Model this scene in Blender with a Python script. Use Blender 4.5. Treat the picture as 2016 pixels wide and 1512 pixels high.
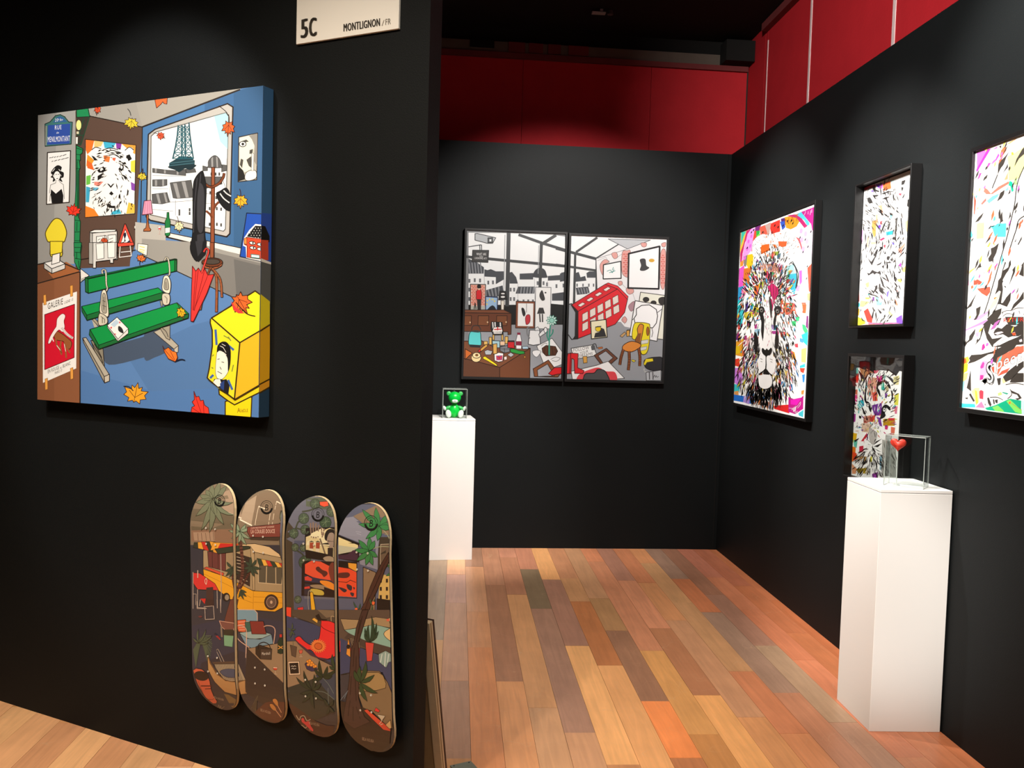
import bpy, bmesh, math, random
from mathutils import Vector, Matrix

for _o in list(bpy.data.objects):
    bpy.data.objects.remove(_o, do_unlink=True)
scene = bpy.context.scene
COL = scene.collection
PI = math.pi

# ------------------------------------------------------------------ camera
F_PX = 1680.07
CAM = Vector((0.0, 0.0, 1.55))
CR = Vector((0.99762963, -0.06262492, 0.02851738))
CU = Vector((-0.02534243, 0.05091993, 0.99838115))
CF = Vector((0.06397564, 0.99673732, -0.04921216))
cd = bpy.data.cameras.new('camera')
cam = bpy.data.objects.new('camera', cd)
COL.objects.link(cam)
cd.sensor_fit = 'HORIZONTAL'
cd.sensor_width = 36.0
cd.lens = 36.0 * F_PX / 2016.0
cd.clip_start = 0.05
cam.matrix_world = Matrix(((CR.x, CU.x, -CF.x, CAM.x), (CR.y, CU.y, -CF.y, CAM.y),
                           (CR.z, CU.z, -CF.z, CAM.z), (0, 0, 0, 1)))
scene.camera = cam

# ------------------------------------------------------------------ world, exposure, lamps
vs = scene.view_settings
vs.view_transform = 'Standard'
vs.look = 'None'
vs.exposure = 0.0
vs.gamma = 1.0
vs.use_curve_mapping = False
world = bpy.data.worlds.new('hall')
scene.world = world
world.use_nodes = True
world.node_tree.nodes['Background'].inputs[0].default_value = (1.0, 0.86, 0.7, 1)
world.node_tree.nodes['Background'].inputs[1].default_value = 0.02


def spot(name, loc, tgt, power, deg, blend=0.6, col=(1, 1, 1), rad=0.05):
    ld = bpy.data.lights.new(name, 'SPOT')
    ld.energy = power
    ld.spot_size = math.radians(deg)
    ld.spot_blend = blend
    ld.color = col
    ld.shadow_soft_size = rad
    o = bpy.data.objects.new(name, ld)
    COL.objects.link(o)
    o.location = loc
    o.rotation_euler = (Vector(tgt) - Vector(loc)).to_track_quat('-Z', 'Y').to_euler()
    return o


def area(name, loc, tgt, power, sx, sy, col=(1, 1, 1)):
    ld = bpy.data.lights.new(name, 'AREA')
    ld.shape = 'RECTANGLE'
    ld.size = sx
    ld.size_y = sy
    ld.spread = math.radians(115)
    ld.energy = power
    ld.color = col
    o = bpy.data.objects.new(name, ld)
    COL.objects.link(o)
    o.location = loc
    o.rotation_euler = (Vector(tgt) - Vector(loc)).to_track_quat('-Z', 'Y').to_euler()
    return o


WARM = (1.0, 0.84, 0.66)
NEUT = (1.0, 0.965, 0.92)
spot('spotlight_canvas', (-1.85, 1.75, 3.45), (-1.11, 3.19, 1.82), 190, 41, 0.4, NEUT, 0.04)
spot('spotlight_boards', (-1.0, 1.15, 3.5), (-0.42, 2.75, 1.25), 135, 66, 0.9, (1.0, 0.88, 0.74), 0.04)
spot('spotlight_back', (1.0, 3.9, 3.62), (0.8, 6.35, 1.75), 450, 63, 0.6, NEUT, 0.05)
spot('bear_pedestal_fill', (0.35, 3.5, 3.62), (-0.02, 6.05, 0.75), 500, 32, 0.8, NEUT, 0.05)  # added fill that brightens the rear pedestal, not a known fixture
spot('spotlight_lion', (0.1, 5.3, 3.62), (2.02, 5.42, 1.85), 430, 52, 0.7, NEUT, 0.05)
spot('spotlight_tiger', (0.15, 4.1, 3.62), (2.02, 4.05, 1.7), 660, 50, 0.7, NEUT, 0.05)
spot('spotlight_corner', (0.3, 2.7, 3.62), (2.02, 2.85, 2.15), 600, 54, 0.7, NEUT, 0.05)
spot('low_pedestal_fill', (-0.7, -1.5, 3.3), (1.74, 3.4, 0.58), 1350, 11.5, 0.9, NEUT, 0.05)  # narrow low fill, added to whiten the right pedestal's front
spot('red_wall_fill', (-0.5, -0.5, 3.75), (2.25, 4.0, 3.3), 2300, 38, 1.0, NEUT, 0.06)  # separate fill added to light the red side wall
spot('floor_fill', (0.75, 4.4, 3.85), (0.7, 4.75, 0), 270, 72, 1.0, (1.0, 0.92, 0.82), 0.12)  # overhead fill added to lift the booth floor
area('hall_ceiling_lamps', (-2.0, 0.5, 3.9), (-1.7, 1.4, 0), 95, 1.6, 1.0, WARM)
area('hall_ceiling_lamps', (0.6, 0.6, 3.9), (0.65, 1.6, 0), 50, 1.6, 1.0, (1.0, 0.9, 0.78))

# ------------------------------------------------------------------ helpers
ANG_L = -0.5056723
DL = Vector((math.cos(ANG_L), math.sin(ANG_L), 0))
NL = Vector((DL.y, -DL.x, 0))
AL = Vector((-0.05358, 2.6, 0))
XR, YB, HT = 2.0197, 6.3909, 3.008
DB = Vector((1, 0.03, 0)).normalized()
NB = Vector((DB.y, -DB.x, 0))
B0 = Vector((XR, YB, 0))
ANG_B = math.atan2(DB.y, DB.x)
DR = Vector((0, -1, 0))
NR = Vector((-1, 0, 0))
R0 = Vector((XR, 0, 0))
ANG_R = -PI / 2


def ray(q):
    return CF + CR * ((q[0] - 1008) / F_PX) - CU * ((q[1] - 756) / F_PX)


def hitter(O, N, D):
    """photo measurement -> (position along the wall, height) on a plane parallel to it"""
    def mk(off):
        P0 = O + N * off

        def h(q):
            v = ray(q)
            P = CAM + v * ((P0 - CAM).dot(N) / v.dot(N))
            return ((P - O).dot(D), P.z)
        return h
    return mk


HL = hitter(AL, NL, DL)
HB = hitter(B0, NB, DB)
HR = hitter(R0, NR, DR)


def lin(c):
    c = c.lstrip('#')
    if len(c) == 3:
        c = ''.join(a * 2 for a in c)
    r = []
    for i in (0, 2, 4):
        v = int(c[i:i + 2], 16) / 255
        r.append(v / 12.92 if v <= 0.04045 else ((v + 0.055) / 1.055) ** 2.4)
    return tuple(r)


MATS = {}


def mat(name, col, rough=0.5, spec=0.5, metal=0.0, noise=0.0, nscale=20.0, bump=0.0, bscale=200.0, **kw):
    if name in MATS:
        return MATS[name]
    m = bpy.data.materials.new(name)
    m.use_nodes = True
    nt = m.node_tree
    b = nt.nodes['Principled BSDF']
    rgb = lin(col) if isinstance(col, str) else col
    b.inputs['Base Color'].default_value = (*rgb, 1)
    b.inputs['Roughness'].default_value = rough
    b.inputs['Specular IOR Level'].default_value = spec
    b.inputs['Metallic'].default_value = metal
    for k, v in kw.items():
        b.inputs[k].default_value = v
    geo = nt.nodes.new('ShaderNodeNewGeometry')
    if noise:
        n = nt.nodes.new('ShaderNodeTexNoise')
        n.inputs['Scale'].default_value = nscale
        n.inputs['Detail'].default_value = 4
        nt.links.new(geo.outputs['Position'], n.inputs['Vector'])
        mr = nt.nodes.new('ShaderNodeMapRange')
        mr.inputs['To Min'].default_value = 1 - noise
        mr.inputs['To Max'].default_value = 1 + noise
        nt.links.new(n.outputs['Fac'], mr.inputs['Value'])
        mx = nt.nodes.new('ShaderNodeVectorMath')
        mx.operation = 'SCALE'
        mx.inputs[0].default_value = rgb
        nt.links.new(mr.outputs['Result'], mx.inputs['Scale'])
        nt.links.new(mx.outputs['Vector'], b.inputs['Base Color'])
    if bump:
        n2 = nt.nodes.new('ShaderNodeTexNoise')
        n2.inputs['Scale'].default_value = bscale
        nt.links.new(geo.outputs['Position'], n2.inputs['Vector'])
        bp = nt.nodes.new('ShaderNodeBump')
        bp.inputs['Strength'].default_value = bump
        bp.inputs['Distance'].default_value = 0.002
        nt.links.new(n2.outputs['Fac'], bp.inputs['Height'])
        nt.links.new(bp.outputs['Normal'], b.inputs['Normal'])
    MATS[name] = m
    return m


def obj(name, me, parent=None, m=None):
    o = bpy.data.objects.new(name, me)
    COL.objects.link(o)
    if m is not None and me is not None:
        for k in (m if isinstance(m, (list, tuple)) else [m]):
            me.materials.append(k)
    if parent is not None:
        o.parent = parent
    return o


def tag(o, label=None, cat=None, group=None, kind=None):
    if label:
        o['label'] = label
    if cat:
        o['category'] = cat
    if group:
        o['group'] = group
    if kind:
        o['kind'] = kind
    return o


def empty(name, loc, rz=0.0, ry=0.0):
    o = bpy.data.objects.new(name, None)
    o.empty_display_size = 0.1
    COL.objects.link(o)
    o.matrix_world = Matrix.Translation(loc) @ Matrix.Rotation(rz, 4, 'Z') @ Matrix.Rotation(ry, 4, 'Y')
    return o


def add_box(bm, x0, x1, y0, y1, z0, z1, mi=0, bev=0.0):
    vs_ = [bm.verts.new(p) for p in ((x0, y0, z0), (x1, y0, z0), (x1, y1, z0), (x0, y1, z0),
                                    (x0, y0, z1), (x1, y0, z1), (x1, y1, z1), (x0, y1, z1))]
    fs = []
    for f in ((3, 2, 1, 0), (4, 5, 6, 7), (0, 1, 5, 4), (1, 2, 6, 5), (2, 3, 7, 6), (3, 0, 4, 7)):
        fc = bm.faces.new([vs_[i] for i in f])
        fc.material_index = mi
        fs.append(fc)
    if bev:
        es = list({e for f in fs for e in f.edges})
        bmesh.ops.bevel(bm, geom=es, offset=bev, segments=2, affect='EDGES', profile=0.5)
    return fs


def done(bm, name):
    me = bpy.data.meshes.new(name)
    bmesh.ops.recalc_face_normals(bm, faces=bm.faces[:])
    bm.to_mesh(me)
    bm.free()
    return me


def box(name, x0, x1, y0, y1, z0, z1, m, parent=None, bev=0.0):
    bm = bmesh.new()
    add_box(bm, x0, x1, y0, y1, z0, z1, 0, bev)
    return obj(name, done(bm, name), parent, m)


def smooth_shade(o):
    for p in o.data.polygons:
        p.use_smooth = True
    return o


# ------------------------------------------------------------------ printed pictures
def pm(name, rough, spec=0.4, coat=0.0):
    m = bpy.data.materials.new(name)
    m.use_nodes = True
    nt = m.node_tree
    b = nt.nodes['Principled BSDF']
    a = nt.nodes.new('ShaderNodeVertexColor')
    a.layer_name = 'ink'
    nt.links.new(a.outputs['Color'], b.inputs['Base Color'])
    b.inputs['Roughness'].default_value = rough
    b.inputs['Specular IOR Level'].default_value = spec
    b.inputs['Coat Weight'].default_value = coat
    b.inputs['Coat Roughness'].default_value = 0.15
    return m


INK_MATTE = pm('painted_ink', 0.55, 0.3)
INK_GLOSS = pm('varnished_ink', 0.35, 0.5)
K = '#16130f'
_txt = {}


def text_tris(s):
    if s not in _txt:
        cu = bpy.data.curves.new('lettering', 'FONT')
        cu.body = s
        cu.resolution_u = 3
        cu.space_character = 1.12
        ob = bpy.data.objects.new('lettering', cu)
        me = bpy.data.meshes.new_from_object(ob)
        me.calc_loop_triangles()
        co = [(v.co.x, v.co.y) for v in me.vertices]
        tr = [[co[i] for i in t.vertices] for t in me.loop_triangles]
        xs = [c[0] for c in co] or [0, 1]
        ys = [c[1] for c in co] or [0, 1]
        x0, x1, y0, y1 = min(xs), max(xs), min(ys), max(ys)
        _txt[s] = [[((x - x0) / (x1 - x0), (y - y0) / (y1 - y0)) for x, y in t] for t in tr]
        bpy.data.objects.remove(ob)
        bpy.data.curves.remove(cu)
        bpy.data.meshes.remove(me)
    return _txt[s]


def pts_of(p):
    if isinstance(p, str):
        return [tuple(float(a) for a in t.split(',')) for t in p.split()]
    return list(p)


def catmull(pts, closed, n=4):
    out = []
    N = len(pts)
    rng = range(N if closed else N - 1)
    for i in rng:
        if closed:
            p0, p1, p2, p3 = pts[(i - 1) % N], pts[i], pts[(i + 1) % N], pts[(i + 2) % N]
        else:
            p0, p1, p2, p3 = pts[max(i - 1, 0)], pts[i], pts[i + 1], pts[min(i + 2, N - 1)]
        for k in range(n):
            t = k / n
            t2, t3 = t * t, t * t * t
            out.append(tuple(0.5 * ((2 * p1[j]) + (-p0[j] + p2[j]) * t + (2 * p0[j] - 5 * p1[j] + 4 * p2[j] - p3[j]) * t2 +
                                    (-p0[j] + 3 * p1[j] - 3 * p2[j] + p3[j]) * t3) for j in (0, 1)))
    if not closed:
        out.append(pts[-1])
    return out


def clip_half(poly, a, b, c):
    out = []
    n = len(poly)
    for i in range(n):
        p, q = poly[i], poly[(i + 1) % n]
        dp = a * p[0] + b * p[1] - c
        dq = a * q[0] + b * q[1] - c
        if dp <= 0:
            out.append(p)
        if (dp < 0 < dq) or (dq < 0 < dp):
            t = dp / (dp - dq)
            out.append((p[0] + (q[0] - p[0]) * t, p[1] + (q[1] - p[1]) * t))
    return out


class Art:
    """flat picture: inked shapes measured on the photo, laid on the picture's own plane"""
    EPS = 0.00005

    def __init__(self, hit, rect, gain=1.0):
        self.hit = hit
        self.rect = rect
        self.gain = gain
        self.ops = []
        self.z(0, 0, 1)

    def z(self, ox, oy, sc):
        self.f = (ox, oy, sc)
        return self

    def px(self, p):
        return (self.f[0] + p[0] / self.f[2], self.f[1] + p[1] / self.f[2])

    def _add(self, polys, col):
        pl = []
        for p in polys:
            if len(p) >= 3:
                pl.append([self.hit(self.px(a)) for a in p])
        if pl:
            self.ops.append((pl, col))

    def P(self, pts, fill, w=0, lc=K, sm=0):
        pts = pts_of(pts)
        if sm:
            pts = catmull(pts, True, 4)
        if fill:
            self._add([pts], fill)
        if w:
            self.L(pts + [pts[0]], w, lc)

    def _stroke(self, pts, w, taper=False):
        h = w / 2
        segs = []
        n = len(pts)
        for i in range(n - 1):
            (x0, y0), (x1, y1) = pts[i], pts[i + 1]
            dx, dy = x1 - x0, y1 - y0
            l = math.hypot(dx, dy)
            if l < 1e-6:
                continue
            ux, uy = dx / l, dy / l
            e = h * 0.45
            h0 = h1 = h
            if taper:
                h0 = h * (1 - i / (n - 1)) + 0.02
                h1 = h * (1 - (i + 1) / (n - 1)) + 0.02
                e = 0
            segs.append([(x0 - uy * h0 - ux * e, y0 + ux * h0 - uy * e), (x1 - uy * h1 + ux * e, y1 + ux * h1 + uy * e),
                         (x1 + uy * h1 + ux * e, y1 - ux * h1 + uy * e), (x0 + uy * h0 - ux * e, y0 - ux * h0 - uy * e)])
        return segs

    def L(self, pts, w, col=K, sm=0, taper=False):
        pts = pts_of(pts)
        if sm:
            pts = catmull(pts, False, 5)
        self._add(self._stroke(pts, w, taper), col)

    def LL(self, lines, w, col=K, sm=0):
        segs = []
        for l in lines:
            l = pts_of(l)
            if sm:
                l = catmull(l, False, 4)
            segs += self._stroke(l, w)
        self._add(segs, col)

    def M(self, polys, col, sm=0):
        self._add([catmull(pts_of(p), True, 3) if sm else pts_of(p) for p in polys], col)

    def E(self, cx, cy, rx, ry, fill, w=0, rot=0, lc=K, n=20):
        c, s = math.cos(math.radians(rot)), math.sin(math.radians(rot))
        pts = []
        for i in range(n):
            a = 2 * PI * i / n
            x, y = rx * math.cos(a), ry * math.sin(a)
            pts.append((cx + x * c - y * s, cy + x * s + y * c))
        self.P(pts, fill, w, lc)

    def T(self, s, x0, y0, x1, y1, h, col, lean=0.0, b=0.0):
        """lettering with its base line from (x0,y0) to (x1,y1), h tall"""
        tr = []
        for t in text_tris(s):
            for k in ((-b, 0, b) if b else (0,)):
                tr.append([(x0 + k + (x1 - x0) * u + lean * h * v, y0 + (y1 - y0) * u - h * v) for u, v in t])
        self._add(tr, col)

    def build(self, name, parent, sc, zb, off, material, clip=None, warp=None, cuts=None):
        s0, s1, z0, z1 = self.rect
        halves = [(-1, 0, -s0), (1, 0, s1), (0, -1, -z0), (0, 1, z1)]
        if clip:
            halves = []
            n = len(clip)
            for i in range(n):
                (xa, ya), (xb, yb) = clip[i], clip[(i + 1) % n]
                a, b = (yb - ya), -(xb - xa)
                halves.append((a, b, a * xa + b * ya))
        boxes = []
        verts, faces, cols = [], [], []
        g = self.gain
        for pl, col in self.ops:
            cl = []
            for p in pl:
                for (a, b, c) in halves:
                    p = clip_half(p, a, b, c)
                    if len(p) < 3:
                        break
                if len(p) >= 3:
                    cl.append(p)
            if not cl:
                continue
            xs = [v[0] for p in cl for v in p]
            ys = [v[1] for p in cl for v in p]
            bb = (min(xs), max(xs), min(ys), max(ys))
            lay = 0
            for (ob_, ol) in boxes:
                if ol >= lay and bb[0] < ob_[1] and bb[1] > ob_[0] and bb[2] < ob_[3] and bb[3] > ob_[2]:
                    lay = ol + 1
            boxes.append((bb, lay))
            c = (0.84, 0.83, 0.81) if col == '#fffefb' else tuple(min(0.9, v / g) for v in lin(col))
            for p in cl:
                parts = [p]
                if cuts:
                    parts = []
                    rest = p
                    for cv in cuts:
                        lo = clip_half(rest, 0, 1, cv)
                        if len(lo) >= 3:
                            parts.append(lo)
                        rest = clip_half(rest, 0, -1, -cv)
                        if len(rest) < 3:
                            break
                    if len(rest) >= 3:
                        parts.append(rest)
                for q in parts:
                    clean = []
                    for v in q:
                        if not clean or abs(v[0] - clean[-1][0]) + abs(v[1] - clean[-1][1]) > 1e-6:
                            clean.append(v)
                    if len(clean) > 1 and abs(clean[0][0] - clean[-1][0]) + abs(clean[0][1] - clean[-1][1]) < 1e-6:
                        clean.pop()
                    if len(clean) < 3:
                        continue
                    ar = 0
                    for i in range(len(clean)):
                        a, b = clean[i], clean[(i + 1) % len(clean)]
                        ar += a[0] * b[1] - b[0] * a[1]
                    if ar < 0:
                        clean.reverse()
                    base = len(verts)
                    for (s, zz) in clean:
                        o = off + self.EPS * (lay + 1)
                        if warp:
                            o += warp(zz)
                        verts.append((s - sc, -o, zz - zb))
                    faces.append(list(range(base, base + len(clean))))
                    cols.append(c)
        me = bpy.data.meshes.new(name)
        me.from_pydata(verts, [], faces)
        at = me.color_attributes.new('ink', 'FLOAT_COLOR', 'CORNER')
        buf = []
        for f, c in zip(faces, cols):
            buf += [c[0], c[1], c[2], 1.0] * len(f)
        at.data.foreach_set('color', buf)
        me.update()
        self.layers = max((b[1] for b in boxes), default=0)
        return obj(name, me, parent, material)

# ------------------------------------------------------------------ room shell
PAINT = mat('black_wall_paint', (0.0064, 0.0074, 0.0077), 0.55, 0.11, noise=0.12, nscale=3, bump=0.25, bscale=350)
SHADE = mat('dark_ceiling', (0.006, 0.0055, 0.005), 0.9, 0.2, noise=0.3, nscale=2)
RED = mat('red_wall_paint', (0.40, 0.014, 0.02), 0.7, 0.15, noise=0.12, nscale=6, bump=0.4, bscale=60)
JOINT = mat('pale_joint_filler', (0.6, 0.45, 0.44), 0.8, 0.2, noise=0.15, nscale=15)
CORN = mat('beige_cornice', (0.09, 0.07, 0.055), 0.8, 0.2, noise=0.2, nscale=8)
CORNR = mat('faded_red_cornice', (0.13, 0.022, 0.022), 0.8, 0.2, noise=0.2, nscale=8)
SUB = mat('floor_underlay', (0.05, 0.028, 0.018), 0.7, 0.3, noise=0.2, nscale=10)
WHITE = mat('white_laminate', (0.78, 0.76, 0.73), 0.45, 0.4)
CREAM = mat('cream_wood', (0.62, 0.47, 0.3), 0.6, 0.3, noise=0.12, nscale=30)

floor = box('floor', -4.2, XR + 0.02, -1.5, YB + 0.1, -0.08, -0.012, SUB)
tag(floor, 'mixed-tone hardwood plank floor of the booth', kind='structure')


def wood_mat():
    m = bpy.data.materials.new('plank_wood')
    m.use_nodes = True
    nt = m.node_tree
    b = nt.nodes['Principled BSDF']
    geo = nt.nodes.new('ShaderNodeNewGeometry')
    oi = nt.nodes.new('ShaderNodeObjectInfo')
    mp = nt.nodes.new('ShaderNodeMapping')
    mp.inputs['Scale'].default_value = (34, 2.2, 34)
    ad = nt.nodes.new('ShaderNodeVectorMath')
    ad.operation = 'ADD'
    sc = nt.nodes.new('ShaderNodeMath')
    sc.operation = 'MULTIPLY'
    sc.inputs[1].default_value = 37.0
    nt.links.new(oi.outputs['Random'], sc.inputs[0])
    nt.links.new(geo.outputs['Position'], ad.inputs[0])
    cb = nt.nodes.new('ShaderNodeCombineXYZ')
    nt.links.new(sc.outputs[0], cb.inputs[1])
    nt.links.new(sc.outputs[0], cb.inputs[2])
    nt.links.new(cb.outputs[0], ad.inputs[1])
    nt.links.new(ad.outputs[0], mp.inputs['Vector'])
    n = nt.nodes.new('ShaderNodeTexNoise')
    n.inputs['Scale'].default_value = 1.0
    n.inputs['Detail'].default_value = 6
    n.inputs['Distortion'].default_value = 1.2
    nt.links.new(mp.outputs[0], n.inputs['Vector'])
    mr = nt.nodes.new('ShaderNodeMapRange')
    mr.inputs['From Min'].default_value = 0.25
    mr.inputs['From Max'].default_value = 0.75
    mr.inputs['To Min'].default_value = 0.86
    mr.inputs['To Max'].default_value = 1.12
    nt.links.new(n.outputs['Fac'], mr.inputs['Value'])
    n3 = nt.nodes.new('ShaderNodeTexNoise')
    n3.inputs['Scale'].default_value = 5.0
    n3.inputs['Detail'].default_value = 3
    nt.links.new(ad.outputs[0], n3.inputs['Vector'])
    mr3 = nt.nodes.new('ShaderNodeMapRange')
    mr3.inputs['To Min'].default_value = 0.82
    mr3.inputs['To Max'].default_value = 1.18
    nt.links.new(n3.outputs['Fac'], mr3.inputs['Value'])
    mu = nt.nodes.new('ShaderNodeMath')
    mu.operation = 'MULTIPLY'
    nt.links.new(mr.outputs[0], mu.inputs[0])
    nt.links.new(mr3.outputs[0], mu.inputs[1])
    vm = nt.nodes.new('ShaderNodeVectorMath')
    vm.operation = 'SCALE'
    nt.links.new(oi.outputs['Color'], vm.inputs[0])
    nt.links.new(mu.outputs[0], vm.inputs['Scale'])
    # fine pale scratches (wear)
    n2 = nt.nodes.new('ShaderNodeTexVoronoi')
    n2.feature = 'DISTANCE_TO_EDGE'
    n2.inputs['Scale'].default_value = 4.2
    n4 = nt.nodes.new('ShaderNodeTexNoise')
    n4.inputs['Scale'].default_value = 2.0
    nt.links.new(geo.outputs['Position'], n4.inputs['Vector'])
    mx4 = nt.nodes.new('ShaderNodeVectorMath')
    mx4.operation = 'MULTIPLY_ADD'
    mx4.inputs[1].default_value = (1.4, 1.4, 1.4)
    nt.links.new(n4.outputs['Color'], mx4.inputs[0])
    nt.links.new(geo.outputs['Position'], mx4.inputs[2])
    nt.links.new(mx4.outputs[0], n2.inputs['Vector'])
    lt = nt.nodes.new('ShaderNodeMapRange')
    lt.inputs['From Min'].default_value = 0.0
    lt.inputs['From Max'].default_value = 0.006
    lt.inputs['To Min'].default_value = 0.35
    lt.inputs['To Max'].default_value = 0.0
    nt.links.new(n2.outputs['Distance'], lt.inputs['Value'])
    mix = nt.nodes.new('ShaderNodeMix')
    mix.data_type = 'RGBA'
    mix.inputs['B'].default_value = (0.62, 0.40, 0.24, 1)
    nt.links.new(lt.outputs[0], mix.inputs['Factor'])
    nt.links.new(vm.outputs[0], mix.inputs['A'])
    nt.links.new(mix.outputs['Result'], b.inputs['Base Color'])
    b.inputs['Roughness'].default_value = 0.36
    b.inputs['Specular IOR Level'].default_value = 0.4
    return m


WOOD = wood_mat()
bm = bmesh.new()
add_box(bm, -0.5, 0.5, -0.5, 0.5, -0.5, 0.5)
plank_me = done(bm, 'plank')
plank_me.materials.append(WOOD)
PW = 0.1248
FLOOR_GAIN = 0.76
rng = random.Random(7)
# planks measured in the photograph: row number -> (y of far end, y of near end, colour)
ROWS = {
    -7: [(6.38, 4.357, '#8f7c66'), (4.357, 3.30, '#bb8a58'), (3.30, 2.6, '#b98a66')],
    -6: [(6.38, 5.60, '#d39c74'), (5.60, 4.987, '#b08271'), (4.987, 3.825, '#ab7d60'), (3.825, 3.10, '#96705a'), (3.10, 2.3, '#ad7849')],
    -5: [(6.38, 5.80, '#8c6a56'), (5.80, 4.825, '#b98663'), (4.825, 4.253, '#bb8259'), (4.253, 3.0, '#bd7a4c'), (3.0, 2.2, '#bb8259')],
    -4: [(6.38, 5.364, '#a3745a'), (5.364, 3.82, '#96694f'), (3.82, 2.8, '#c78b5c')],
    -3: [(6.38, 6.064, '#a8735c'), (6.064, 5.163, '#a06e54'), (5.163, 3.54, '#bd8a5e'), (3.54, 2.7, '#b98c66')],
    -2: [(6.38, 5.75, '#a87058'), (5.75, 4.891, '#6a5f4a'), (4.891, 3.308, '#94705e'), (3.308, 2.4, '#b98a66')],
    -1: [(6.38, 5.502, '#cf9660'), (5.502, 4.284, '#946b5a'), (4.284, 3.05, '#d9a066'), (3.05, 2.2, '#b07a50')],
    0: [(6.38, 5.534, '#b07a58'), (5.534, 5.032, '#b3835a'), (5.032, 4.019, '#a9683c'), (4.019, 2.9, '#d09660'), (2.9, 2.2, '#c08a58')],
    1: [(6.38, 5.1, '#b08360'), (5.1, 4.517, '#a07850'), (4.517, 3.609, '#86604a'), (3.609, 3.10, '#dc8045'), (3.10, 2.2, '#a96a42')],
    2: [(6.38, 5.98, '#c57c58'), (5.98, 4.221, '#b97a5a'), (4.221, 3.293, '#c08a50'), (3.293, 2.3, '#b07842')],
    3: [(6.38, 5.498, '#9b6c5a'), (5.498, 4.563, '#c58362'), (4.563, 3.673, '#a06a4a'), (3.673, 2.4, '#d4985c')],
    4: [(6.38, 5.45, '#b87350'), (5.45, 4.7, '#bf8358'), (4.7, 3.45, '#b58462'), (3.45, 2.4, '#c08556')],
    5: [(6.38, 5.95, '#c58458'), (5.95, 5.03, '#b98a60'), (5.03, 3.95, '#b5875f'), (3.95, 3.3, '#b87350'), (3.3, 2.2, '#bb7a52')],
    6: [(6.38, 5.55, '#8d7060'), (5.55, 4.85, '#b86d48'), (4.85, 3.7, '#8f7464'), (3.7, 2.4, '#ab7459')],
    7: [(6.38, 5.2, '#8a5f4c'), (5.2, 4.3, '#8f6858'), (4.3, 3.4, '#9a8068'), (3.4, 2.4, '#a07862')],
    8: [(6.38, 5.6, '#a86450'), (5.6, 4.9, '#b06a4c'), (4.9, 4.1, '#b2694a'), (4.1, 3.1, '#b56d4e'), (3.1, 2.2, '#b4714e')],
    9: [(6.38, 5.4, '#a05a42'), (5.4, 4.5, '#a8603e'), (4.5, 3.6, '#a6603c'), (3.6, 2.4, '#b06a48')],
    10: [(6.38, 5.1, '#a8603e'), (5.1, 4.0, '#a45a36'), (4.0, 2.8, '#b06642')],
}
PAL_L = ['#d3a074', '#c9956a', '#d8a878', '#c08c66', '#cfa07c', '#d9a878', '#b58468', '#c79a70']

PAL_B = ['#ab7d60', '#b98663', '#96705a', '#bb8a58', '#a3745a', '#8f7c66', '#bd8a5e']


def plank(x0, x1, ya, yb, col):
    o = obj('plank', plank_me, floor)
    g = 0.0012
    dz = rng.uniform(-0.0004, 0.0004)
    o.scale = (x1 - x0 - g, ya - yb - g, 0.012)
    o.location = ((x0 + x1) / 2, (ya + yb) / 2, -0.006 + dz)
    mean = lin('#ad7a5a')
    o.color = (*[min(0.9, (v * 0.84 + w * 0.16) / FLOOR_GAIN) for v, w in zip(lin(col), mean)], 1)


for k in range(-30, 11):
    x0, x1 = 0.7104 + PW * k, 0.7104 + PW * (k + 1)
    if k in ROWS:
        for ya, yb, c in ROWS[k]:
            plank(x0, min(x1, XR), ya, yb, c)
    else:
        y = 6.35
        while y > 1.9:
            l = rng.uniform(0.4, 1.3) if y > 6 else rng.uniform(0.7, 1.3)
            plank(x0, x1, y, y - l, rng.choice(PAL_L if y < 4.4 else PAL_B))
            y -= l

wl_end = -0.063
wl = empty('wall_left', AL, ANG_L)
tag(wl, 'black partition wall carrying the canvas and skateboard decks', kind='structure')
box('panel', -4.2, wl_end, 0.0, 0.069, 0, HT, PAINT, wl)
wb = empty('wall_back', B0, ANG_B)
tag(wb, 'black rear partition wall of the booth', kind='structure')
box('panel', -3.6, 0.0, 0.0, 0.05, 0, HT, PAINT, wb)
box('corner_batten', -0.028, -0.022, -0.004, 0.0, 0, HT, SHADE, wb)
wr = empty('wall_right', (XR, 0, 0), 0)
tag(wr, 'black side partition wall hung with framed lion and tiger pictures', kind='structure')
box('panel', 0.0, 0.05, -1.2, YB + 0.05, 0, HT, PAINT, wr)

# hall walls behind the partitions, painted red
RB = 6.745
rbk = empty('wall_back_hall', (0, RB, 0), ANG_B)
tag(rbk, 'red hall wall seen above the rear black partition', kind='structure')
box('backing', -4.2, 2.25, 0.03, 0.08, 0, 4.1, SHADE, rbk)
for xa, xb in ((-4.2, -1.6), (-1.597, -0.55), (-0.547, 0.45), (0.453, 1.47), (1.473, 2.25)):
    box('panel', xa, xb, 0.0, 0.03, 0, 3.75, RED, rbk)
box('cornice', -4.2, 2.25, -0.012, 0.03, 3.79, 3.875, CORN, rbk)
box('cornice_edge', -4.2, 2.25, -0.03, 0.03, 3.75, 3.79, CORNR, rbk)
for xa, xb, za in ((0.03, 0.22, 3.82), (0.33, 0.46, 3.795), (0.49, 0.60, 3.80), (0.64, 0.74, 3.80), (0.80, 0.96, 3.80)):
    box('cornice_patch', xa, xb, -0.02, -0.012, za, 3.875, SHADE if xa < 0.3 else CORNR, rbk)
box('beam_end', 2.02, 2.25, -0.16, -0.012, 3.79, 3.95, SHADE, rbk)

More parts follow.
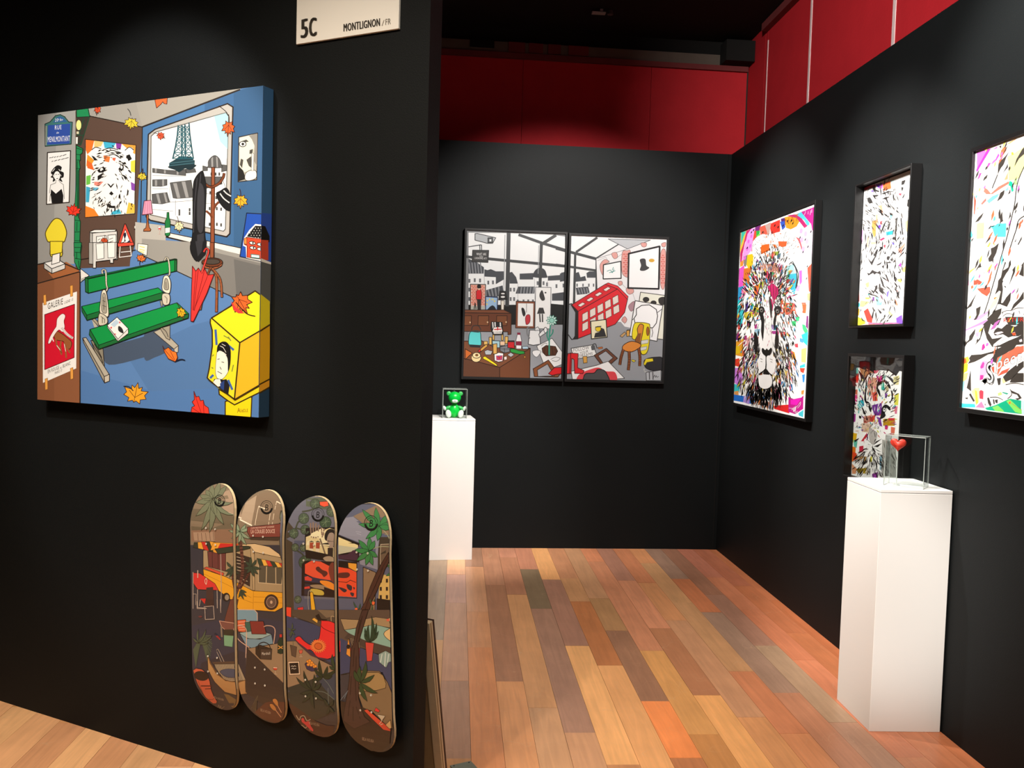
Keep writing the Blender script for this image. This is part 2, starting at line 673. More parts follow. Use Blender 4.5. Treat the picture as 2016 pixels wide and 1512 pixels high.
rrt = empty('wall_right_hall', (2.26, 0, 0), 0)
tag(rrt, 'red hall wall with pale joints above the side partition', kind='structure')
box('backing', 0.03, 0.08, -1.2, 6.83, 0, 4.1, SHADE, rrt)
ys = [6.815, 6.44, 6.385, 5.585, 4.475, 3.36, 2.25, 1.1, -1.2]
for i in range(len(ys) - 1):
    box('panel', 0.0, 0.03, ys[i + 1] + 0.002, ys[i] - 0.002, 0, 3.95 if i else 3.99, RED, rrt)
for y, w in ((6.38, 0.012), (5.585, 0.026), (4.475, 0.03), (3.36, 0.026), (2.25, 0.026)):
    box('joint_strip', -0.004, 0.0, y - w / 2, y + w / 2, 0, 3.93 if y < 6 else 3.86, JOINT, rrt)
box('crown_trim', -0.05, 0.0, -1.2, 6.40, 3.93, 3.985, CORNR, rrt)

ceil = box('ceiling', -4.2, 2.34, -1.5, 6.85, 3.99, 4.05, SHADE)
tag(ceil, 'unlit black hall ceiling', kind='structure')

# small surface fitting on the ceiling
cf = empty('ceiling_fitting', (0.97, 6.3, 3.99))
tag(cf, 'small pale metal fitting on the black ceiling', 'ceiling fitting')
GREYM = mat('grey_metal', (0.28, 0.28, 0.27), 0.5, 0.5, 0.3)
box('bracket', -0.06, 0.04, -0.02, 0.02, -0.035, -0.022, GREYM, cf, 0.003)
box('stem', 0.0, 0.02, -0.01, 0.01, -0.03, 0.0, GREYM, cf)
bm = bmesh.new()
bmesh.ops.create_cone(bm, cap_ends=True, segments=16, radius1=0.022, radius2=0.018, depth=0.03,
                      matrix=Matrix.Translation((0.075, 0, -0.02)))
obj('cap', done(bm, 'cap'), cf, mat('dark_metal', (0.05, 0.05, 0.05), 0.5, 0.5))

# ------------------------------------------------------------------ pedestals
def pedestal(name, pts, h, label):
    """pts: front-left, front-right, back-right, back-left on the floor"""
    c = Vector((sum(p[0] for p in pts) / 4, sum(p[1] for p in pts) / 4, 0))
    a = math.atan2(pts[1][1] - pts[0][1], pts[1][0] - pts[0][0])
    w = math.hypot(pts[1][1] - pts[0][1], pts[1][0] - pts[0][0])
    d = math.hypot(pts[3][1] - pts[0][1], pts[3][0] - pts[0][0])
    e = empty(name, c, a)
    tag(e, label, 'pedestal')
    box('body', -w / 2, w / 2, -d / 2, d / 2, 0, h - 0.014, WHITE, e, 0.0015)
    box('shadow_gap', -w / 2 + 0.003, w / 2 - 0.003, -d / 2 + 0.003, d / 2 - 0.003, h - 0.014, h - 0.0125, SHADE, e)
    box('top', -w / 2, w / 2, -d / 2, d / 2, h - 0.0125, h, WHITE, e, 0.0015)
    return e


pr = pedestal('pedestal', [(1.7198, 3.316), (2.0160, 3.309), (2.0165, 3.626), (1.722, 3.63)], 0.998,
              'tall white pedestal against the right wall holding the red heart case')
pl = pedestal('pedestal', [(-0.167, 5.955), (0.1342, 5.985), (0.1027, 6.295), (-0.1985, 6.265)], 1.0,
              'tall white pedestal by the rear wall holding the green bear case')


# ------------------------------------------------------------------ acrylic cases
def acrylic():
    m = bpy.data.materials.new('clear_acrylic')
    m.use_nodes = True
    nt = m.node_tree
    nt.nodes.remove(nt.nodes['Principled BSDF'])
    out = nt.nodes['Material Output']
    tr = nt.nodes.new('ShaderNodeBsdfTransparent')
    tr.inputs[0].default_value = (0.95, 0.965, 0.96, 1)
    gl = nt.nodes.new('ShaderNodeBsdfGlossy')
    gl.inputs['Roughness'].default_value = 0.02
    fr = nt.nodes.new('ShaderNodeFresnel')
    gm = nt.nodes.new('ShaderNodeNewGeometry')
    io = nt.nodes.new('ShaderNodeMapRange')
    io.inputs['To Min'].default_value = 1.45
    io.inputs['To Max'].default_value = 1 / 1.45
    nt.links.new(gm.outputs['Backfacing'], io.inputs['Value'])
    nt.links.new(io.outputs[0], fr.inputs['IOR'])
    mx = nt.nodes.new('ShaderNodeMixShader')
    nt.links.new(fr.outputs[0], mx.inputs[0])
    nt.links.new(tr.outputs[0], mx.inputs[1])
    nt.links.new(gl.outputs[0], mx.inputs[2])
    nt.links.new(mx.outputs[0], out.inputs[0])
    return m


ACR = acrylic()
ACRE = mat('acrylic_edge', (0.5, 0.53, 0.5), 0.25, 0.6)
MATS['picture_glass'] = ACR


def pane(name, x0, x1, y0, y1, z0, z1, parent):
    bm = bmesh.new()
    fs = add_box(bm, x0, x1, y0, y1, z0, z1)
    dims = {'x': x1 - x0, 'y': y1 - y0, 'z': z1 - z0}
    thin = min(dims, key=dims.get)
    ax = {'x': 0, 'y': 1, 'z': 2}[thin]
    bm.normal_update()
    for f in fs:
        if abs(f.normal[ax]) < 0.5:
            f.material_index = 1
    return obj(name, done(bm, name), parent, [ACR, ACRE])


def case(loc, rz, w, d, h, label):
    e = empty('display_case', loc, rz)
    tag(e, label, 'display case')
    t = 0.003
    pane('pane', -w / 2, w / 2, -d / 2, -d / 2 + t, 0, h - t, e)
    pane('pane', -w / 2, w / 2, d / 2 - t, d / 2, 0, h - t, e)
    pane('pane', -w / 2, -w / 2 + t, -d / 2 + t, d / 2 - t, 0, h - t, e)
    pane('pane', w / 2 - t, w / 2, -d / 2 + t, d / 2 - t, 0, h - t, e)
    pane('lid', -w / 2, w / 2, -d / 2, d / 2, h - t, h, e)
    return e


BC = Vector((-0.016, 6.075, 1.0))
case(BC, 0.06, 0.172, 0.13, 0.208, 'clear acrylic box around the green bear on the rear pedestal')
HC = Vector((1.872, 3.415, 0.998))
case(HC, math.radians(-42), 0.155, 0.085, 0.212, 'clear acrylic box around the red heart on the right pedestal')

# ------------------------------------------------------------------ green bear
GRN = mat('green_resin', (0.0, 0.62, 0.06), 0.3, 0.5, **{'Subsurface Weight': 0.4, 'Subsurface Radius': (0.01, 0.02, 0.01), 'Subsurface Scale': 0.5})
GRN2 = mat('pale_green_resin', (0.06, 0.5, 0.12), 0.25, 0.5)
WHT = mat('white_resin', (0.85, 0.9, 0.84), 0.35, 0.5)
BLK = mat('black_resin', (0.01, 0.01, 0.01), 0.3, 0.5)


def blob(name, parent, c, r, m, rot=(0, 0, 0), seg=20, shape=None):
    bm = bmesh.new()
    bmesh.ops.create_uvsphere(bm, u_segments=seg, v_segments=seg // 2 + 2, radius=1)
    M_ = Matrix.Translation(c) @ (Matrix.Rotation(rot[2], 4, 'Z') @ Matrix.Rotation(rot[1], 4, 'Y') @ Matrix.Rotation(rot[0], 4, 'X')) @ Matrix.Diagonal((*r, 1))
    if shape:
        for v in bm.verts:
            v.co = Vector(shape(v.co))
    bm.transform(M_)
    return smooth_shade(obj(name, done(bm, name), parent, m))


bear = empty('bear_figurine', BC + Vector((0, 0.0, 0.001)), 0.06)
tag(bear, 'bright green seated bear figurine with white paws and muzzle', 'figurine')
blob('torso', bear, (0, 0, 0.052), (0.04, 0.034, 0.051), GRN,
     shape=lambda p: (p.x * (1 - 0.22 * p.z), p.y * (1 - 0.15 * p.z), p.z))
hd = blob('head', bear, (0, -0.004, 0.142), (0.0455, 0.04, 0.042), GRN)
blob('muzzle', hd, (0, -0.038, 0.119), (0.022, 0.014, 0.0135), WHT)
blob('nose', hd, (0, -0.052, 0.122), (0.0035, 0.003, 0.003), BLK, seg=10)
for s in (-1, 1):
    blob('eye', hd, (s * 0.009, -0.039, 0.135), (0.003, 0.003, 0.003), BLK, seg=10)
    ear = blob('ear', hd, (s * 0.042, 0.0, 0.17), (0.0165, 0.008, 0.0165), GRN2)
    arm = blob('arm', bear, (s * 0.048, -0.008, 0.068), (0.03, 0.014, 0.013), GRN2, rot=(0, s * 0.45, 0))
    blob('paw', arm, (s * 0.07, -0.014, 0.066), (0.011, 0.012, 0.018), WHT, rot=(0, s * 0.45, 0))
    leg = blob('leg', bear, (s * 0.038, -0.024, 0.026), (0.02, 0.032, 0.024), GRN2, rot=(0, 0, s * 0.3))
    blob('foot', leg, (s * 0.044, -0.046, 0.03), (0.0195, 0.012, 0.029), WHT, rot=(0, s * 0.22, 0))

# ------------------------------------------------------------------ red heart ornament
REDR = mat('red_resin', (0.72, 0.05, 0.03), 0.3, 0.5)
hrt = empty('heart_ornament', HC + Matrix.Rotation(math.radians(-42), 3, 'Z') @ Vector((-0.036, -0.004, 0)), math.radians(-42))
tag(hrt, 'red heart ornament standing on a clear rod inside the right acrylic box', 'ornament')
hp = []
for i in range(40):
    t = 2 * PI * i / 40
    hp.append((0.0020 * 16 * math.sin(t) ** 3, 0.0019 * (13 * math.cos(t) - 5 * math.cos(2 * t) - 2 * math.cos(3 * t) - math.cos(4 * t))))
bm = bmesh.new()
layers = []
for y, sc_ in ((-0.009, 0.72), (-0.006, 0.93), (0, 1.0), (0.006, 0.93), (0.009, 0.72)):
    layers.append([bm.verts.new((x * sc_, y, 0.172 + z * sc_)) for x, z in hp])
for a, b in zip(layers, layers[1:]):
    for i in range(40):
        bm.faces.new((a[i], a[(i + 1) % 40], b[(i + 1) % 40], b[i]))
bm.faces.new(layers[0][::-1])
bm.faces.new(layers[-1])
smooth_shade(obj('heart', done(bm, 'heart'), hrt, REDR))
bm = bmesh.new()
bmesh.ops.create_cone(bm, cap_ends=True, segments=10, radius1=0.0016, radius2=0.0016, depth=0.142, matrix=Matrix.Translation((0, 0, 0.073)))
bmesh.ops.create_cone(bm, cap_ends=True, segments=20, radius1=0.014, radius2=0.014, depth=0.003, matrix=Matrix.Translation((0, 0, 0.0016)))
obj('rod', done(bm, 'rod'), hrt, ACRE)

# ------------------------------------------------------------------ stored panels leaning behind the partition end
DARKB = mat('dark_brown_board', (0.03, 0.008, 0.005), 0.5, 0.4)
TAN = mat('tan_board', (0.3, 0.2, 0.1), 0.6, 0.3, noise=0.1, nscale=30)


def leaning(off_b, off_t, h, th, label, right):
    base = AL + DL * right - NL * (0.069 + off_b)
    e = empty('leaning_panel', base, ANG_L)
    lean = math.atan2(off_b - off_t, h)
    e.matrix_world = e.matrix_world @ Matrix.Rotation(lean, 4, 'X')
    tag(e, label, 'panel')
    w = 0.55
    box('stretcher', -w, 0, -th, 0, 0, 0.03, CREAM, e, 0.001)
    box('stretcher', -w, 0, -th, 0, h - 0.03, h, CREAM, e, 0.001)
    box('stretcher', -0.03, 0, -th, 0, 0.03, h - 0.03, CREAM, e, 0.001)
    box('stretcher', -w, -w + 0.03, -th, 0, 0.03, h - 0.03, CREAM, e, 0.001)
    box('face_board', -w, 0.001, 0.0, 0.009, 0, h, DARKB, e, 0.0005)
    box('liner', -w, 0.0005, -th * 0.62 - 0.004, -th * 0.62 + 0.004, 0.002, h - 0.002, TAN, e)
    return e


leaning(0.175, 0.04, 0.655, 0.02, 'pale wooden panel with dark face leaning behind the partition end', -0.070)

pl_e = empty('floor_plate', (0.062, 3.02, 0.0), math.radians(24))
tag(pl_e, 'small grey-green flat plate lying on the floor at the bottom edge', 'floor plate')
PLM = mat('grey_green_plate', (0.16, 0.17, 0.13), 0.5, 0.4, noise=0.2, nscale=60)
box('plate', -0.042, 0.042, -0.045, 0.038, 0.0008, 0.006, PLM, pl_e, 0.001)
for sx in (-1, 1):
    bm = bmesh.new()
    bmesh.ops.create_cone(bm, cap_ends=True, segments=10, radius1=0.003, radius2=0.003, depth=0.002, matrix=Matrix.Translation((sx * 0.03, 0.028, 0.0068)))
    obj('screw', done(bm, 'screw'), pl_e, BLK)

# ------------------------------------------------------------------ things on the walls
FRM = mat('black_frame_lacquer', (0.006, 0.0055, 0.0055), 0.4, 0.4)
BACKB = mat('black_backing', (0.008, 0.008, 0.008), 0.7, 0.3)
CANV = mat('primed_canvas', (0.6, 0.58, 0.55), 0.7, 0.2)


def ring_mesh(name, x0, x1, z0, z1, w, d, bev=0.0012):
    bm = bmesh.new()
    o = [(x0, z0), (x1, z0), (x1, z1), (x0, z1)]
    i = [(x0 + w, z0 + w), (x1 - w, z0 + w), (x1 - w, z1 - w), (x0 + w, z1 - w)]
    V = {}
    for nm, r in (('o', o), ('i', i)):
        for yy, tagy in ((0.0, 'b'), (-d, 'f')):
            V[nm + tagy] = [bm.verts.new((p[0], yy, p[1])) for p in r]
    fr = []
    for k in range(4):
        n = (k + 1) % 4
        fr.append(bm.faces.new((V['of'][k], V['of'][n], V['if'][n], V['if'][k])))
        bm.faces.new((V['ob'][n], V['ob'][k], V['ib'][k], V['ib'][n]))
        bm.faces.new((V['ob'][k], V['ob'][n], V['of'][n], V['of'][k]))
        bm.faces.new((V['if'][k], V['if'][n], V['ib'][n], V['ib'][k]))
    if bev:
        es = list({e for f in fr for e in f.edges})
        bmesh.ops.bevel(bm, geom=es, offset=bev, segments=1, affect='EDGES')
    return done(bm, name)


def wall_root(name, O, D, ang, sc, zb, label, cat, group=None, ry=0.0, N=None, gap=0.001):
    p = O + D * sc
    if N is not None:
        p = p + N * gap
    e = empty(name, (p.x, p.y, zb), ang, ry)
    tag(e, label, cat, group)
    return e


def framed(label, O, D, N, ang, s0, s1, z0, z1, w, depth, pic_off, art, glass=False, group=None, name='framed_picture', mt=None):
    sc = (s0 + s1) / 2
    e = wall_root(name, O, D, ang, sc, z0, label, 'picture', group, 0.0, N)
    obj('frame', ring_mesh('frame', s0 - sc, s1 - sc, 0, z1 - z0, w, depth), e, FRM)
    box('backing', s0 - sc + w * 0.6, s1 - sc - w * 0.6, -pic_off + 0.0004, -0.0005, w * 0.6, z1 - z0 - w * 0.6, BACKB, e)
    art.build('print', e, sc, z0, pic_off, mt or INK_GLOSS)
    if glass:
        bm = bmesh.new()
        add_box(bm, s0 - sc + w, s1 - sc - w, -depth + 0.004, -depth + 0.0065, w, z1 - z0 - w)
        obj('glass', done(bm, 'glass'), e, ACR)
    return e


# ---- wall sign
def sign_art():
    return Art(HL(0.011), (-0.5622, -0.1690, 2.4955, 2.96), 0.9).z(560, 0, 6.3)


SG1, SG2, SG3 = sign_art(), sign_art(), sign_art()
SG1.T('5', 209, 480, 286, 458, 232, '#3a332b', b=10)
SG1.T('C', 312, 462, 393, 442, 232, '#3a332b', b=10)
SG2.T('MONTLIGNON', 735, 392, 1182, 320, 95, '#3a332b', b=3.6)
SG3.T('/', 1205, 318, 1240, 312, 66, '#8d8478')
SG3.T('FR', 1253, 308, 1318, 298, 72, '#8d8478', b=1)
sg = wall_root('wall_sign', AL, DL, ANG_L, -0.3656, 2.4955, 'white hanging booth sign with dark lettering high on the left wall', 'sign', N=NL)
SIGNM = mat('white_sign_board', (0.88, 0.84, 0.76), 0.5, 0.3)
box('board', -0.1966, 0.1966, -0.009, 0, 0, 0.4645, SIGNM, sg, 0.0008)
for g_, nm_ in ((SG1, 'booth_number'), (SG2, 'town_name'), (SG3, 'country_code')):
    g_.build(nm_, sg, -0.3656, 2.4955, 0.0098, INK_MATTE)


def leaf(a, cx, cy, s, rot, col, w=3, stem=True, squash=1.0, lc='#3a1a0c'):
    base = [(0, -1), (.16, -.55), (.42, -.72), (.38, -.4), (.95, -.45), (.72, -.1), (.9, .15), (.45, .3), (.5, .62), (.14, .45), (0, .6)]
    pts = base + [(-x, y) for x, y in base[-2:0:-1]]
    c, sn = math.cos(math.radians(rot)), math.sin(math.radians(rot))

    def tr(p):
        x, y = p[0] * s * squash, p[1] * s
        return (cx + x * c - y * sn, cy + x * sn + y * c)
    if stem:
        a.L([tr((0, .55)), tr((.05, .95)), tr((.2, 1.3))], w * 1.3, lc, 1)
    a.P([tr(p) for p in pts], col, w, lc)
    a.LL([[tr((0, .55)), tr((0, -.75))], [tr((0, .2)), tr((.55, -.28))], [tr((0, .2)), tr((-.55, -.28))]], w * 0.7, lc)


def zebra(a, rng_, n, cx, cy, rx, ry, col, lmin, lmax, wmin, wmax, field, hole=None):
    """a batch of tapered brush strokes following a direction field"""
    polys = []
    tries = 0
    while len(polys) < n and tries < n * 8:
        tries += 1
        x, y = rng_.uniform(-1, 1), rng_.uniform(-1, 1)
        if x * x + y * y > 1:
            continue
        px_, py_ = cx + x * rx, cy + y * ry
        if hole and hole(px_, py_):
            continue
        an = field(px_, py_) + rng_.gauss(0, 0.22)
        l = rng_.uniform(lmin, lmax)
        w = rng_.uniform(wmin, wmax)
        dx, dy = math.cos(an), math.sin(an)
        k = rng_.uniform(-0.25, 0.25) * l
        polys.append([(px_ - dx * l / 2, py_ - dy * l / 2),
                      (px_ - dy * w / 2 + dx * k * .3, py_ + dx * w / 2 + dy * k * .3),
                      (px_ + dx * l / 2 - dy * w * .2, py_ + dy * l / 2 + dx * w * .2),
                      (px_ + dx * l / 2, py_ + dy * l / 2),
                      (px_ + dy * w / 2 - dx * k * .4, py_ - dx * w / 2 - dy * k * .4)])
    a._add(polys, col)

# ------------------------------------------------------------------ big canvas on the left wall
CS0, CS1, CZ0, CZ1, CT = -1.763, -0.660, 1.275, 2.3615, 0.05
A = Art(HL(CT + 0.001), (CS0, CS1, CZ0, CZ1), 1.12)
Z1, Z2, Z3, Z4 = (60, 160, 4.4462), (270, 160, 4.2), (60, 480, 4.2), (290, 480, 3.9808)
DK = '#2a211b'
A.z(0, 0, 1)
A.P('60,150 540,150 540,830 60,830', '#5b84ba')            # carpet
A.P('380,640 530,600 530,830 330,830 250,700', '#547bae')
A.P('60,700 300,770 530,760 530,830 60,830', '#527cb4')
A.z(*Z1)
A.P('60,240 402,230 385,1600 60,1600', '#a3a29d')           # left wall
A.P('60,240 230,240 200,1600 60,1600', '#959490')
A.P('390,200 1200,100 1200,330 985,402 520,305', '#a39f96')  # ceiling
A.P('395,258 520,305 985,402 970,1250 920,1290 920,1420 875,1560 870,1620 395,1640', '#5c463b')
A.L('520,305 985,402', 9, DK)
A.z(*Z2)
A.P('-10,175 900,20 850,70 45,378', '#a9a59b')
A.P('45,378 850,70 1060,20 1040,1440 0,1170', '#4b7aab')
A.P('560,180 850,70 1060,20 1040,1440 560,1330', '#3f6a99')
A.P('800,88 1060,20 1040,1440 800,1380', '#38608a')
A.L('45,378 850,70', 13, DK)
A.L('45,378 30,1190', 8, DK)
A.P('-20,1192 1040,1418 1040,1482 -20,1220', '#ece8df')     # ledge
A.L('-20,1192 1040,1418', 7, DK)
A.L('-20,1222 1040,1484', 11, DK)
A.z(*Z3)
A.P('868,-180 1120,-150 1120,155 868,45', '#b9b6ae')
A.z(*Z4)
A.P('-40,-40 380,-10 960,150 960,450 660,412 235,216 -40,90', '#9a9892')
A.P('420,40 960,170 960,450 660,412 420,305', '#7d7b77')
A.P('680,120 960,190 960,440 700,400', '#6a6967')
A.L('-40,88 235,216 350,270 660,412', 6, DK)
A.z(*Z3)
A.L('410,132 868,52', 8, DK)
A.P('640,850 820,800 1092,740 1092,880 900,950 650,1000 600,900', '#47566c', 0, K, 1)
A.z(*Z4)
A.P('-20,690 60,690 210,800 150,850 60,890 -20,905', '#47566c', 0, K, 1)
# street name plate
A.z(*Z1)
A.P('128,375 172,356 220,302 262,292 302,312 336,356 368,358 358,550 130,570', '#3f7570', 7, '#1d2f2c')
A.P('196,362 232,318 263,306 293,320 322,356', '#2f5f94')
A.P('155,386 350,371 344,545 147,556', '#2d4c9f')
A.P('132,392 146,390 142,560 132,562', '#8b9186')
A.T('20', 216, 354, 245, 351, 26, '#f4f4f4')
A.T('e', 247, 338, 253, 337, 8, '#f4f4f4')
A.T('Ar', 258, 350, 278, 348, 26, '#f4f4f4')
A.T('r', 280, 347, 287, 346, 15, '#f4f4f4')
A.T('RUE', 215, 424, 273, 420, 36, '#f8f8f8')
A.T('de', 229, 460, 250, 457, 18, '#f0f0f0')
A.T('MENILMONTANT', 152, 534, 347, 524, 48, '#f8f8f8')
# poster of a woman in a black dress
A.P('150,625 352,608 340,1060 142,1078', '#f1f1ee', 9, DK)
A.LL(['168,672 180,668', '186,670 202,662', '210,668 222,660', '232,664 246,656', '256,660 276,650', '284,652 314,640',
      '188,704 200,698', '210,700 232,690', '242,692 262,684', '272,686 300,676', '306,676 334,668'], 6, '#5c5a57')
A.P('180,800 205,760 240,735 275,752 268,785 292,800 290,840 268,850 282,880 250,862 235,800 222,862 196,880 200,850 178,840 192,820', '#1a1817', 0, K, 1)
A.E(234, 828, 27, 40, '#f6f6f3')
A.LL(['195,790 215,765', '205,840 200,820', '262,785 250,770', '270,830 262,815'], 5, '#e6e6e2')
A.LL(['222,816 232,815', '242,815 252,814', '230,852 244,850'], 5, '#35302c')
A.LL(['226,866 222,890 178,908 168,980', '246,864 262,885 290,905 296,990'], 4, '#6a6662')
A.P('182,945 200,962 224,984 250,962 274,942 290,1000 286,1064 188,1068 178,990', '#171515')
A.LL(['296,990 298,1030', '176,990 170,1050'], 4, '#6a6662')
# plain yellow sculpture on a plinth
A.P('165,1262 200,1215 232,1200 270,1215 300,1262 318,1330 300,1400 276,1420 276,1530 178,1530 178,1420 150,1400 132,1330', '#ecd836', 8, '#5a4a10', 1)
A.z(*Z3)
A.P('164,-20 268,-20 262,72 165,93', '#ecd836', 6, '#5a4a10')
A.P('186,92 248,76 245,152 178,172', '#efefec', 5)
A.P('115,157 232,130 290,166 180,206', '#e9e9e6', 6)
A.P('115,157 180,206 180,246 115,203', '#c4c4c0', 6)
A.P('180,206 290,166 290,206 180,246', '#dadad6', 6)
# lamp post
A.z(*Z1)
A.P('402,180 495,180 520,310 405,316', '#1f8a52', 7, '#10301f')
A.P('405,316 520,312 440,565 405,560', '#3a352c')
A.LL(['518,312 442,560', '470,320 425,470', '405,470 470,475', '405,545 445,548'], 7, '#1d4a33')
A.E(424, 384, 22, 44, '#f6ee93')
A.P('405,440 425,440 425,462 405,462', '#d8d4b0')
A.P('400,490 416,490 414,548 400,548', '#f4f2ea')
A.P('402,560 462,592 455,630 438,642 440,690 430,700 438,762 428,776 424,1190 440,1228 434,1398 452,1440 440,1530 384,1530 390,1100 402,900', '#23864f', 6, '#10301f')
A.LL(['404,585 455,600', '404,640 440,645', '404,690 434,690', '404,765 436,765', '412,700 410,1180', '420,780 416,1180', '392,1215 438,1222', '392,1320 432,1318',
      '392,1395 434,1398', '392,1440 448,1440', '410,1230 408,1310'], 5, '#10301f')
A.z(*Z3)
A.P('362,-10 425,-10 415,60 420,130 410,215 400,215 366,150', '#23864f', 5, '#10301f')
A.LL(['368,30 416,30', '370,70 414,72', '372,120 416,128', '385,70 385,125', '400,140 405,200'], 5, '#10301f')
A.P('415,205 488,262 418,318', '#e8e6df', 5)
A.P('418,290 488,262 450,285 418,318', '#b4b2ab')
# cabinet with a taped poster
A.P('55,172 150,150 240,168 300,150 407,214 407,240 58,336', '#6b4530', 0)
A.P('150,240 300,150 407,214 407,240 200,296', '#a5643a')
A.P('115,157 180,206 180,246 115,203', '#c4c4c0', 6)
A.P('180,206 290,166 290,206 180,246', '#dadad6', 6)
A.P('115,157 232,130 290,166 180,206', '#e9e9e6', 6)
A.P('186,92 248,76 245,152 178,172', '#efefec', 5)
A.P('50,336 415,238 415,1330 50,1310', '#8d5a3c')
A.P('50,336 200,296 200,1320 50,1310', '#855437')
A.LL(['50,332 407,232', '413,232 413,1330', '290,166 407,216', '55,172 115,160'], 9, DK)
A.P('105,490 388,395 382,1030 107,1150', '#f4f3ef')
A.P('122,586 368,500 365,940 122,1040', '#d3142f', 6, '#5a0d18')
for q in ('112,425 132,420 136,502 114,506', '332,348 354,342 354,432 334,438', '124,1118 146,1110 146,1202 126,1208', '334,1030 356,1022 358,1114 336,1122'):
    A.P(q, '#eba54c', 3, '#8a5a22')
A.T('GALERIE', 148, 542, 272, 500, 50, '#1f1a17')
A.T('LIGNE 13', 285, 498, 356, 470, 22, '#2a2420')
A.T('EN ROUGE', 148, 1072, 240, 1036, 30, '#2a2420')
A.T('et', 250, 1034, 262, 1030, 16, '#2a2420')
A.T('BLANC', 272, 1026, 335, 1000, 28, '#2a2420')
A.T('PARIS 17', 206, 1080, 266, 1056, 22, '#3a322c')
A.P('195,745 222,722 262,742 300,770 345,815 330,870 300,852 276,808 240,800 210,790', '#9a5a30', 5, '#4a1a10', 1)
A.LL(['214,785 222,840 252,880 262,915', '258,805 250,850 262,900', '284,820 296,880 300,940', '300,850 330,900'], 13, '#9a5a30')
A.LL(['222,840 252,880', '284,830 296,890'], 5, '#f1e2d6')
A.P('225,620 262,580 288,585 292,606 282,640 288,690 270,730 240,712 205,752 170,818 150,822 165,770 198,712 218,680', '#f6efec', 4, '#8a1a28', 1)
A.L('262,690 300,740 338,770 352,778', 20, '#f6efec', 1)
A.L('180,770 196,806', 8, '#f6efec')
# tiger picture on the brown wall
A.z(*Z1)
A.P('482,508 924,560 913,1160 480,1192', '#fbfaf5', 7, DK)
tr_ = random.Random(3)
for q, c in (('486,512 560,520 540,600 500,640 486,600', '#f0782a'), ('500,640 560,690 520,760 490,740', '#f59a2c'), ('560,520 640,530 620,570 560,580', '#f6c77a'),
             ('640,530 750,542 720,590 650,585', '#43b4d6'), ('750,542 800,548 790,600 755,590', '#8a3aa0'), ('800,548 922,562 918,640 860,600', '#f5a03c'),
             ('880,700 918,690 916,800 880,790', '#ead94a'), ('490,830 530,820 525,900 490,910', '#6cc04a'), ('488,920 525,930 515,1060 486,1060', '#3ea7c9'),
             ('880,880 916,900 914,960 885,950', '#8a4ab0'), ('482,1090 560,1120 600,1180 482,1190', '#f0862c'), ('700,1170 800,1160 780,1120 720,1140', '#3fb2d2'),
             ('860,1060 914,1080 913,1155 840,1160', '#f2c04a'), ('640,650 700,660 690,710 650,700', '#f08040'), ('720,670 750,670 740,700 722,690', '#e86a4a'),
             ('560,880 640,880 600,920 560,910', '#e98a7a'), ('550,930 600,930 580,960 550,955', '#6ab8d8'), ('495,690 540,720 560,780 500,760', '#e8682a')):
    A.P(q, c)
A.M(['540,600 575,575 620,590 600,640 560,690 535,650', '830,600 870,575 905,600 880,660 850,650 820,640'], '#fdfcf8', 1)
A.LL(['540,600 575,578 620,592', '830,605 868,578 905,602', '640,600 700,585 770,600', '655,625 720,605 790,630', '690,650 730,640 760,655'], 7, '#191614', 1)
A.M(['535,650 560,660 590,690 560,692', '840,650 870,640 890,680 860,700', '585,780 640,745 660,770 640,800 600,800', '770,770 815,720 820,760 800,790',
     '590,830 640,800 620,850 590,870', '672,895 705,935 738,895 720,900 705,918 690,900', '690,985 710,962 730,985 712,1000', '665,1080 690,1072 712,1090 745,1090 738,1112 690,1108'], '#191614')
A.E(626, 775, 16, 20, '#f8f6f0', 5)
A.E(800, 752, 12, 18, '#f8f6f0', 5)


def tfield(x, y):
    return math.atan2(y - 850, x - 705) * 0.6 + 1.1


zebra(A, tr_, 95, 705, 860, 185, 300, '#1d1916', 18, 60, 5, 15, tfield, lambda x, y: abs(x - 705) < 45 and 680 < y < 1060)
zebra(A, tr_, 30, 705, 860, 170, 290, '#4f4a44', 14, 40, 4, 8, tfield, lambda x, y: abs(x - 705) < 45 and 680 < y < 1060)
zebra(A, tr_, 26, 700, 1090, 200, 90, '#221d19', 16, 40, 5, 10, lambda x, y: 1.3)
# cabinet, road sign
A.P('520,1318 560,1300 756,1298 730,1322 522,1326', '#efefec', 6)
A.P('522,1326 545,1330 545,1570 520,1560', '#b4b3ae', 5)
A.P('545,1330 760,1312 764,1560 545,1575', '#dcdcd8', 6)
A.P('580,1360 665,1350 668,1545 584,1555', '#f0f0ec', 5)
A.P('680,1348 752,1342 756,1535 684,1542', '#f0f0ec', 5)
A.LL(['595,1390 612,1380', '595,1415 612,1405', '595,1440 612,1430', '692,1385 725,1372', '692,1410 725,1398', '692,1435 725,1424', '695,1470 720,1460'], 5, '#3a3632')
leaf(A, 650, 1392, 34, 190, '#d8542c', 4)
A.z(*Z3)
A.P('486,-10 520,-10 522,170 486,165', '#a9a8a3', 4)
A.P('520,-10 718,-12 715,122 688,128 688,160 662,160 660,134 545,148 545,200 520,200', '#d6d6d2', 5)
A.P('545,0 610,-5 612,120 552,132', '#f0f0ec', 4)
A.P('640,-8 702,-12 702,112 644,118', '#f0f0ec', 4)
A.z(*Z1)
A.P('826,1250 836,1250 906,1420 900,1440 775,1450 766,1436', '#d94a3a', 6)
A.P('833,1296 878,1412 792,1424', '#f6f4ee', 4)
A.M(['822,1330 838,1322 842,1350 830,1380 838,1400 822,1408 826,1378 818,1352', '845,1412 870,1390 876,1408', '800,1412 825,1404 820,1416'], '#23203a')
A.z(*Z3)
A.P('722,-6 856,-12 858,14 728,26', '#d94a3a', 4)
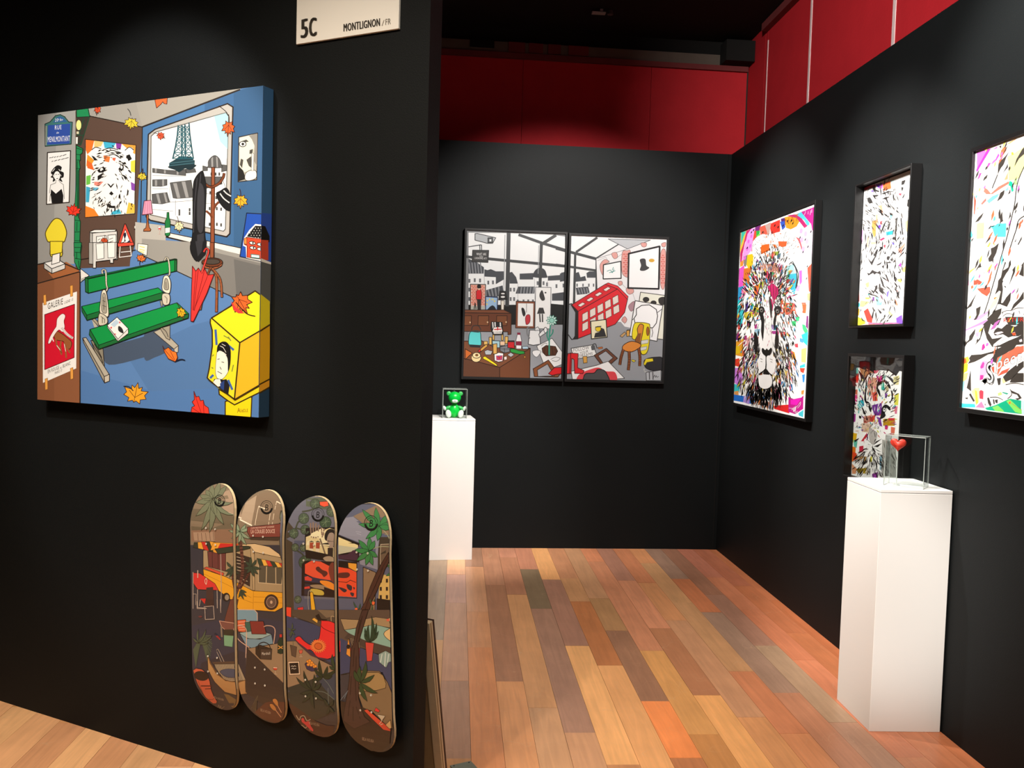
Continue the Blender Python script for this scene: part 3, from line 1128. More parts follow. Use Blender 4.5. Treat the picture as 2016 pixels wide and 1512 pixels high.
A.LL(['745,24 738,112 838,100 828,18', '752,70 834,62'], 7, '#e4e3df')
# small yellow drawing
A.P('890,-2 972,8 964,100 888,60', '#f4f2e6', 4)
A.LL(['905,22 945,30', '905,45 945,55', '902,60 940,72'], 7, '#ecd85a')
# window with the city
A.z(*Z2)
A.P('95,440 150,398 750,186 794,214 768,1260 742,1286 112,1150 78,1122', '#bdbab4', 11, DK)
A.P('118,455 158,420 735,262 757,290 732,1222 716,1240 112,1104', '#fbfdfb', 8, '#6a6864')
A.P('500,330 735,264 755,290 745,640 600,600 520,520', '#dcf3f4')
A.P('640,290 735,264 755,290 750,560 690,500', '#aee0ea')
RO = '#5a5a5a'
for q in ('130,720 250,735 330,740 405,728 405,780 300,772 130,755', '130,815 250,812 250,860 200,870 130,868', '125,935 250,920 272,1000 210,1015 128,1010',
          '275,840 450,818 470,960 330,970 300,965', '405,728 480,722 490,752 410,760', '560,790 700,790 705,850 560,890', '545,700 585,710 585,740 545,742', '700,690 745,695 742,740 700,750'):
    A.P(q, RO, 4, '#2a2a2a')
A.P('590,700 592,660 620,625 650,615 682,640 700,690 700,715 590,715', '#585858', 4, '#242424', 1)
A.M(['300,845 330,842 360,965 335,968', '370,832 400,828 430,960 405,962', '160,935 180,932 200,1010 180,1012', '220,925 236,923 256,1003 240,1005', '150,722 165,724 165,755 150,755',
     '225,735 240,736 240,762 225,762', '330,740 345,740 345,772 330,772', '150,818 168,818 168,866 150,866', '210,814 226,813 226,864 210,866', '615,640 630,625 632,712 618,712', '655,622 668,632 672,712 660,712'], '#9a9a9a')
wins = []
for (x, y) in ((345, 1060), (430, 1050), (345, 1085), (430, 1080), (595, 1040), (655, 1040), (690, 1045), (595, 1170), (655, 1170), (690, 1175), (650, 950), (690, 950), (610, 755), (645, 755), (675, 755), (600, 910)):
    wins.append([(x, y), (x + 14, y), (x + 14, y + 26), (x, y + 26)])
A.M(wins, '#4a4a4a')
A.LL(['130,780 405,785', '130,890 260,890', '272,870 275,1000', '275,1000 480,985', '560,930 730,930', '130,1060 300,1075', '320,985 320,1110', '560,1010 735,1010'], 3, '#8a8a8a')
TE = '#22505c'
A.P('330,640 350,620 455,625 470,650 480,660 478,700 290,715 265,712 270,675', '#1e3d46')
A.P('262,715 285,700 478,690 478,712 440,735 400,722 350,752 320,735', '#1b2f36', 0, K, 1)
A.LL(['342,375 335,450 322,530 298,640', '432,345 438,430 452,540 468,640', '374,370 372,640', '398,360 404,640'], 11, TE)
rows = [365, 400, 440, 485, 535, 590, 640]
ln = []


def ex(y):
    t = (y - 360) / 280
    return 340 - 44 * t ** 1.6, 432 + 36 * t ** 1.6


for a, b in zip(rows, rows[1:]):
    l0, r0 = ex(a)
    l1, r1 = ex(b)
    m0, m1 = 374, 400
    ln += [[(l0, a), (m0, b)], [(m0, a), (l1, b)], [(m1, a), (r1, b)], [(r0, a), (m1, b)], [(l1, b), (r1, b)], [(m0, a), (m1, b)], [(m1, a), (m0, b)]]
A.LL(ln, 6, '#2b6673')
A.LL(['265,680 480,655', '268,700 478,676'], 5, '#4a7480')
leaf(A, 195, 450, 46, 120, '#ea5a3a', 4, True, 0.7)
leaf(A, 758, 380, 80, 186, '#e2612a', 5, True, 0.7)
A.L('755,285 735,250 680,205', 6, '#2a1c14', 1)
leaf(A, 858, 985, 72, 182, '#eeb02c', 5, True, 0.85)
leaf(A, 45, 780, 46, 190, '#e6d24a', 4, True, 0.7)
leaf(A, 348, 1195, 60, 175, '#e9e4b4', 4, True, 0.7)
# portrait print, carton head
A.P('842,462 998,428 990,815 836,832', '#b3b0a4', 7, DK)
A.P('846,470 950,442 972,520 955,640 945,740 850,760', '#e9e6cf')
A.P('925,450 996,432 992,700 968,660 975,540 950,480', '#8f8c84')
A.M(['855,500 905,482 925,500 890,505 860,525', '932,570 960,560 955,600 930,600', '905,650 945,620 950,720 925,700', '860,640 880,650 870,720 850,690'], '#4a4741')
A.P('842,700 880,740 900,810 838,828', '#1f1d1b')
A.E(875, 520, 28, 22, '#f6f4ea', 6)
A.E(876, 520, 11, 12, '#2a2724')
A.P('900,760 945,735 985,745 985,800 930,822 895,812', '#eeebdf', 5, '#4a4741', 1)
A.P('950,590 968,600 966,740 946,740', '#e9e6da', 3, '#4a4741')
A.P('908,1090 1080,1100 1080,1500 852,1450', '#1f4fb0', 8, '#14203a')
A.P('884,1300 930,1230 980,1180 1060,1190 1100,1260 1090,1500 905,1460 900,1370 878,1360', '#f0eee6', 0, K, 0)
A.P('925,1260 980,1195 1050,1200 1090,1280 1085,1310 910,1285', '#14110f')
dts = []
for i in range(7):
    for j in range(5):
        x, y = 935 + i * 23 + (j % 2) * 11, 1215 + j * 20
        if (x - 1005) ** 2 / 85 ** 2 + (y - 1290) ** 2 / 95 ** 2 < 0.9:
            dts.append([(x - 4, y), (x, y - 5), (x + 4, y), (x, y + 5)])
A.M(dts, '#f0efe8')
A.P('905,1290 1085,1312 1082,1480 910,1455 912,1360 890,1350 892,1312', '#e0492a', 5, '#5a140c')
A.P('885,1300 910,1295 910,1350 888,1345', '#ea8a3a', 4, '#5a140c')
for x, y in ((955, 1338), (1020, 1350), (960, 1378), (1020, 1388)):
    A.E(x, y, 26, 13, '#f4efe6', 6, 8)
    A.E(x + 6, y, 6, 9, '#1a1512')
A.P('945,1430 1015,1438 1015,1465 945,1456', '#d8ece6', 6, '#1d6a66')
# lamp, bottle, glass on the ledge
A.P('62,990 118,985 132,1095 44,1105', '#e79ab4', 6, '#5a2a3a')
A.LL(['75,995 62,1098', '92,992 88,1098', '105,992 110,1094'], 3, '#b05a7c')
A.P('80,1105 98,1105 95,1160 104,1210 118,1225 112,1240 56,1240 58,1225 76,1212 84,1160', '#a86238', 5, '#3a1c0c')
A.P('250,1085 266,1085 268,1130 278,1160 274,1270 255,1284 235,1272 234,1160 248,1130', '#1f7a3f', 5, '#0e2a18')
A.P('236,1215 275,1210 274,1250 236,1256', '#e6ece4')
A.P('175,1200 200,1198 198,1228 188,1236 178,1228', '#f2ece8', 3, '#8a6a62')
A.P('178,1214 198,1212 196,1228 182,1228', '#d84a4a')
A.LL(['188,1236 188,1262', '178,1264 198,1264'], 4, '#c9b0a4')
# coat stand, coat, hat, umbrella
A.P('618,712 645,712 640,1500 608,1500', '#8f4e30', 6, '#2f160c')
A.L('565,850 600,872 630,872 680,845 712,800 722,765', 24, '#2f160c', 1)
A.L('565,850 600,872 630,872 680,845 712,800 722,765', 15, '#8f4e30', 1)
A.L('576,1075 605,1100 622,1130', 18, '#8f4e30', 1)
A.L('632,1080 650,1030 676,1000', 18, '#8f4e30', 1)
A.P('540,742 560,790 575,880 572,1000 562,1240 575,1380 545,1440 492,1488 442,1390 462,1250 465,900 485,800', '#17171a', 5, '#0a0a0b', 1)
A.P('520,850 552,880 560,1000 548,1230 505,1225 500,1000', '#3b3b40', 0, K, 1)
A.P('500,1270 556,1255 556,1330 500,1345', '#35353a')
A.LL(['500,800 480,1000 470,1250', '530,770 520,860'], 5, '#4a4a50')
A.P('655,930 690,905 740,880 772,935 775,1065 730,1060 680,1000', '#141416', 0, K, 1)
A.LL(['690,930 720,970 765,1005', '720,905 745,930 778,950'], 10, '#e8e8e6', 1)
A.L('712,820 735,880', 5, '#8a8a88')
A.z(*Z4)
A.P('495,-10 526,-10 522,150 495,150', '#8f4e30', 5, '#2f160c')
A.E(512, 146, 82, 36, '#6b3820', 6)
A.E(512, 140, 62, 22, '#4a4038', 5)
A.P('432,148 470,180 512,186 560,178 596,148 585,175 545,196 500,198 455,190', '#a45c38', 5, '#2f160c')
A.L('500,190 545,260 545,530', 22, '#2f160c', 1)
A.L('500,190 545,260 545,530', 15, '#9a5835', 1)
A.L('515,195 575,280 588,415', 20, '#2f160c', 1)
A.L('515,195 575,280 588,415', 13, '#9a5835', 1)
A.L('500,190 470,270 420,515', 16, '#2f160c', 1)
A.L('500,190 470,270 420,515', 9, '#8a4c2c', 1)
A.P('340,-20 470,-20 462,80 405,145 345,60', '#17171a')
A.P('380,-20 440,-20 430,60 400,100', '#333338')
A.P('358,175 385,215 405,190 432,230 455,195 478,245 526,240 470,390 375,590 365,610 345,605 350,420', '#e53a35', 6, '#5a0f10')
A.LL(['405,195 368,520', '455,200 372,525', '478,250 378,500', '385,215 362,520'], 5, '#8a1a1c')
A.L('432,225 470,110 485,55 465,38 448,62', 17, '#5a0f10', 1)
A.L('432,225 470,110 485,55 465,38 448,62', 10, '#e84a40', 1)
# bench
GB, GD, GO = '#0f9446', '#1c6a34', '#0d2a16'
A.z(*Z3)
A.L('500,760 545,700 520,620', 26, '#b8b2a0')
A.P('508,622 532,616 600,690 580,700', '#a8a290', 5)
A.P('545,800 600,850 615,1040 560,960 500,800', '#8a8474', 6, DK)
A.L('505,815 540,870 580,930 600,985', 6, DK, 1)
A.L('530,830 560,880 590,940', 6, DK, 1)
A.P('433,780 462,775 650,1075 655,1090 612,1098', '#b4ae9e', 6, DK)
A.P('433,780 612,1098 612,1148 440,815', '#a29c8c', 6, DK)
A.P('612,1098 655,1078 655,1135 615,1150', '#c4beae', 6, DK)
A.z(*Z4)
A.P('50,690 110,665 245,798 210,825', '#b4ae9e', 5, DK)
A.P('210,825 245,798 243,850 214,856', '#c4beae', 5, DK)
A.P('100,660 180,640 178,755 150,740', '#a29c8c', 5, DK)
A.L('120,660 150,690 165,730', 5, DK, 1)
A.P('100,450 125,440 120,490 110,490', '#a29c8c', 4, DK)
A.z(0, 0, 1)
q3 = lambda x, y: (60 + x / 4.2, 480 + y / 4.2)
q4 = lambda x, y: (290 + x / 3.9808, 480 + y / 3.9808)


def bp(l, fill):
    A.P([q3(x, y) if k == 3 else q4(x, y) for k, x, y in l], fill, 1.4, GO)


bp([(3, 455, 280), (3, 480, 285), (4, 234, 120), (4, 218, 118)], GB)
bp([(3, 480, 292), (4, 236, 122), (4, 234, 212), (3, 482, 408)], '#0e8f42')
bp([(3, 455, 280), (3, 480, 290), (3, 482, 408), (3, 458, 395)], GD)
bp([(4, 218, 134), (4, 234, 122), (4, 234, 212), (4, 218, 216)], GD)
bp([(3, 427, 518), (4, 88, 345), (4, 128, 380), (3, 470, 590)], GB)
bp([(3, 427, 518), (3, 470, 590), (3, 470, 632), (3, 430, 560)], GD)
bp([(3, 470, 590), (4, 128, 380), (4, 128, 430), (3, 470, 632)], GD)
bp([(3, 497, 708), (4, 238, 462), (4, 328, 548), (3, 570, 838)], GB)
bp([(3, 497, 708), (3, 570, 838), (3, 568, 872), (3, 490, 752)], GD)
bp([(3, 570, 838), (4, 328, 548), (4, 325, 580), (3, 568, 872)], GD)
A.z(*Z3)
A.L('600,245 598,222 614,214 628,235 632,330 640,370 625,395', 17, DK, 1)
A.L('600,245 598,222 614,214 628,235 632,330 640,370 625,395', 10, '#e2dcc8', 1)
A.P('598,390 632,398 652,560 640,605 580,570 585,470', '#e6e0cc', 6, DK, 1)
A.P('602,420 626,425 636,540 628,575 594,550', '#a8a292', 4, DK, 1)
A.LL(['612,440 612,545', '604,470 624,480', '602,510 630,520'], 5, '#4a443a')
A.P('575,575 635,605 638,660 570,672', '#cfc9b6', 6, DK, 1)
A.LL(['588,600 620,625 618,655', '600,612 600,655'], 5, '#4a443a')
A.z(*Z4)
A.L('140,130 150,110 166,118 176,170 178,232 168,250', 15, DK, 1)
A.L('140,130 150,110 166,118 176,170 178,232 168,250', 9, '#e2dcc8', 1)
A.P('135,256 165,250 188,300 182,378 160,388 122,362 124,300', '#e6e0cc', 5, DK, 1)
A.P('142,280 160,276 172,320 168,360 136,350', '#a8a292', 4, DK, 1)
A.P('122,395 178,398 176,470 130,475', '#cfc9b6', 5, DK, 1)
A.LL(['140,410 160,430 158,465', '150,300 152,350'], 4, '#4a443a')
leaf(A, 268, 535, 62, 160, '#e8b422', 4, True, 0.6)
# magazine on the bench
A.z(*Z3)
A.P('640,675 722,606 815,702 730,788', '#f2f2f0', 5)
A.P('640,675 730,788 728,808 645,695', '#c9c8c4', 4)
A.P('730,788 815,702 815,740 728,808', '#e4e3df', 4)
A.P('668,668 715,625 740,650 700,690', '#bcd4e6')
A.P('735,680 765,700 775,740 735,720', '#2a2a2a', 0, K, 1)
A.M(['665,690 682,685 675,705', '740,640 752,650 742,660', '700,740 715,745 705,755'], '#d8303a')
# loose leaves
A.z(*Z3)
leaf(A, 918, 122, 42, 20, '#ec7a3a', 4)
leaf(A, 868, 1250, 105, 12, '#f0a42a', 5, False)
A.L('850,1215 815,1182 772,1178', 8, '#1d2a3a', 1)
A.z(*Z1)
leaf(A, 885, 362, 66, 190, '#e3cb3a', 4, False)
A.L('880,300 870,265 852,242', 7, '#4a4a4a', 1)
leaf(A, 378, 1135, 68, 10, '#ee3a26', 4, False)
leaf(A, 980, 832, 46, 190, '#dfca40', 4)
leaf(A, 590, 240, 60, 190, '#e8532c', 4, False, 0.5)
A.P('1090,160 1200,130 1196,200 1170,195 1160,180 1140,205 1105,235', '#ea6a34', 5, '#4a1a0c')
A.z(*Z4)
A.P('125,800 140,830 170,812 200,840 232,850 242,890 225,925 170,900 140,850', '#ef7a2c', 5, '#4a1a0c')
A.L('225,920 270,905 298,912', 8, '#1d2440', 1)
A.LL(['140,830 215,915', '180,830 220,910'], 4, '#8a2a10')
A.P('366,1155 385,1200 405,1195 418,1230 440,1225 450,1265 480,1285 488,1345 340,1345 350,1280 372,1270 352,1240 370,1220', '#e8392a', 5, '#4a140c')
A.LL(['368,1165 430,1345', '440,1235 445,1345', '352,1285 420,1330'], 4, '#8a1a10')
# yellow letter box
YO = '#3a2a06'
A.P('612,1235 820,1200 812,1400 612,1400', '#f2d814', 9, YO)
A.P('562,1140 690,1215 960,1070 960,1125 685,1262 640,1235 565,1180', '#e9d11c', 10, YO)
A.P('508,582 850,370 960,450 960,640 730,775', '#f1e524')
A.P('730,775 960,640 960,1060 688,1215', '#e8a81e')
A.P('730,775 885,683 885,1100 688,1215', '#efb824')
A.P('500,590 515,585 730,775 688,1218 560,1130 478,1055 490,980 515,800 512,680', '#efe02a', 0)
A.LL(['508,582 850,370 960,450', '508,582 730,775 960,640', '730,775 688,1218', '500,590 498,620 514,680 515,800 490,980 475,1050 490,1068 690,1220 960,1062'], 11, YO)
A.LL(['540,675 548,790', '630,790 680,830', '520,1030 500,1050', '640,1070 670,1140'], 18, '#3c63a8')
A.LL(['605,720 650,745', '515,880 525,870', '510,970 520,975', '680,950 668,1000', '640,730 660,760'], 8, '#7a8a3a')
A.P('560,800 590,770 630,775 655,830 655,930 640,1000 600,1055 560,1060 540,1010 545,900', '#f6f2de', 3, '#4a4432', 1)
A.P('552,850 556,800 590,768 632,775 658,830 656,940 638,1000 634,900 600,850 570,838', '#14120f', 0, K, 1)
A.LL(['575,800 600,812 622,850', '590,785 618,800', '600,850 625,870'], 4, '#e8e4d8')
A.LL(['556,905 572,902', '588,925 606,930', '575,965 585,985', '556,1000 590,1018'], 5, '#3a342a')
A.P('530,1060 560,1055 600,1065 625,1060 650,1110 640,1180 600,1150 520,1085', '#1c1a20')
A.P('540,1060 575,1060 590,1110 560,1120 520,1085', '#efece2')
A.P('575,1095 610,1070 605,1150 580,1130', '#27407e')
leaf(A, 735, 455, 110, 150, '#e8682a', 6, False, 0.75)
A.P('662,450 700,500 770,545 720,545 680,520', '#d83a3a')
A.L('700,460 780,545 850,568', 8, '#3a1a0c', 1)
A.T('A', 705, 1325, 730, 1320, 36, '#7a4a10')
A.T('lie', 732, 1322, 752, 1320, 30, '#7a4a10')
A.T('OLE', 752, 1320, 790, 1318, 26, '#7a4a10')
A.z(0, 0, 1)

cv = wall_root('canvas_painting', AL, DL, ANG_L, (CS0 + CS1) / 2, CZ0,
               'large canvas painting of a green bench, city window and yellow letter box', 'painting', N=NL)
cw = (CS1 - CS0) / 2
box('stretched_canvas', -cw, cw, -CT, 0, 0, CZ1 - CZ0, mat('dark_canvas_edge', (0.05, 0.06, 0.08), 0.7, 0.2), cv, 0.0015)
A.build('painted_picture', cv, (CS0 + CS1) / 2, CZ0, CT + 0.0004, INK_MATTE)

# picture carried round the right-hand edge of the canvas
SP = AL + DL * CS1


def side_hit(q):
    v = ray(q)
    P = CAM + v * ((SP - CAM).dot(DL) / v.dot(DL))
    return (CT - (P - AL).dot(NL), P.z)


S = Art(side_hit, (0.0, CT - 0.002, CZ0, CZ1), 0.55)
S.z(*Z2)
S.P('1000,0 1130,0 1130,1600 1000,1600', '#2c4c6c')
S.P('1000,1085 1130,1100 1130,1512 1000,1500', '#27418a')
S.P('1010,1190 1060,1200 1095,1280 1095,1330 1010,1330', '#14110f')
S.P('1000,1310 1085,1315 1085,1480 1000,1470', '#a83a26')
S.z(*Z4)
S.P('860,100 980,150 980,170 860,130', '#b9b4a8')
S.P('860,130 980,165 980,480 860,430', '#4a4a48')
S.P('860,372 960,452 960,640 860,690', '#d8a81c')
S.P('860,680 960,630 960,1062 860,1110', '#c88a16')
S.L('860,700 960,635', 12, YO)
S.P('860,1110 960,1062 960,1125 860,1180', '#d8801c')
S.L('860,1112 960,1060', 11, YO)
S.L('860,1180 960,1122', 11, YO)
S.P('860,1185 970,1125 970,1400 860,1400', '#1f3345')
so = S.build('painted_edge', cv, 0.0, CZ0, 0.0006, INK_MATTE)
so.rotation_euler = (0, 0, PI / 2)
so.location = (cw, -CT, 0)

# ------------------------------------------------------------------ four skateboard decks
DECK_L, DECK_W, DECK_Z0 = 0.795, 0.197, 0.2345
KICK = 0.15
CUTS = [0.025, 0.05, 0.075, 0.1, 0.125, 0.15, DECK_L - 0.15, DECK_L - 0.125, DECK_L - 0.1, DECK_L - 0.075, DECK_L - 0.05, DECK_L - 0.025]


def deck_depth(v):
    """stand-off of the deck's printed face from the wall at height v along the deck"""
    e = max(0.0, KICK - v, v - (DECK_L - KICK)) / KICK
    return 0.062 - 0.044 * e ** 1.7


def half_width(v):
    r = 0.125
    e = max(0.0, r - v, v - (DECK_L - r)) / r
    return DECK_W / 2 * math.sqrt(max(0.0, 1 - e ** 2.25))


def deck_hit(sc, tilt):
    zc = DECK_Z0 + DECK_L / 2
    ct, st = math.cos(tilt), math.sin(tilt)

    def h(q):
        off = 0.055
        for _ in range(4):
            s, z = HL(off)(q)
            u = (s - sc) * ct + (z - zc) * st
            v = -(s - sc) * st + (z - zc) * ct + DECK_L / 2
            off = deck_depth(min(max(v, 0), DECK_L))
        return (u, v)
    return h


def lens(a, cx, cy, tx, ty, w, col, lw=3, lc='#2f3226', bend=0.0):
    dx, dy = tx - cx, ty - cy
    l = math.hypot(dx, dy)
    nx, ny = -dy / l, dx / l
    b = bend * l
    m = lambda t, k: (cx + dx * t + nx * (w * k + b * 4 * t * (1 - t)), cy + dy * t + ny * (w * k + b * 4 * t * (1 - t)))
    a.P([m(0, 0), m(.25, .4), m(.55, .5), m(.8, .3), m(1, 0), m(.8, -.3), m(.55, -.5), m(.25, -.4)], col, lw, lc)


def palm(a, cx, cy, tips, w, col, lw=3, lc='#2f3226', bend=0.08):
    for i, (x, y) in enumerate(tips):
        lens(a, cx, cy, x, y, w, col, lw, lc, bend if x > cx else -bend)


def logo(a, cx, cy, r):
    a.E(cx, cy, r, r * 1.12, None, 5, 0, '#1a1814', 24)
    a.E(cx, cy, r * .74, r * .82, None, 3, 0, '#2a2620', 24)
    arc = [(cx + r * math.cos(t), cy + r * 1.12 * math.sin(t)) for t in [0.12 + i * 2.9 / 14 for i in range(15)]]
    arc2 = [(cx + r * .74 * math.cos(t), cy + r * .82 * math.sin(t)) for t in [0.12 + i * 2.9 / 14 for i in range(15)]]
    a.P(arc + arc2[::-1], '#17140f')
    a.T('B', cx - r * .28, cy + r * .5, cx + r * .24, cy + r * .52, r * 1.0, '#14110d', 0.12)


def deck_picture(a):
    fl = '#3b3a47'
    ol = '#241b16'
    a.z(0, 0, 1)
    a.P('360,930 800,930 800,1500 360,1500', '#3d3a40')
    a.z(370, 930, 5.6)
    a.P('0,0 1160,0 1160,800 0,800', '#84725c')
    a.P('400,215 590,140 590,520 360,400', '#a98f77')
    a.P('40,400 340,410 560,500 580,640 40,640', '#6d604c')
    a.P('40,640 580,620 580,800 40,760', '#8d6c55')
    a.P('60,660 290,655 300,760 70,750', '#a88a70')
    a.LL(['110,670 115,750', '150,668 158,752', '195,668 205,752', '240,664 250,752', '280,660 292,755'], 5, '#6a4e3e')
    a.L('350,405 590,505', 14, '#ecdcc2')
    a.P('590,470 640,330 780,240 700,590 590,520', '#b09980')
    a.L('575,520 705,585', 14, '#f2e4ca')
    a.P('760,250 960,200 1120,260 1120,560 720,590', '#85705a')
    a.LL(['780,380 742,580', '910,440 892,575', '980,320 932,570'], 6, '#e0cdb0')
    a.LL(['980,320 1085,375', '782,375 850,400'], 12, '#e8d8bc')
    a.P('1020,420 1120,400 1120,1400 1060,1400 1020,900', '#4b453a')
    a.E(1060, 490, 45, 70, '#6d745c', 4, 0, ol)
    a.LL(['1060,430 1060,550', '1025,480 1095,500'], 4, '#8d967c')
    palm(a, 275, 290, [(430, 145), (350, 100), (270, 130), (200, 190), (130, 250), (90, 330), (90, 480), (150, 640), (240, 665), (320, 480), (400, 575)], 62, '#73765c', 4, '#3a3a28', 0.05)
    palm(a, 285, 275, [(520, 470), (500, 330)], 46, '#747a60', 4, '#3a3a28', 0.18)
    # tram
    a.P('170,860 560,795 740,785 900,820 1010,900 1055,1010 1055,1330 720,1310 170,1070', '#a8906c', 5, ol)
    a.P('560,795 740,785 900,820 1010,900 1030,940 740,880 690,820 580,812', '#d9b98a', 5, ol)
    a.P('170,1065 420,1150 720,1305 1055,1325 1045,1490 960,1535 760,1520 560,1512 460,1390 180,1190', '#e9a52b', 5, ol)
    a.LL(['180,1120 440,1240 700,1380', '560,1380 720,1440', '730,1370 1045,1380', '730,1430 1045,1440', '725,1300 722,1510'], 4, '#b9781a')
    a.P('218,870 420,885 418,1090 230,1040', '#6c3c37', 5, ol)
    a.LL(['270,875 272,1050', '335,880 335,1065'], 4, ol)
    a.P('175,1055 390,1140 400,1110 210,1040', '#d2553a', 4, ol)
    a.P('430,850 530,860 525,1150 430,1110', '#9c8464')
    a.P('520,885 690,940 684,1255 520,1160', '#3b2f28', 5, ol)
    a.LL(['540,930 620,950', '540,965 660,990', '540,1000 610,1015', '545,1040 650,1065', '545,1075 620,1095', '610,1180 660,1200'], 6, '#c9b79a')
    a.P('780,1010 1055,1050 1035,1235 780,1215', '#5b5344', 9, '#c9b08a')
    a.LL(['870,1040 865,1215', '970,1050 972,1225'], 9, '#c9b08a')
    a.P('690,810 735,880 740,1300 720,1300', '#b99d74', 4, ol)
    aw = [(70, 772, 60, 830), (110, 768, 115, 838), (150, 764, 175, 850), (195, 762, 235, 865), (240, 760, 285, 880), (300, 772, 335, 892)]
    cols = ['#3a3a2c', '#e6a03a', '#c8342c', '#3a3a2c', '#e6a03a', '#c8342c']
    for i in range(5):
        a.P([(aw[i][0], aw[i][1]), (aw[i + 1][0] + 60, aw[i + 1][1] + 4), (aw[i + 1][2], aw[i + 1][3]), (aw[i][2], aw[i][3])], cols[i], 3, ol)
    a.P('285,770 560,785 560,800 300,850 250,860', '#e6a03a', 3, ol)
    a.P('360,780 560,790 545,805 330,840', '#c8342c', 0)
    a.P('300,842 540,810 680,812 690,838 560,870 335,897', '#3a3f30', 5, ol)
    ax = [(762, 945), (810, 955), (858, 965), (906, 975), (955, 985), (1004, 995), (1052, 1003), (1095, 1012)]
    ac = ['#3b4634', '#eab04a', '#cc3a30', '#3b4634', '#eab04a', '#cc3a30', '#cc3a30']
    for i in range(7):
        x0, y0 = ax[i]
        x1, y1 = ax[i + 1]
        a.P([(x0, y0), (x1, y1), (x1 + 25 + 4 * i, y1 + 65 - 4 * i), (x0 + 25 + 4 * i, y0 + 80 - 4 * i)], ac[i], 3, ol)
    a.E(922, 1430, 76, 84, '#43302a', 5, 0, ol, 24)
    a.E(922, 1430, 52, 60, '#6a5244', 4, 0, '#c9a78a', 24)
    a.E(922, 1430, 14, 18, '#c9a78a')
    a.E(425, 1375, 42, 48, '#2a211c')
    a.E(432, 1378, 24, 32, '#9a8a74')
    # palms in front
    a.L('572,700 592,850 605,1040 590,1180 500,1420 470,1540', 34, '#6b4438', 1)
    a.L('485,1060 500,1200 520,1300', 22, '#5c382d', 1)
    a.L('700,1070 650,1160 580,1280', 22, '#5c382d', 1)
    palm(a, 575, 650, [(450, 640), (470, 560), (530, 545), (640, 570), (690, 605), (690, 730), (650, 800), (560, 780), (480, 730)], 36, '#8b9a7c', 4, '#2f3a28')
    palm(a, 490, 1050, [(410, 1090), (430, 985), (460, 1160), (560, 1060), (570, 1120), (530, 1010), (420, 1140)], 30, '#3e4938', 3)
    palm(a, 705, 1030, [(620, 1060), (640, 980), (700, 930), (760, 960), (810, 1060), (780, 1120), (650, 1110), (740, 1150)], 32, '#3e4938', 3)
    palm(a, 585, 1290, [(650, 1370), (620, 1400), (560, 1380), (650, 1320)], 24, '#3e4938', 3)
    # sign
    a.P('660,602 1026,563 1020,710 690,716 655,650', '#7f4338', 5, ol)
    a.T('CAFE RESTAURANT LOUNGE', 698, 624, 955, 606, 18, '#e8c3aa')
    a.T('LA COULEE DOUCE', 698, 672, 962, 668, 42, '#f0cdb4')
    a.P('690,718 1020,712 1000,750 690,740', '#4a3c30')
    # red table and chairs
    a.P('60,1105 130,1110 300,1225 340,1300 110,1290 60,1220', '#d33834', 5, ol)
    a.P('205,1270 280,1262 290,1480 205,1470', '#4a3530')
    a.LL(['110,1290 110,1490 200,1495', '365,900 372,1300 365,1500', '325,1300 328,1470', '140,1400 130,1470', '60,1100 60,1500'], 7, '#b8a596')
    a.L('60,1340 95,1340 90,1460', 5, '#b8a596')
    a.P('140,1390 200,1390 190,1450', '#c8342c')
    a.LL(['190,1185 205,1165 215,1190 205,1235 192,1215 190,1185'], 5, '#e8d3b8')
    a.L('112,1080 112,1160', 10, '#c9b09a')
    # lower half of decks one and two
    a.z(370, 1180, 5.6)
    a.P('0,300 560,180 760,200 1090,250 1090,700 0,1400', '#3b3a49')
    a.P('470,0 560,0 505,262 395,262', '#6e4135', 4, ol)
    a.LL(['105,20 105,100 210,100', '190,90 195,220 295,215 285,70 180,80', '325,0 328,95', '362,0 365,145'], 7, '#b8a596')
    a.P('200,0 285,0 280,70 205,60', '#43302b')
    a.E(140, 188, 22, 12, '#6a3a3a')
    a.P('350,235 520,262 510,330 480,345 420,340 375,300', '#7d5046', 6, '#d6a48a')
    a.P('395,385 505,398 492,526 400,512', '#7ba884', 5, '#2c4234')
    a.P('392,330 512,330 505,398 395,388', '#3a3428')
    a.L('372,300 378,410', 18, '#8a7a66')
    for i in range(16):
        t = i / 15
        a.L([(60 + 30 * t, 560 + 180 * t), (150, 420 + 60 * t), (270 - 60 * abs(t - .3), 400 + 330 * t)], 8, '#4c5845' if i % 2 else '#5c6850', 1)
    palm(a, 120, 480, [(200, 330), (120, 330), (270, 400), (60, 420), (230, 480)], 22, '#55604a', 3)
    a.LL(['305,380 350,425', '320,405 360,440'], 12, '#b03a3a')
    a.L('300,375 325,395', 14, '#232a3a')
    a.P('150,700 560,560 1090,760 1090,1360 120,1360', '#37323a')
    a.L('320,560 330,548 345,565 412,710', 7, '#a89a8a', 1)
    a.L('322,575 385,715', 6, '#a89a8a')
    a.P('270,690 530,680 560,720 290,715', '#5a4638')
    a.P('290,712 560,708 640,890 470,905 400,880 330,790', '#a5947a', 5, ol)
    a.LL([[(300 + 17 * i, 715), (350 + 18 * i, 890)] for i in range(15)], 4, '#5e5244')
    a.P('360,790 440,765 540,780 560,850 470,860 400,840', '#4d5266', 4, '#2a2c3a', 1)
    a.P('218,600 248,700 320,820 420,895 560,912 716,868 722,905 718,1028 540,1056 410,1020 300,910 225,770', '#bb905d', 6, ol)
    a.L('225,620 262,715 340,830 440,895 560,905 716,868', 9, '#7c5a38', 1)
    a.P('62,780 95,758 160,770 215,820 245,900 262,1000 290,1070 325,1120 318,1145 280,1148 200,1080 110,930', '#d5684a', 5, ol)
    a.E(152, 842, 82, 52, '#2a1e1a', 0, 12)
    a.L('150,952 262,952', 14, '#6a2a20')
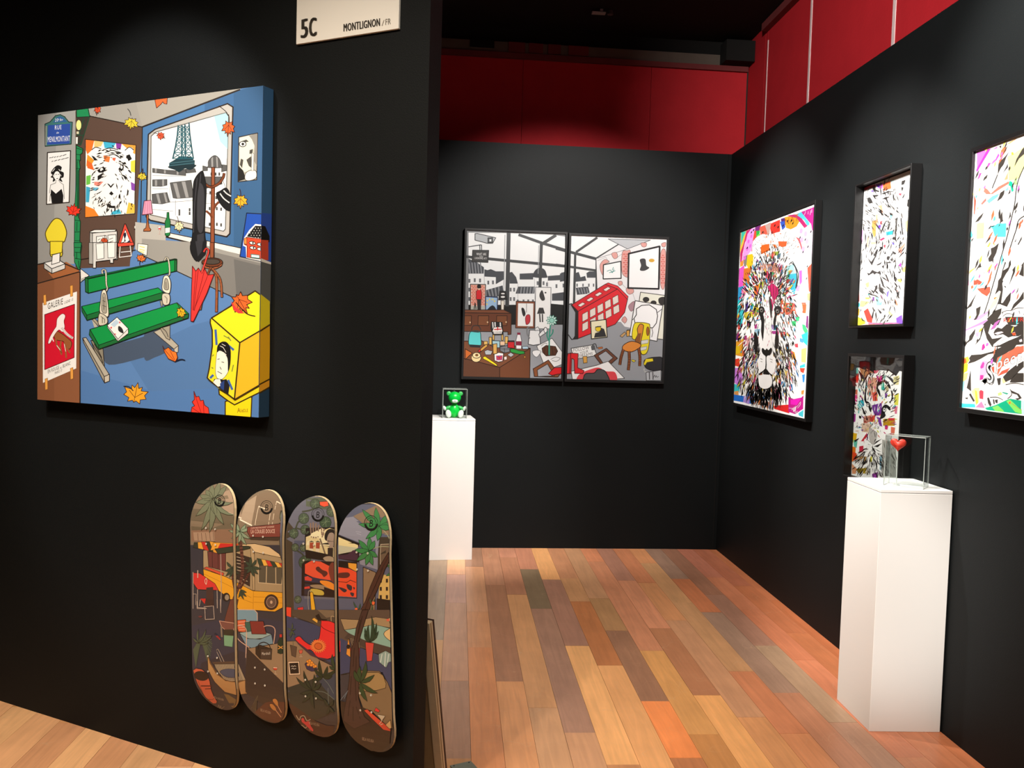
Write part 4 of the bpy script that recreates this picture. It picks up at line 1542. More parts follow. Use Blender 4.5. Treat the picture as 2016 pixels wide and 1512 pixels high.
    a.L('195,985 255,982', 10, '#6a2a20')
    a.LL(['232,1100 275,1105 300,1080', '120,900 170,1030'], 5, '#8a3a28')
    a.P('400,1040 450,1050 560,1120 520,1200 480,1180', '#7d6840')
    a.L('335,1190 345,1160 355,1200 365,1170 372,1205 385,1195 405,1180', 5, '#8d8676', 1)
    a.T('BELA NOUBA', 290, 1088, 400, 1118, 24, '#b9a896')
    # armchair
    a.P('512,130 545,112 735,115 768,150 768,240 700,250 520,230', '#7c9cab', 8, '#d8b49a')
    a.P('520,230 640,220 640,362 560,355', '#d8663f', 5, ol)
    a.LL(['560,250 632,245', '562,280 636,275', '565,310 636,305', '570,335 636,332'], 7, '#f0b094')
    a.P('632,250 710,245 716,370 642,362', '#3c6558', 4, ol)
    a.P('570,365 780,340 925,382 900,420 700,440 590,400', '#98b0ad', 5, ol)
    a.P('575,375 660,430 800,438 925,385 945,488 700,535 640,500', '#7896a6', 5, ol)
    a.P('685,238 835,240 868,382 708,380', '#84352f', 5, ol)
    a.L('510,330 530,295 600,290 640,320 650,380 642,640', 10, '#d8b09a', 1)
    a.L('840,300 880,288 940,300 965,350 948,490', 10, '#d8b09a', 1)
    a.L('510,330 560,440 680,530', 9, '#d8b09a', 1)
    a.L('652,600 650,780', 14, '#6a625e')
    # table top with things
    a.P('660,540 900,500 1080,468 1200,455 1400,560 1400,700 1210,935 1105,970', '#9c8163', 5, ol)
    a.P('655,540 1108,970 1120,1360 900,1200 640,1020', '#3a302b')
    a.P('770,1060 705,1180 760,1260', '#443e33')
    a.LL(['775,1058 705,1200', '776,1060 752,1250'], 5, '#5f5848')
    a.P('860,1135 940,1120 1075,1130 1080,1250 1040,1345 960,1362 820,1310 740,1240', '#5e3426', 0, K, 0)
    a.P('940,1100 970,1092 995,1120 1000,1165 985,1175 945,1130', '#c98a48', 4, ol, 1)
    a.P('905,1155 935,1150 970,1185 978,1215 955,1225 920,1195', '#c98a48', 4, ol, 1)
    a.LL(['995,1170 1035,1245', '970,1215 1030,1295'], 8, '#d8a88a')
    a.T('BELA NOUBA', 805, 1230, 918, 1265, 30, '#b9a896')
    a.P('752,520 800,500 930,545 925,662 800,655 752,600', '#33291f', 5, ol)
    a.P('805,545 930,548 925,662 802,655', '#4a3c32', 4, ol)
    a.L('780,550 785,495 840,470 895,495 915,540', 9, '#231b16', 1)
    a.T('Marshall', 820, 612, 910, 606, 30, '#e8e0d2')
    a.P('1016,382 1040,382 1042,430 1060,460 1062,590 1028,600 994,588 996,460 1015,430', '#1f3526', 5, ol)
    a.P('1016,382 1040,382 1040,415 1016,415', '#c8342c')
    a.LL(['1000,510 1055,545', '1055,510 1000,545'], 9, '#e6a24a')
    a.P('942,742 992,745 990,770 968,782 946,768', '#e9c3a8', 3, ol)
    a.P('945,755 990,757 985,772 968,780 950,770', '#c8402c')
    a.LL(['968,782 968,815', '955,820 985,822'], 5, '#cdb59c')
    a.P('1122,500 1200,520 1190,635 1145,622', '#5d4a3c', 5, ol)
    a.L('1160,510 1165,400', 6, '#55604a')
    palm(a, 1150, 330, [(1060, 290), (1080, 380), (1120, 250), (1180, 240), (1240, 300), (1230, 380), (1190, 410), (1110, 420)], 18, '#4f5f42', 2)
    a.P('1100,680 1225,680 1240,835 1120,832', '#e6c8a8', 4, ol)
    a.P('1114,696 1216,696 1228,820 1130,818', '#1d1815')
    a.LL(['1140,738 1150,730 1162,740 1172,730 1190,738', '1142,764 1156,756 1168,766 1190,760'], 5, '#d8d0c4')
    a.L('1145,795 1195,793', 6, '#b8b0a4')
    a.P('1055,85 1145,85 1145,200 1120,212 1080,210 1055,196', '#ee4b30', 4, ol)
    # decks three and four, upper
    a.z(560, 950, 5.6)
    a.P('20,100 640,160 640,1420 60,1512 20,1512', '#6d6c78')
    a.P('20,400 100,500 110,1512 20,1512', '#4d4234')
    a.P('110,640 225,640 220,1280 600,1290 600,1420 110,1420', '#575a6e')
    a.P('240,170 620,160 620,330 480,300 240,260', '#5d6350')
    a.LL(['200,320 300,300 380,240', '110,620 150,440 250,400', '120,740 200,790 240,870', '120,500 200,520'], 18, '#4a4c3c', 1)
    for x, y, r in ((105, 560, 52), (215, 395, 58), (230, 520, 52), (120, 715, 42), (210, 720, 42), (230, 880, 72), (340, 235, 55), (520, 320, 55), (455, 440, 65), (590, 420, 40), (150, 1290, 40)):
        a.E(x, y, r, r * 1.05, '#4f5a48' if r < 60 else '#43543f', 4, 0, '#2c2a22', 12)
        a.LL([[(x - r * .7, y), (x + r * .7, y - r * .2)], [(x, y - r * .8), (x + r * .1, y + r * .7)], [(x - r * .5, y + r * .5), (x + r * .4, y - r * .5)]], 4, '#7a8a6c')
    a.P('390,212 480,205 490,255 440,268 395,250', '#ee5a3c', 4, ol)
    # picture on the wall (upper half pale, lower half red)
    a.P('235,500 560,490 832,650 830,880 235,820', '#2a2320')
    a.P('240,600 500,500 600,540 815,690 810,850 560,830 240,740', '#dccb98')
    a.P('300,560 420,500 470,560 560,600 620,620 620,700 240,690', '#eadfb4')
    a.P('640,740 815,690 815,720 640,770', '#b9bda8')
    a.P('460,640 450,560 500,510 570,540 590,640', '#2e2823', 0, K, 1)
    a.LL(['290,450 300,600', '320,440 325,610', '350,450 350,610', '380,470 372,600', '410,500 420,600', '440,510 430,580'], 16, '#8d7462')
    a.P('660,800 720,770 780,740 815,750 812,870 650,850', '#4a3040', 0, K, 1)
    a.L('395,620 430,720 465,830', 16, '#7d6a58', 1)
    a.P('495,560 545,560 560,640 590,690 540,700 535,740 480,740 500,690 470,640', '#a08c7c', 0, K, 1)
    a.P('480,720 540,720 538,820 480,820', '#342c28')
    for x in (300, 370):
        a.P([(x - 20, 660), (x + 25, 660), (x + 20, 730), (x - 20, 725)], '#a85038')
        a.P([(x - 22, 725), (x + 18, 728), (x + 14, 830), (x - 18, 828)], '#e0d2b4')
        a.P([(x - 28, 655), (x, 640), (x + 34, 656)], '#5a5444')
    a.P('560,760 640,760 640,900 600,880 560,850', '#d33a34')
    a.P('250,740 480,790 600,850 600,880 240,830', '#2a211c')
    a.P('430,830 500,810 570,850 570,900 470,870', '#a8957c', 0, K, 1)
    a.P('195,900 240,860 830,880 805,1280 190,1245', '#2a1f1c')
    a.P('230,900 300,862 400,870 520,930 560,900 790,980 800,1240 640,1240 560,1160 440,1100 230,1000', '#e8573a', 0, K, 0)
    a.P('700,885 798,895 796,980 700,930', '#e8a23a')
    a.P('225,1020 400,1060 600,1090 600,1130 420,1110 225,1090', '#39364a')
    a.P('225,1040 260,1030 310,1060 300,1085 230,1075', '#d8473a')
    a.P('350,940 380,925 420,960 470,980 478,1010 440,1040 415,1010 360,970', '#5c2f28', 0, K, 1)
    a.P('515,890 545,885 575,950 565,1020 590,1080 560,1110 520,1080 500,1020 490,950', '#7a3d30', 0, K, 1)
    a.P('610,1000 660,985 720,1020 700,1050 640,1048', '#5c2f28', 0, K, 1)
    a.P('230,1110 300,1120 300,1240 220,1235', '#39313a')
    a.P('290,1130 400,1125 520,1165 480,1180 330,1160', '#9a8468', 0, K, 1)
    a.P('400,1080 500,1090 600,1150 700,1170 690,1200 560,1190 420,1120', '#ee9030', 0, K, 1)
    a.P('300,1170 420,1190 430,1240 300,1225', '#c9b04a', 0, K, 1)
    a.P('440,1150 560,1190 640,1250 450,1248', '#2a1c18')
    a.M(['690,1120 745,1140 740,1190 700,1170', '640,1150 690,1180 660,1210', '730,1210 770,1220 760,1255 735,1240'], '#3a3038', 1)
    a.P('225,1150 280,1142 285,1165 225,1172', '#d8473a')
    # gas bottle, red pot
    a.P('285,1220 300,1200 318,1215 345,1390 335,1430 300,1420', '#eab02c', 5, ol)
    a.L('300,1200 270,1200 265,1330 270,1400 245,1430', 6, '#a8a29a', 1)
    a.E(325, 1428, 28, 18, '#221c18')
    a.P('145,1380 210,1370 212,1440 190,1460 155,1445', '#e33a3a', 4, ol)
    a.P('20,1370 78,1375 75,1490 20,1500', '#ee4b30', 4, ol)
    # deck four, upper
    a.P('598,240 1240,240 1240,1512 598,1512', '#5d6075')
    a.P('760,370 1060,230 1240,300 1240,620 1060,620 830,420', '#8a735c')
    a.P('598,400 760,375 830,430 1050,600 1030,960 835,900 830,660 598,570', '#8c8b99')
    a.LL(['790,540 850,548', '800,560 845,575'], 4, '#b0b0bc')
    a.P('598,575 830,670 825,880 598,840', '#241d1a')
    a.P('598,600 815,690 812,720 598,690', '#e3d29a')
    a.P('598,690 812,720 750,760 598,790', '#c2c0a4')
    a.P('598,800 700,790 760,745 815,745 812,860 598,840', '#4a3040', 0, K, 0)
    a.P('598,860 805,875 803,985 720,950 598,930', '#241d1a')
    a.P('705,885 798,895 796,980 710,935', '#e8a23a')
    a.P('598,930 720,950 800,990 795,1265 598,1250', '#e8502f')
    a.P('598,1000 700,990 725,1020 690,1050 598,1045', '#5c2f28', 0, K, 1)
    a.M(['690,1120 745,1140 740,1190 700,1170', '598,1150 690,1180 660,1210', '730,1210 770,1220 760,1255 735,1240', '760,1150 780,1160 770,1180'], '#3a3038', 1)
    a.LL(['598,1090 690,1100 730,1075 790,1100', '800,880 800,1275 598,1265'], 6, '#241d1a')
    a.P('1055,600 1240,600 1240,900 1030,960 1040,700', '#463c30')
    a.P('1065,680 1190,675 1185,900 1060,900', '#6d5a48', 5, '#c9b9a0')
    a.P('870,930 1010,990 1000,1420 870,1400', '#8d7358', 7, ol)
    a.P('1050,1010 1215,1030 1215,1300 1040,1280', '#d6b167')
    ws = []
    for x in (1052, 1120):
        for y in (1060, 1150, 1240):
            ws.append([(x, y), (x + 24, y), (x + 24, y + 42), (x, y + 42)])
    a.M(ws, '#33281f')
    a.P('1170,1075 1225,1075 1225,1230 1170,1225', '#3b3a3e')
    a.P('1020,1275 1225,1300 1225,1430 1020,1410', '#221a17')
    a.P('598,1410 860,1400 1240,1420 1240,1512 598,1512', '#8d7a62')
    a.L('1070,500 1140,580 1190,690', 9, '#9a9a78', 1)
    a.L('940,745 1060,705 1180,710', 9, '#9a9a78', 1)
    palm(a, 1050, 480, [(860, 295), (1010, 275), (1150, 340), (1200, 450), (900, 620), (1030, 640), (820, 455), (1190, 500)], 62, '#3f8148', 4, '#1c3320', 0.04)
    palm(a, 935, 750, [(820, 630), (940, 600), (1000, 640), (1030, 820), (980, 910), (900, 910), (800, 860), (780, 740)], 56, '#3f8148', 4, '#1c3320', 0.04)
    palm(a, 1210, 960, [(1120, 1030), (1140, 900), (1200, 1060), (1160, 940)], 30, '#3f7a44', 3, '#1c3320')
    a.P('1150,770 1210,700 1185,820 1110,960 1080,1060 1020,1200 960,1320 920,1512 820,1512 830,1430 900,1300 950,1150 1010,1010 1080,880', '#4c3026', 6, '#1f120d')
    a.LL(['1150,820 1060,980', '1090,940 1010,1130', '1010,1120 930,1300', '940,1260 880,1440', '1050,1030 980,1200', '900,1380 880,1500'], 7, '#33201a')
    palm(a, 820, 1400, [(765, 1310), (780, 1420), (840, 1330)], 16, '#3a5a3c', 2)
    palm(a, 970, 1350, [(950, 1270), (1000, 1280), (960, 1430)], 16, '#3a5a3c', 2)
    a.M(['785,1385 810,1380 805,1420 785,1412', '975,1310 1002,1315 990,1345 972,1338'], '#ee6a3a', 1)
    # decks three and four, lower
    a.z(560, 1200, 5.0417)
    a.P('20,60 540,220 540,560 20,330', '#3f4563')
    a.P('80,0 560,0 540,230 420,200 250,120 80,60', '#56493c')
    a.P('330,0 560,10 560,100 480,70 420,80', '#7d6a54')
    a.P('20,315 130,310 340,490 480,560 520,640 40,775 20,760', '#987d60', 4, ol)
    a.P('30,775 250,700 360,660 520,640 530,1000 300,1100 120,1000 40,900', '#33362f')
    a.P('310,650 560,600 560,800 500,900 380,760', '#3a4352')
    a.P('40,920 90,950 180,1010 300,1100 420,1150 500,1150 480,1250 380,1272 260,1250 150,1150 60,1010', '#472b20')
    a.P('60,350 125,370 115,472 75,455', '#5d4a3c', 4, ol)
    a.L('90,370 88,250', 5, '#55604a')
    palm(a, 75, 200, [(30, 180), (45, 260), (80, 130), (115, 190), (110, 250), (60, 280)], 14, '#4a5a42', 2)
    a.P('38,515 150,512 160,645 50,650', '#e6c8a8', 4, ol)
    a.P('50,530 140,526 148,632 62,636', '#1d1815')
    a.LL(['70,564 80,556 92,566 102,556 118,562', '74,588 86,580 98,590 118,584'], 5, '#d8d0c4')
    a.P('145,402 185,398 180,430 165,440 150,430', '#d0604a', 3, ol)
    a.LL(['165,440 168,462', '152,468 180,466'], 4, '#cdb59c')
    a.P('275,95 300,80 335,105 330,135', '#e8b04a', 3, ol)
    a.P('310,60 345,40 370,90 430,95 420,112 340,110', '#221a16')
    a.L('470,120 472,65 540,90', 7, '#b8a078', 1)
    a.P('115,300 130,270 160,268 200,310 270,350 300,300 350,280 370,110 380,108 460,115 530,150 585,185 580,330 540,440 400,495 330,470 270,400 200,390', '#ea2f30', 5, '#4a0d10', 1)
    a.P('120,300 150,330 270,420 340,470 460,490 380,500 260,450 140,340', '#4a3040')
    a.L('372,160 400,190 520,240 585,245', 6, '#7a1418', 1)
    a.E(340, 360, 66, 54, '#e9793a', 0, 20)
    for i in range(22):
        t = i * 2 * PI / 22
        a.L([(340 + 50 * math.cos(t), 360 + 42 * math.sin(t)), (340 + 78 * math.cos(t + .1), 360 + 66 * math.sin(t + .1))], 7, '#ee9048')
    a.E(342, 362, 38, 32, '#d4612c', 5, 15, '#8a3a18')
    a.P('205,540 225,520 290,560 335,590 318,610 270,612 225,590', '#3a3150', 4, ol)
    for x, y in ((235, 515), (255, 505), (275, 525), (250, 530), (290, 545), (300, 565), (270, 550), (240, 545), (312, 560)):
        a.E(x, y, 15, 14, '#ee9a3a', 3, 0, '#8a4a18', 9)
    a.LL(['385,680 440,740 490,830', '285,805 400,820 495,890', '435,780 440,940'], 5, '#6d7a74', 1)
    palm(a, 385, 670, [(350, 500), (430, 560), (520, 590), (300, 580), (480, 660), (280, 690)], 34, '#24331f', 3, '#141d12')
    palm(a, 510, 590, [(480, 440), (600, 480), (560, 700), (450, 560), (640, 560), (620, 640)], 32, '#2a4029', 3, '#141d12')
    palm(a, 280, 800, [(120, 670), (195, 605), (300, 640), (180, 920), (300, 980), (160, 830), (400, 900), (370, 730)], 34, '#2a3526', 3, '#161d14')
    palm(a, 450, 960, [(400, 880), (490, 900), (420, 1040), (500, 1020)], 26, '#2a3526', 3, '#161d14')
    a.LL(['120,1050 150,1095 165,1060 200,1055 225,1100 260,1090', '145,1145 180,1150 210,1175 230,1160 260,1200'], 8, '#b5ac9c', 1)
    a.P('170,1080 195,1075 210,1110 250,1105 265,1150 290,1190 280,1210 240,1175 205,1140 175,1115', '#d8424a', 4, ol, 1)
    a.T('BELA NOUBA', 246, 1135, 350, 1160, 28, '#b9a896')
    a.P('40,800 52,800 54,910 42,900', '#3f4658')
    # deck four, lower
    a.P('540,0 1120,0 1120,420 900,420 540,300', '#5d4c40')
    a.P('560,90 760,100 910,72 1120,100 1120,190 900,150 600,200', '#a58a64', 4, ol)
    a.P('600,200 740,180 900,145 1120,200 1120,390 960,360 800,310 640,230', '#8bb0a0', 4, ol)
    a.P('640,230 800,300 1120,390 1120,460 900,430 720,330 600,280', '#4a3d36')
    a.P('560,280 720,360 950,450 1120,480 1120,900 980,620 760,600 560,640', '#3d4464', 0)
    a.P('1040,90 1075,75 1100,120 1120,130 1120,320 1060,310 1000,260 1000,220 1060,170', '#dfbd84', 5, ol, 1)
    a.P('1015,95 1045,85 1048,110 1025,115', '#e0624a')
    a.E(1076, 96, 7, 9, '#221a16')
    a.P('940,440 1010,405 1090,450 1085,510 1040,520 1015,575 945,520', '#8fa8a0', 4, ol)
    a.LL(['975,440 960,520', '1010,425 1000,560', '1040,440 1030,520'], 8, '#d8e0d8')
    a.P('808,320 895,330 875,505 825,512', '#d2453c', 5, ol)
    palm(a, 855, 320, [(805, 180), (870, 60), (920, 130), (940, 210), (840, 150), (800, 240), (900, 200)], 30, '#24402c', 3, '#141d12')
    a.L('640,275 700,270 760,380 650,385 640,275', 6, '#5a4a3a')
    a.P('640,280 660,380 660,470 620,440', '#e89a3a', 3, ol)
    a.P('655,275 745,290 755,375 665,380', '#4a3a32', 3, ol)
    a.LL([[(660 + i * 14, 280), (690 + i * 10, 378)] for i in range(7)], 3, '#a89a80')
    a.P('655,380 755,378 750,480 680,480', '#7a2a30', 3, ol)
    a.E(640, 365, 18, 22, '#1a1512')
    a.P('720,640 760,600 950,608 1030,720 1085,860 1080,1180 1000,1130 870,1000 790,985 745,860', '#836a4c', 5, ol)
    a.P('740,650 800,620 940,620 985,650 1015,730 1010,775 920,800 770,810 745,720', '#a58657', 5, ol)
    a.P('540,900 700,930 860,1000 1060,1210 1050,1330 980,1400 860,1400 700,1300 580,1120 540,1010', '#33251c')
    a.P('780,0 840,0 800,130 740,330 750,560 740,870 770,980 800,1060 860,1110 700,1180 590,1100 620,900 650,700 670,400 700,300 720,180', '#46302a', 6, '#1f120d')
    a.LL(['760,100 720,320', '700,380 690,560', '720,460 715,640', '670,660 660,840', '710,700 720,900', '660,900 640,1050', '720,960 760,1080', '690,960 690,1100', '780,60 740,240'], 8, '#2c1b15')
    palm(a, 760, 720, [(900, 645), (930, 825), (830, 905), (760, 560), (815, 510), (700, 600)], 44, '#2c4626', 4, '#141d12')
    a.LL(['560,900 640,800', '600,880 630,815'], 5, '#6d7a84')
    a.P('795,995 830,985 1060,1175 1060,1205 990,1190', '#d94a30', 5, ol)
    a.P('900,1000 915,968 955,1000 940,1015', '#d92f2f', 3, ol)
    a.P('930,1045 1005,1060 985,1085 975,1110 958,1080', '#c4b498', 3, ol)
    a.LL(['970,1105 950,1130', '935,1045 1000,1055', '985,1130 960,1140'], 6, '#e0d4bc')
    a.P('1010,1140 1060,1090 1070,1170 1050,1180', '#d8b078', 4, ol)
    a.T('BELA NOUBA', 778, 1292, 892, 1318, 30, '#b9a896')
    # round emblems near the noses
    a.z(370, 930, 5.6)
    logo(a, 353, 312, 58)
    logo(a, 870, 386, 67)
    a.z(560, 950, 5.6)
    logo(a, 371, 353, 69)
    logo(a, 960, 447, 75)


PLY = mat('maple_ply_edge', (0.82, 0.64, 0.38), 0.5, 0.4, noise=0.1, nscale=60)
DKB = mat('deck_face', (0.05, 0.045, 0.045), 0.45, 0.4)
DKR = mat('deck_grip_side', (0.02, 0.02, 0.02), 0.8, 0.2)
HOLE = mat('bolt_hole_lit_rim', (0.75, 0.7, 0.6), 0.35, 0.6)  # pale ring colour paints in the light caught on the hole edges
HOLED = mat('bolt_hole_dark', (0.02, 0.017, 0.014), 0.7, 0.3)


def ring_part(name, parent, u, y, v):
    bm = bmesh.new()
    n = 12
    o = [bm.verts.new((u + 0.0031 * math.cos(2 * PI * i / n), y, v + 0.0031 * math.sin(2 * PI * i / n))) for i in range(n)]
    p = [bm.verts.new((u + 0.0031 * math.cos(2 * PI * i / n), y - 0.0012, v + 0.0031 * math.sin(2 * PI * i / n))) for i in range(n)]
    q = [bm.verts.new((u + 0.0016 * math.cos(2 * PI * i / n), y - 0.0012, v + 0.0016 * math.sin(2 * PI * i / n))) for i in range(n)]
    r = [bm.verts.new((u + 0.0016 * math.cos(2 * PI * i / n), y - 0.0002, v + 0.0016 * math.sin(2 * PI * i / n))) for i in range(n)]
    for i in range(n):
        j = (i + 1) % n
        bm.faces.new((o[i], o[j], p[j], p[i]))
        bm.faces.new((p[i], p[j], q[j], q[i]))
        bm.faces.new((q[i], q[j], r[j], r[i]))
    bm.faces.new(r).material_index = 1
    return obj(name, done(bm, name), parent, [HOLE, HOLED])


def skate_deck(sc, tilt, label):
    zc = DECK_Z0 + DECK_L / 2
    st, ct = math.sin(tilt), math.cos(tilt)
    bx = sc + st * DECK_L / 2
    e = wall_root('skateboard_deck', AL, DL, ANG_L, bx, zc - ct * DECK_L / 2, label, 'skateboard', 'skateboard decks in a row', -tilt, NL, 0.0)
    vsn = sorted(set([0.0, 0.001, 0.003, 0.006, 0.011, 0.018, 0.034, 0.042] + CUTS))
    vsn = sorted(set(vsn + [DECK_L - v for v in vsn]))
    bm = bmesh.new()
    fr, bk = [], []
    T = 0.011
    for v in vsn:
        hw = half_width(v) + (0.0005 if v in (0.0, DECK_L) else 0)
        d = deck_depth(v)
        fr.append([bm.verts.new((-hw, -d, v)), bm.verts.new((hw, -d, v))])
        bk.append([bm.verts.new((-hw, -d + T, v)), bm.verts.new((hw, -d + T, v))])
    for i in range(len(vsn) - 1):
        f = bm.faces.new((fr[i][0], fr[i][1], fr[i + 1][1], fr[i + 1][0]))
        f.material_index = 0
        f = bm.faces.new((bk[i][1], bk[i][0], bk[i + 1][0], bk[i + 1][1]))
        f.material_index = 2
        f = bm.faces.new((fr[i][1], bk[i][1], bk[i + 1][1], fr[i + 1][1]))
        f.material_index = 1
        f = bm.faces.new((bk[i][0], fr[i][0], fr[i + 1][0], bk[i + 1][0]))
        f.material_index = 1
    for i in (0, -1):
        f = bm.faces.new((fr[i][0], fr[i][1], bk[i][1], bk[i][0]))
        f.material_index = 1
    obj('deck', done(bm, 'deck'), e, [DKB, PLY, DKR])
    a = Art(deck_hit(sc, tilt), (-0.1, 0.1, 0, DECK_L), DECK_GAIN)
    deck_picture(a)
    cl = []
    vv = [0.0006 + (DECK_L - 0.0012) * (0.5 - 0.5 * math.cos(PI * i / 40)) for i in range(41)]
    inset = 0.0016
    right = [(max(half_width(v) - inset, 0.002), v) for v in vv]
    cl = right + [(-x, v) for x, v in right[::-1]]
    a.build('printed_graphic', e, 0.0, 0.0, 0.0004, INK_GLOSS, clip=cl, warp=deck_depth, cuts=CUTS)
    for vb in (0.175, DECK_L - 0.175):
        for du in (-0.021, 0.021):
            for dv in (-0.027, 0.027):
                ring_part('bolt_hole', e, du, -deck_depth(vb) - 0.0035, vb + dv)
    return e


DECK_GAIN = 1.15
skate_deck(-0.844, math.radians(2.0), 'skateboard deck with grey palm fronds and striped awning, leftmost of the row')
skate_deck(-0.634, math.radians(2.0), 'skateboard deck with yellow tram front and maroon cafe sign')
skate_deck(-0.4235, math.radians(2.2), 'skateboard deck with red armchair and bowl of fruit')
skate_deck(-0.212, math.radians(3.0), 'skateboard deck with brown palm trunk and pool, rightmost of the row')

# ------------------------------------------------------------------ pair of framed pictures on the rear wall
D1, D2 = (890, 430, 4.3217), (1100, 430, 4.3208)


def diptych(a):
    G = '#3f4143'
    a.z(*D1)
    a.P('60,50 2000,50 2000,1500 60,1500', '#f3f5f5')
    a.P('60,880 1000,880 2000,880 2000,1500 60,1500', '#9a9da2')
    # roofs and houses
    a.M(['135,340 205,370 270,415 268,470 135,470', '275,432 300,440 330,432 372,450 372,500 275,495', '372,450 440,450 440,520 372,560', '490,460 510,455 545,500 560,555 490,555',
         '575,470 690,465 690,520 575,520', '815,490 940,480 945,525 815,530', '290,610 430,570 440,640 380,670 290,665', '560,580 705,580 700,640 540,640', '850,640 970,625 970,700 850,700', '930,460 975,460 975,510 930,515'], '#46494f')
    a.P('690,500 695,460 720,430 755,420 790,440 805,480 805,505', '#3c3e44', 0, K, 1)
    a.M([[(140 + 24 * i, 372), (150 + 24 * i, 378), (160 + 24 * i, 468), (150 + 24 * i, 468)] for i in range(5)] +
        [[(300 + 30 * i, 608 - 9 * i), (312 + 30 * i, 604 - 9 * i), (330 + 26 * i, 660), (318 + 26 * i, 664)] for i in range(4)] +
        [[(585 + 26 * i, 585), (597 + 26 * i, 585), (590 + 26 * i, 638), (578 + 26 * i, 638)] for i in range(5)], '#8a8d92')
    w = []
    for x, y in ((140, 515), (185, 510), (230, 512), (140, 590), (140, 670), (300, 530), (340, 528), (490, 590), (520, 590), (490, 670), (520, 670), (600, 690), (640, 690), (680, 690), (720, 535), (770, 535), (800, 545), (880, 560), (940, 555), (550, 690)):
        w.append([(x, y), (x + 16, y), (x + 16, y + 32), (x, y + 32)])
    a.M(w, '#6d6f74')
    a.LL(['270,415 275,560', '560,560 560,700', '700,510 705,690', '810,530 815,640'], 3, '#9a9ca0')
    a.P('60,735 540,735 560,700 1000,740 1000,905 500,905 60,800', '#191817')
    a.z(*D2)
    a.M(['10,470 60,450 60,530 10,540', '140,465 170,455 185,500 225,490 235,530 140,540', '235,465 260,450 315,452 318,505 240,505', '145,590 250,580 265,640 155,650', '0,640 60,640 62,700 0,700'], '#46494f')
    a.M([[(160 + 24 * i, 592), (170 + 24 * i, 592), (186 + 22 * i, 640), (176 + 22 * i, 642)] for i in range(4)], '#8a8d92')
    a.M([[(x, y), (x + 12, y), (x + 12, y + 26), (x, y + 26)] for x in (150, 200, 250, 290) for y in (555, 690)], '#6d6f74')
    a.P('60,725 330,600 330,735 120,735', '#eef0f0')
    # glazing bars
    a.z(*D1)
    a.P('95,80 1000,120 1000,160 860,140 470,125 140,120 140,1340 95,1340', '#7d7f81')
    a.LL(['110,325 1000,410'], 24, G)
    a.L('482,110 468,740', 34, G)
    a.L('760,210 748,580', 26, G)
    a.L('570,140 760,208 1000,282', 24, G)
    a.L('880,145 770,215', 26, G)
    a.LL(['450,140 440,640', '738,230 732,470'], 6, '#9a9ea0')
    a.z(*D2)
    a.L('-20,255 320,345', 24, G)
    a.L('-20,395 330,445', 20, G)
    a.L('140,310 130,720', 20, G)
    a.L('325,165 150,285', 20, G)
    a.L('510,225 322,340 320,640', 18, G)
    a.L('62,120 58,760', 16, '#16303a')
    a.P('74,160 90,160 86,400 72,400', '#7cc4c4')
    # brick wall, right
    a.P('320,345 510,225 585,260 780,185 930,160 930,1000 560,920 330,640', '#f0eff0')
    a.P('420,175 780,185 585,260', '#c3c6ca', 5, '#55575a')
    a.L('585,260 330,340', 4, '#777')
    BR = '#e3a49c'
    for q in ('540,290 580,275 610,285 600,480 560,492 535,440', '865,300 910,285 900,580 865,560', '450,300 490,290 500,330 470,342', '350,400 390,350 430,370 380,400 385,480 365,470', '580,590 630,600 635,630 600,645 575,620', '700,210 745,210 740,240 710,240',
              '505,540 535,535 540,560 515,570', '875,215 910,205 905,240 880,240', '596,740 640,705 650,750 620,790 598,770', '535,860 560,835 580,860 565,890 545,880'):
        a.P(q, BR if '74' not in q[:7] else '#b08a94', 4, '#8a6a66', 1)
    br = []
    for y in range(300, 480, 18):
        for x in range(545 + (y // 18 % 2) * 14, 595, 28):
            br.append([(x, y), (x + 22, y), (x + 22, y + 9), (x, y + 9)])
    for y in range(310, 560, 18):
        for x in range(868 + (y // 18 % 2) * 10, 895, 20):
            br.append([(x, y), (x + 15, y), (x + 15, y + 9), (x, y + 9)])
    a.M(br, '#d4675e')
    a.LL(['500,330 540,300', '430,380 400,330 330,360', '540,560 580,600', '630,640 650,700', '560,900 520,780 570,720'], 3, '#9a9a9c')
    # framed prints
    a.P('380,395 528,365 530,510 378,515', '#fbfbfb', 9, '#1d1c1c')
    a.LL(['410,450 440,440 455,462 470,430', '430,462 480,445', '455,440 465,415'], 5, '#2f9a92', 1)
    a.P('595,300 858,238 850,600 590,592', '#fbfbfb', 15, '#1b1a1a')
    a.P('690,350 735,345 745,400 770,420 730,445 690,440 700,400', '#3c3c3e', 0, K, 1)       # plain dark shape
    a.E(790, 358, 24, 15, '#d8a83a')
    # leaning canvases
    a.P('695,628 900,655 890,1030 640,1000', '#efeedd', 6, '#3a3836')
    a.E(742, 690, 28, 22, '#26221f')
    a.E(806, 718, 26, 20, '#26221f')
    a.P('850,680 900,670 895,735 855,725', '#26221f', 0, K, 1)
    a.P('650,700 885,740 835,1045 600,1000', '#fbfbfb', 7, '#3a3836')
    a.P('660,770 705,740 770,735 830,775 840,830 830,890 800,930 740,930 650,900 640,850 660,820', '#ffffff', 7, '#2c2a28')
    a.LL(['790,930 800,970 790,1010', '840,800 880,770', '640,850 620,870'], 5, '#2c2a28')
    # red telephone kiosk lying tilted
    RDK = '#e0202c'
    OR = '#4a0a10'
    a.P('70,735 110,725 165,780 165,1020 110,1030 60,960', '#9aa0a6', 8, '#1b1a1a')
    a.P('100,735 120,728 170,790 165,1028 115,1032 135,1000 140,800', '#1d1b1b')
    a.P('110,735 395,560 500,600 165,790', '#d81d29', 6, OR)
    a.P('165,790 500,600 585,690 560,800 480,900 165,1022', RDK, 6, OR)
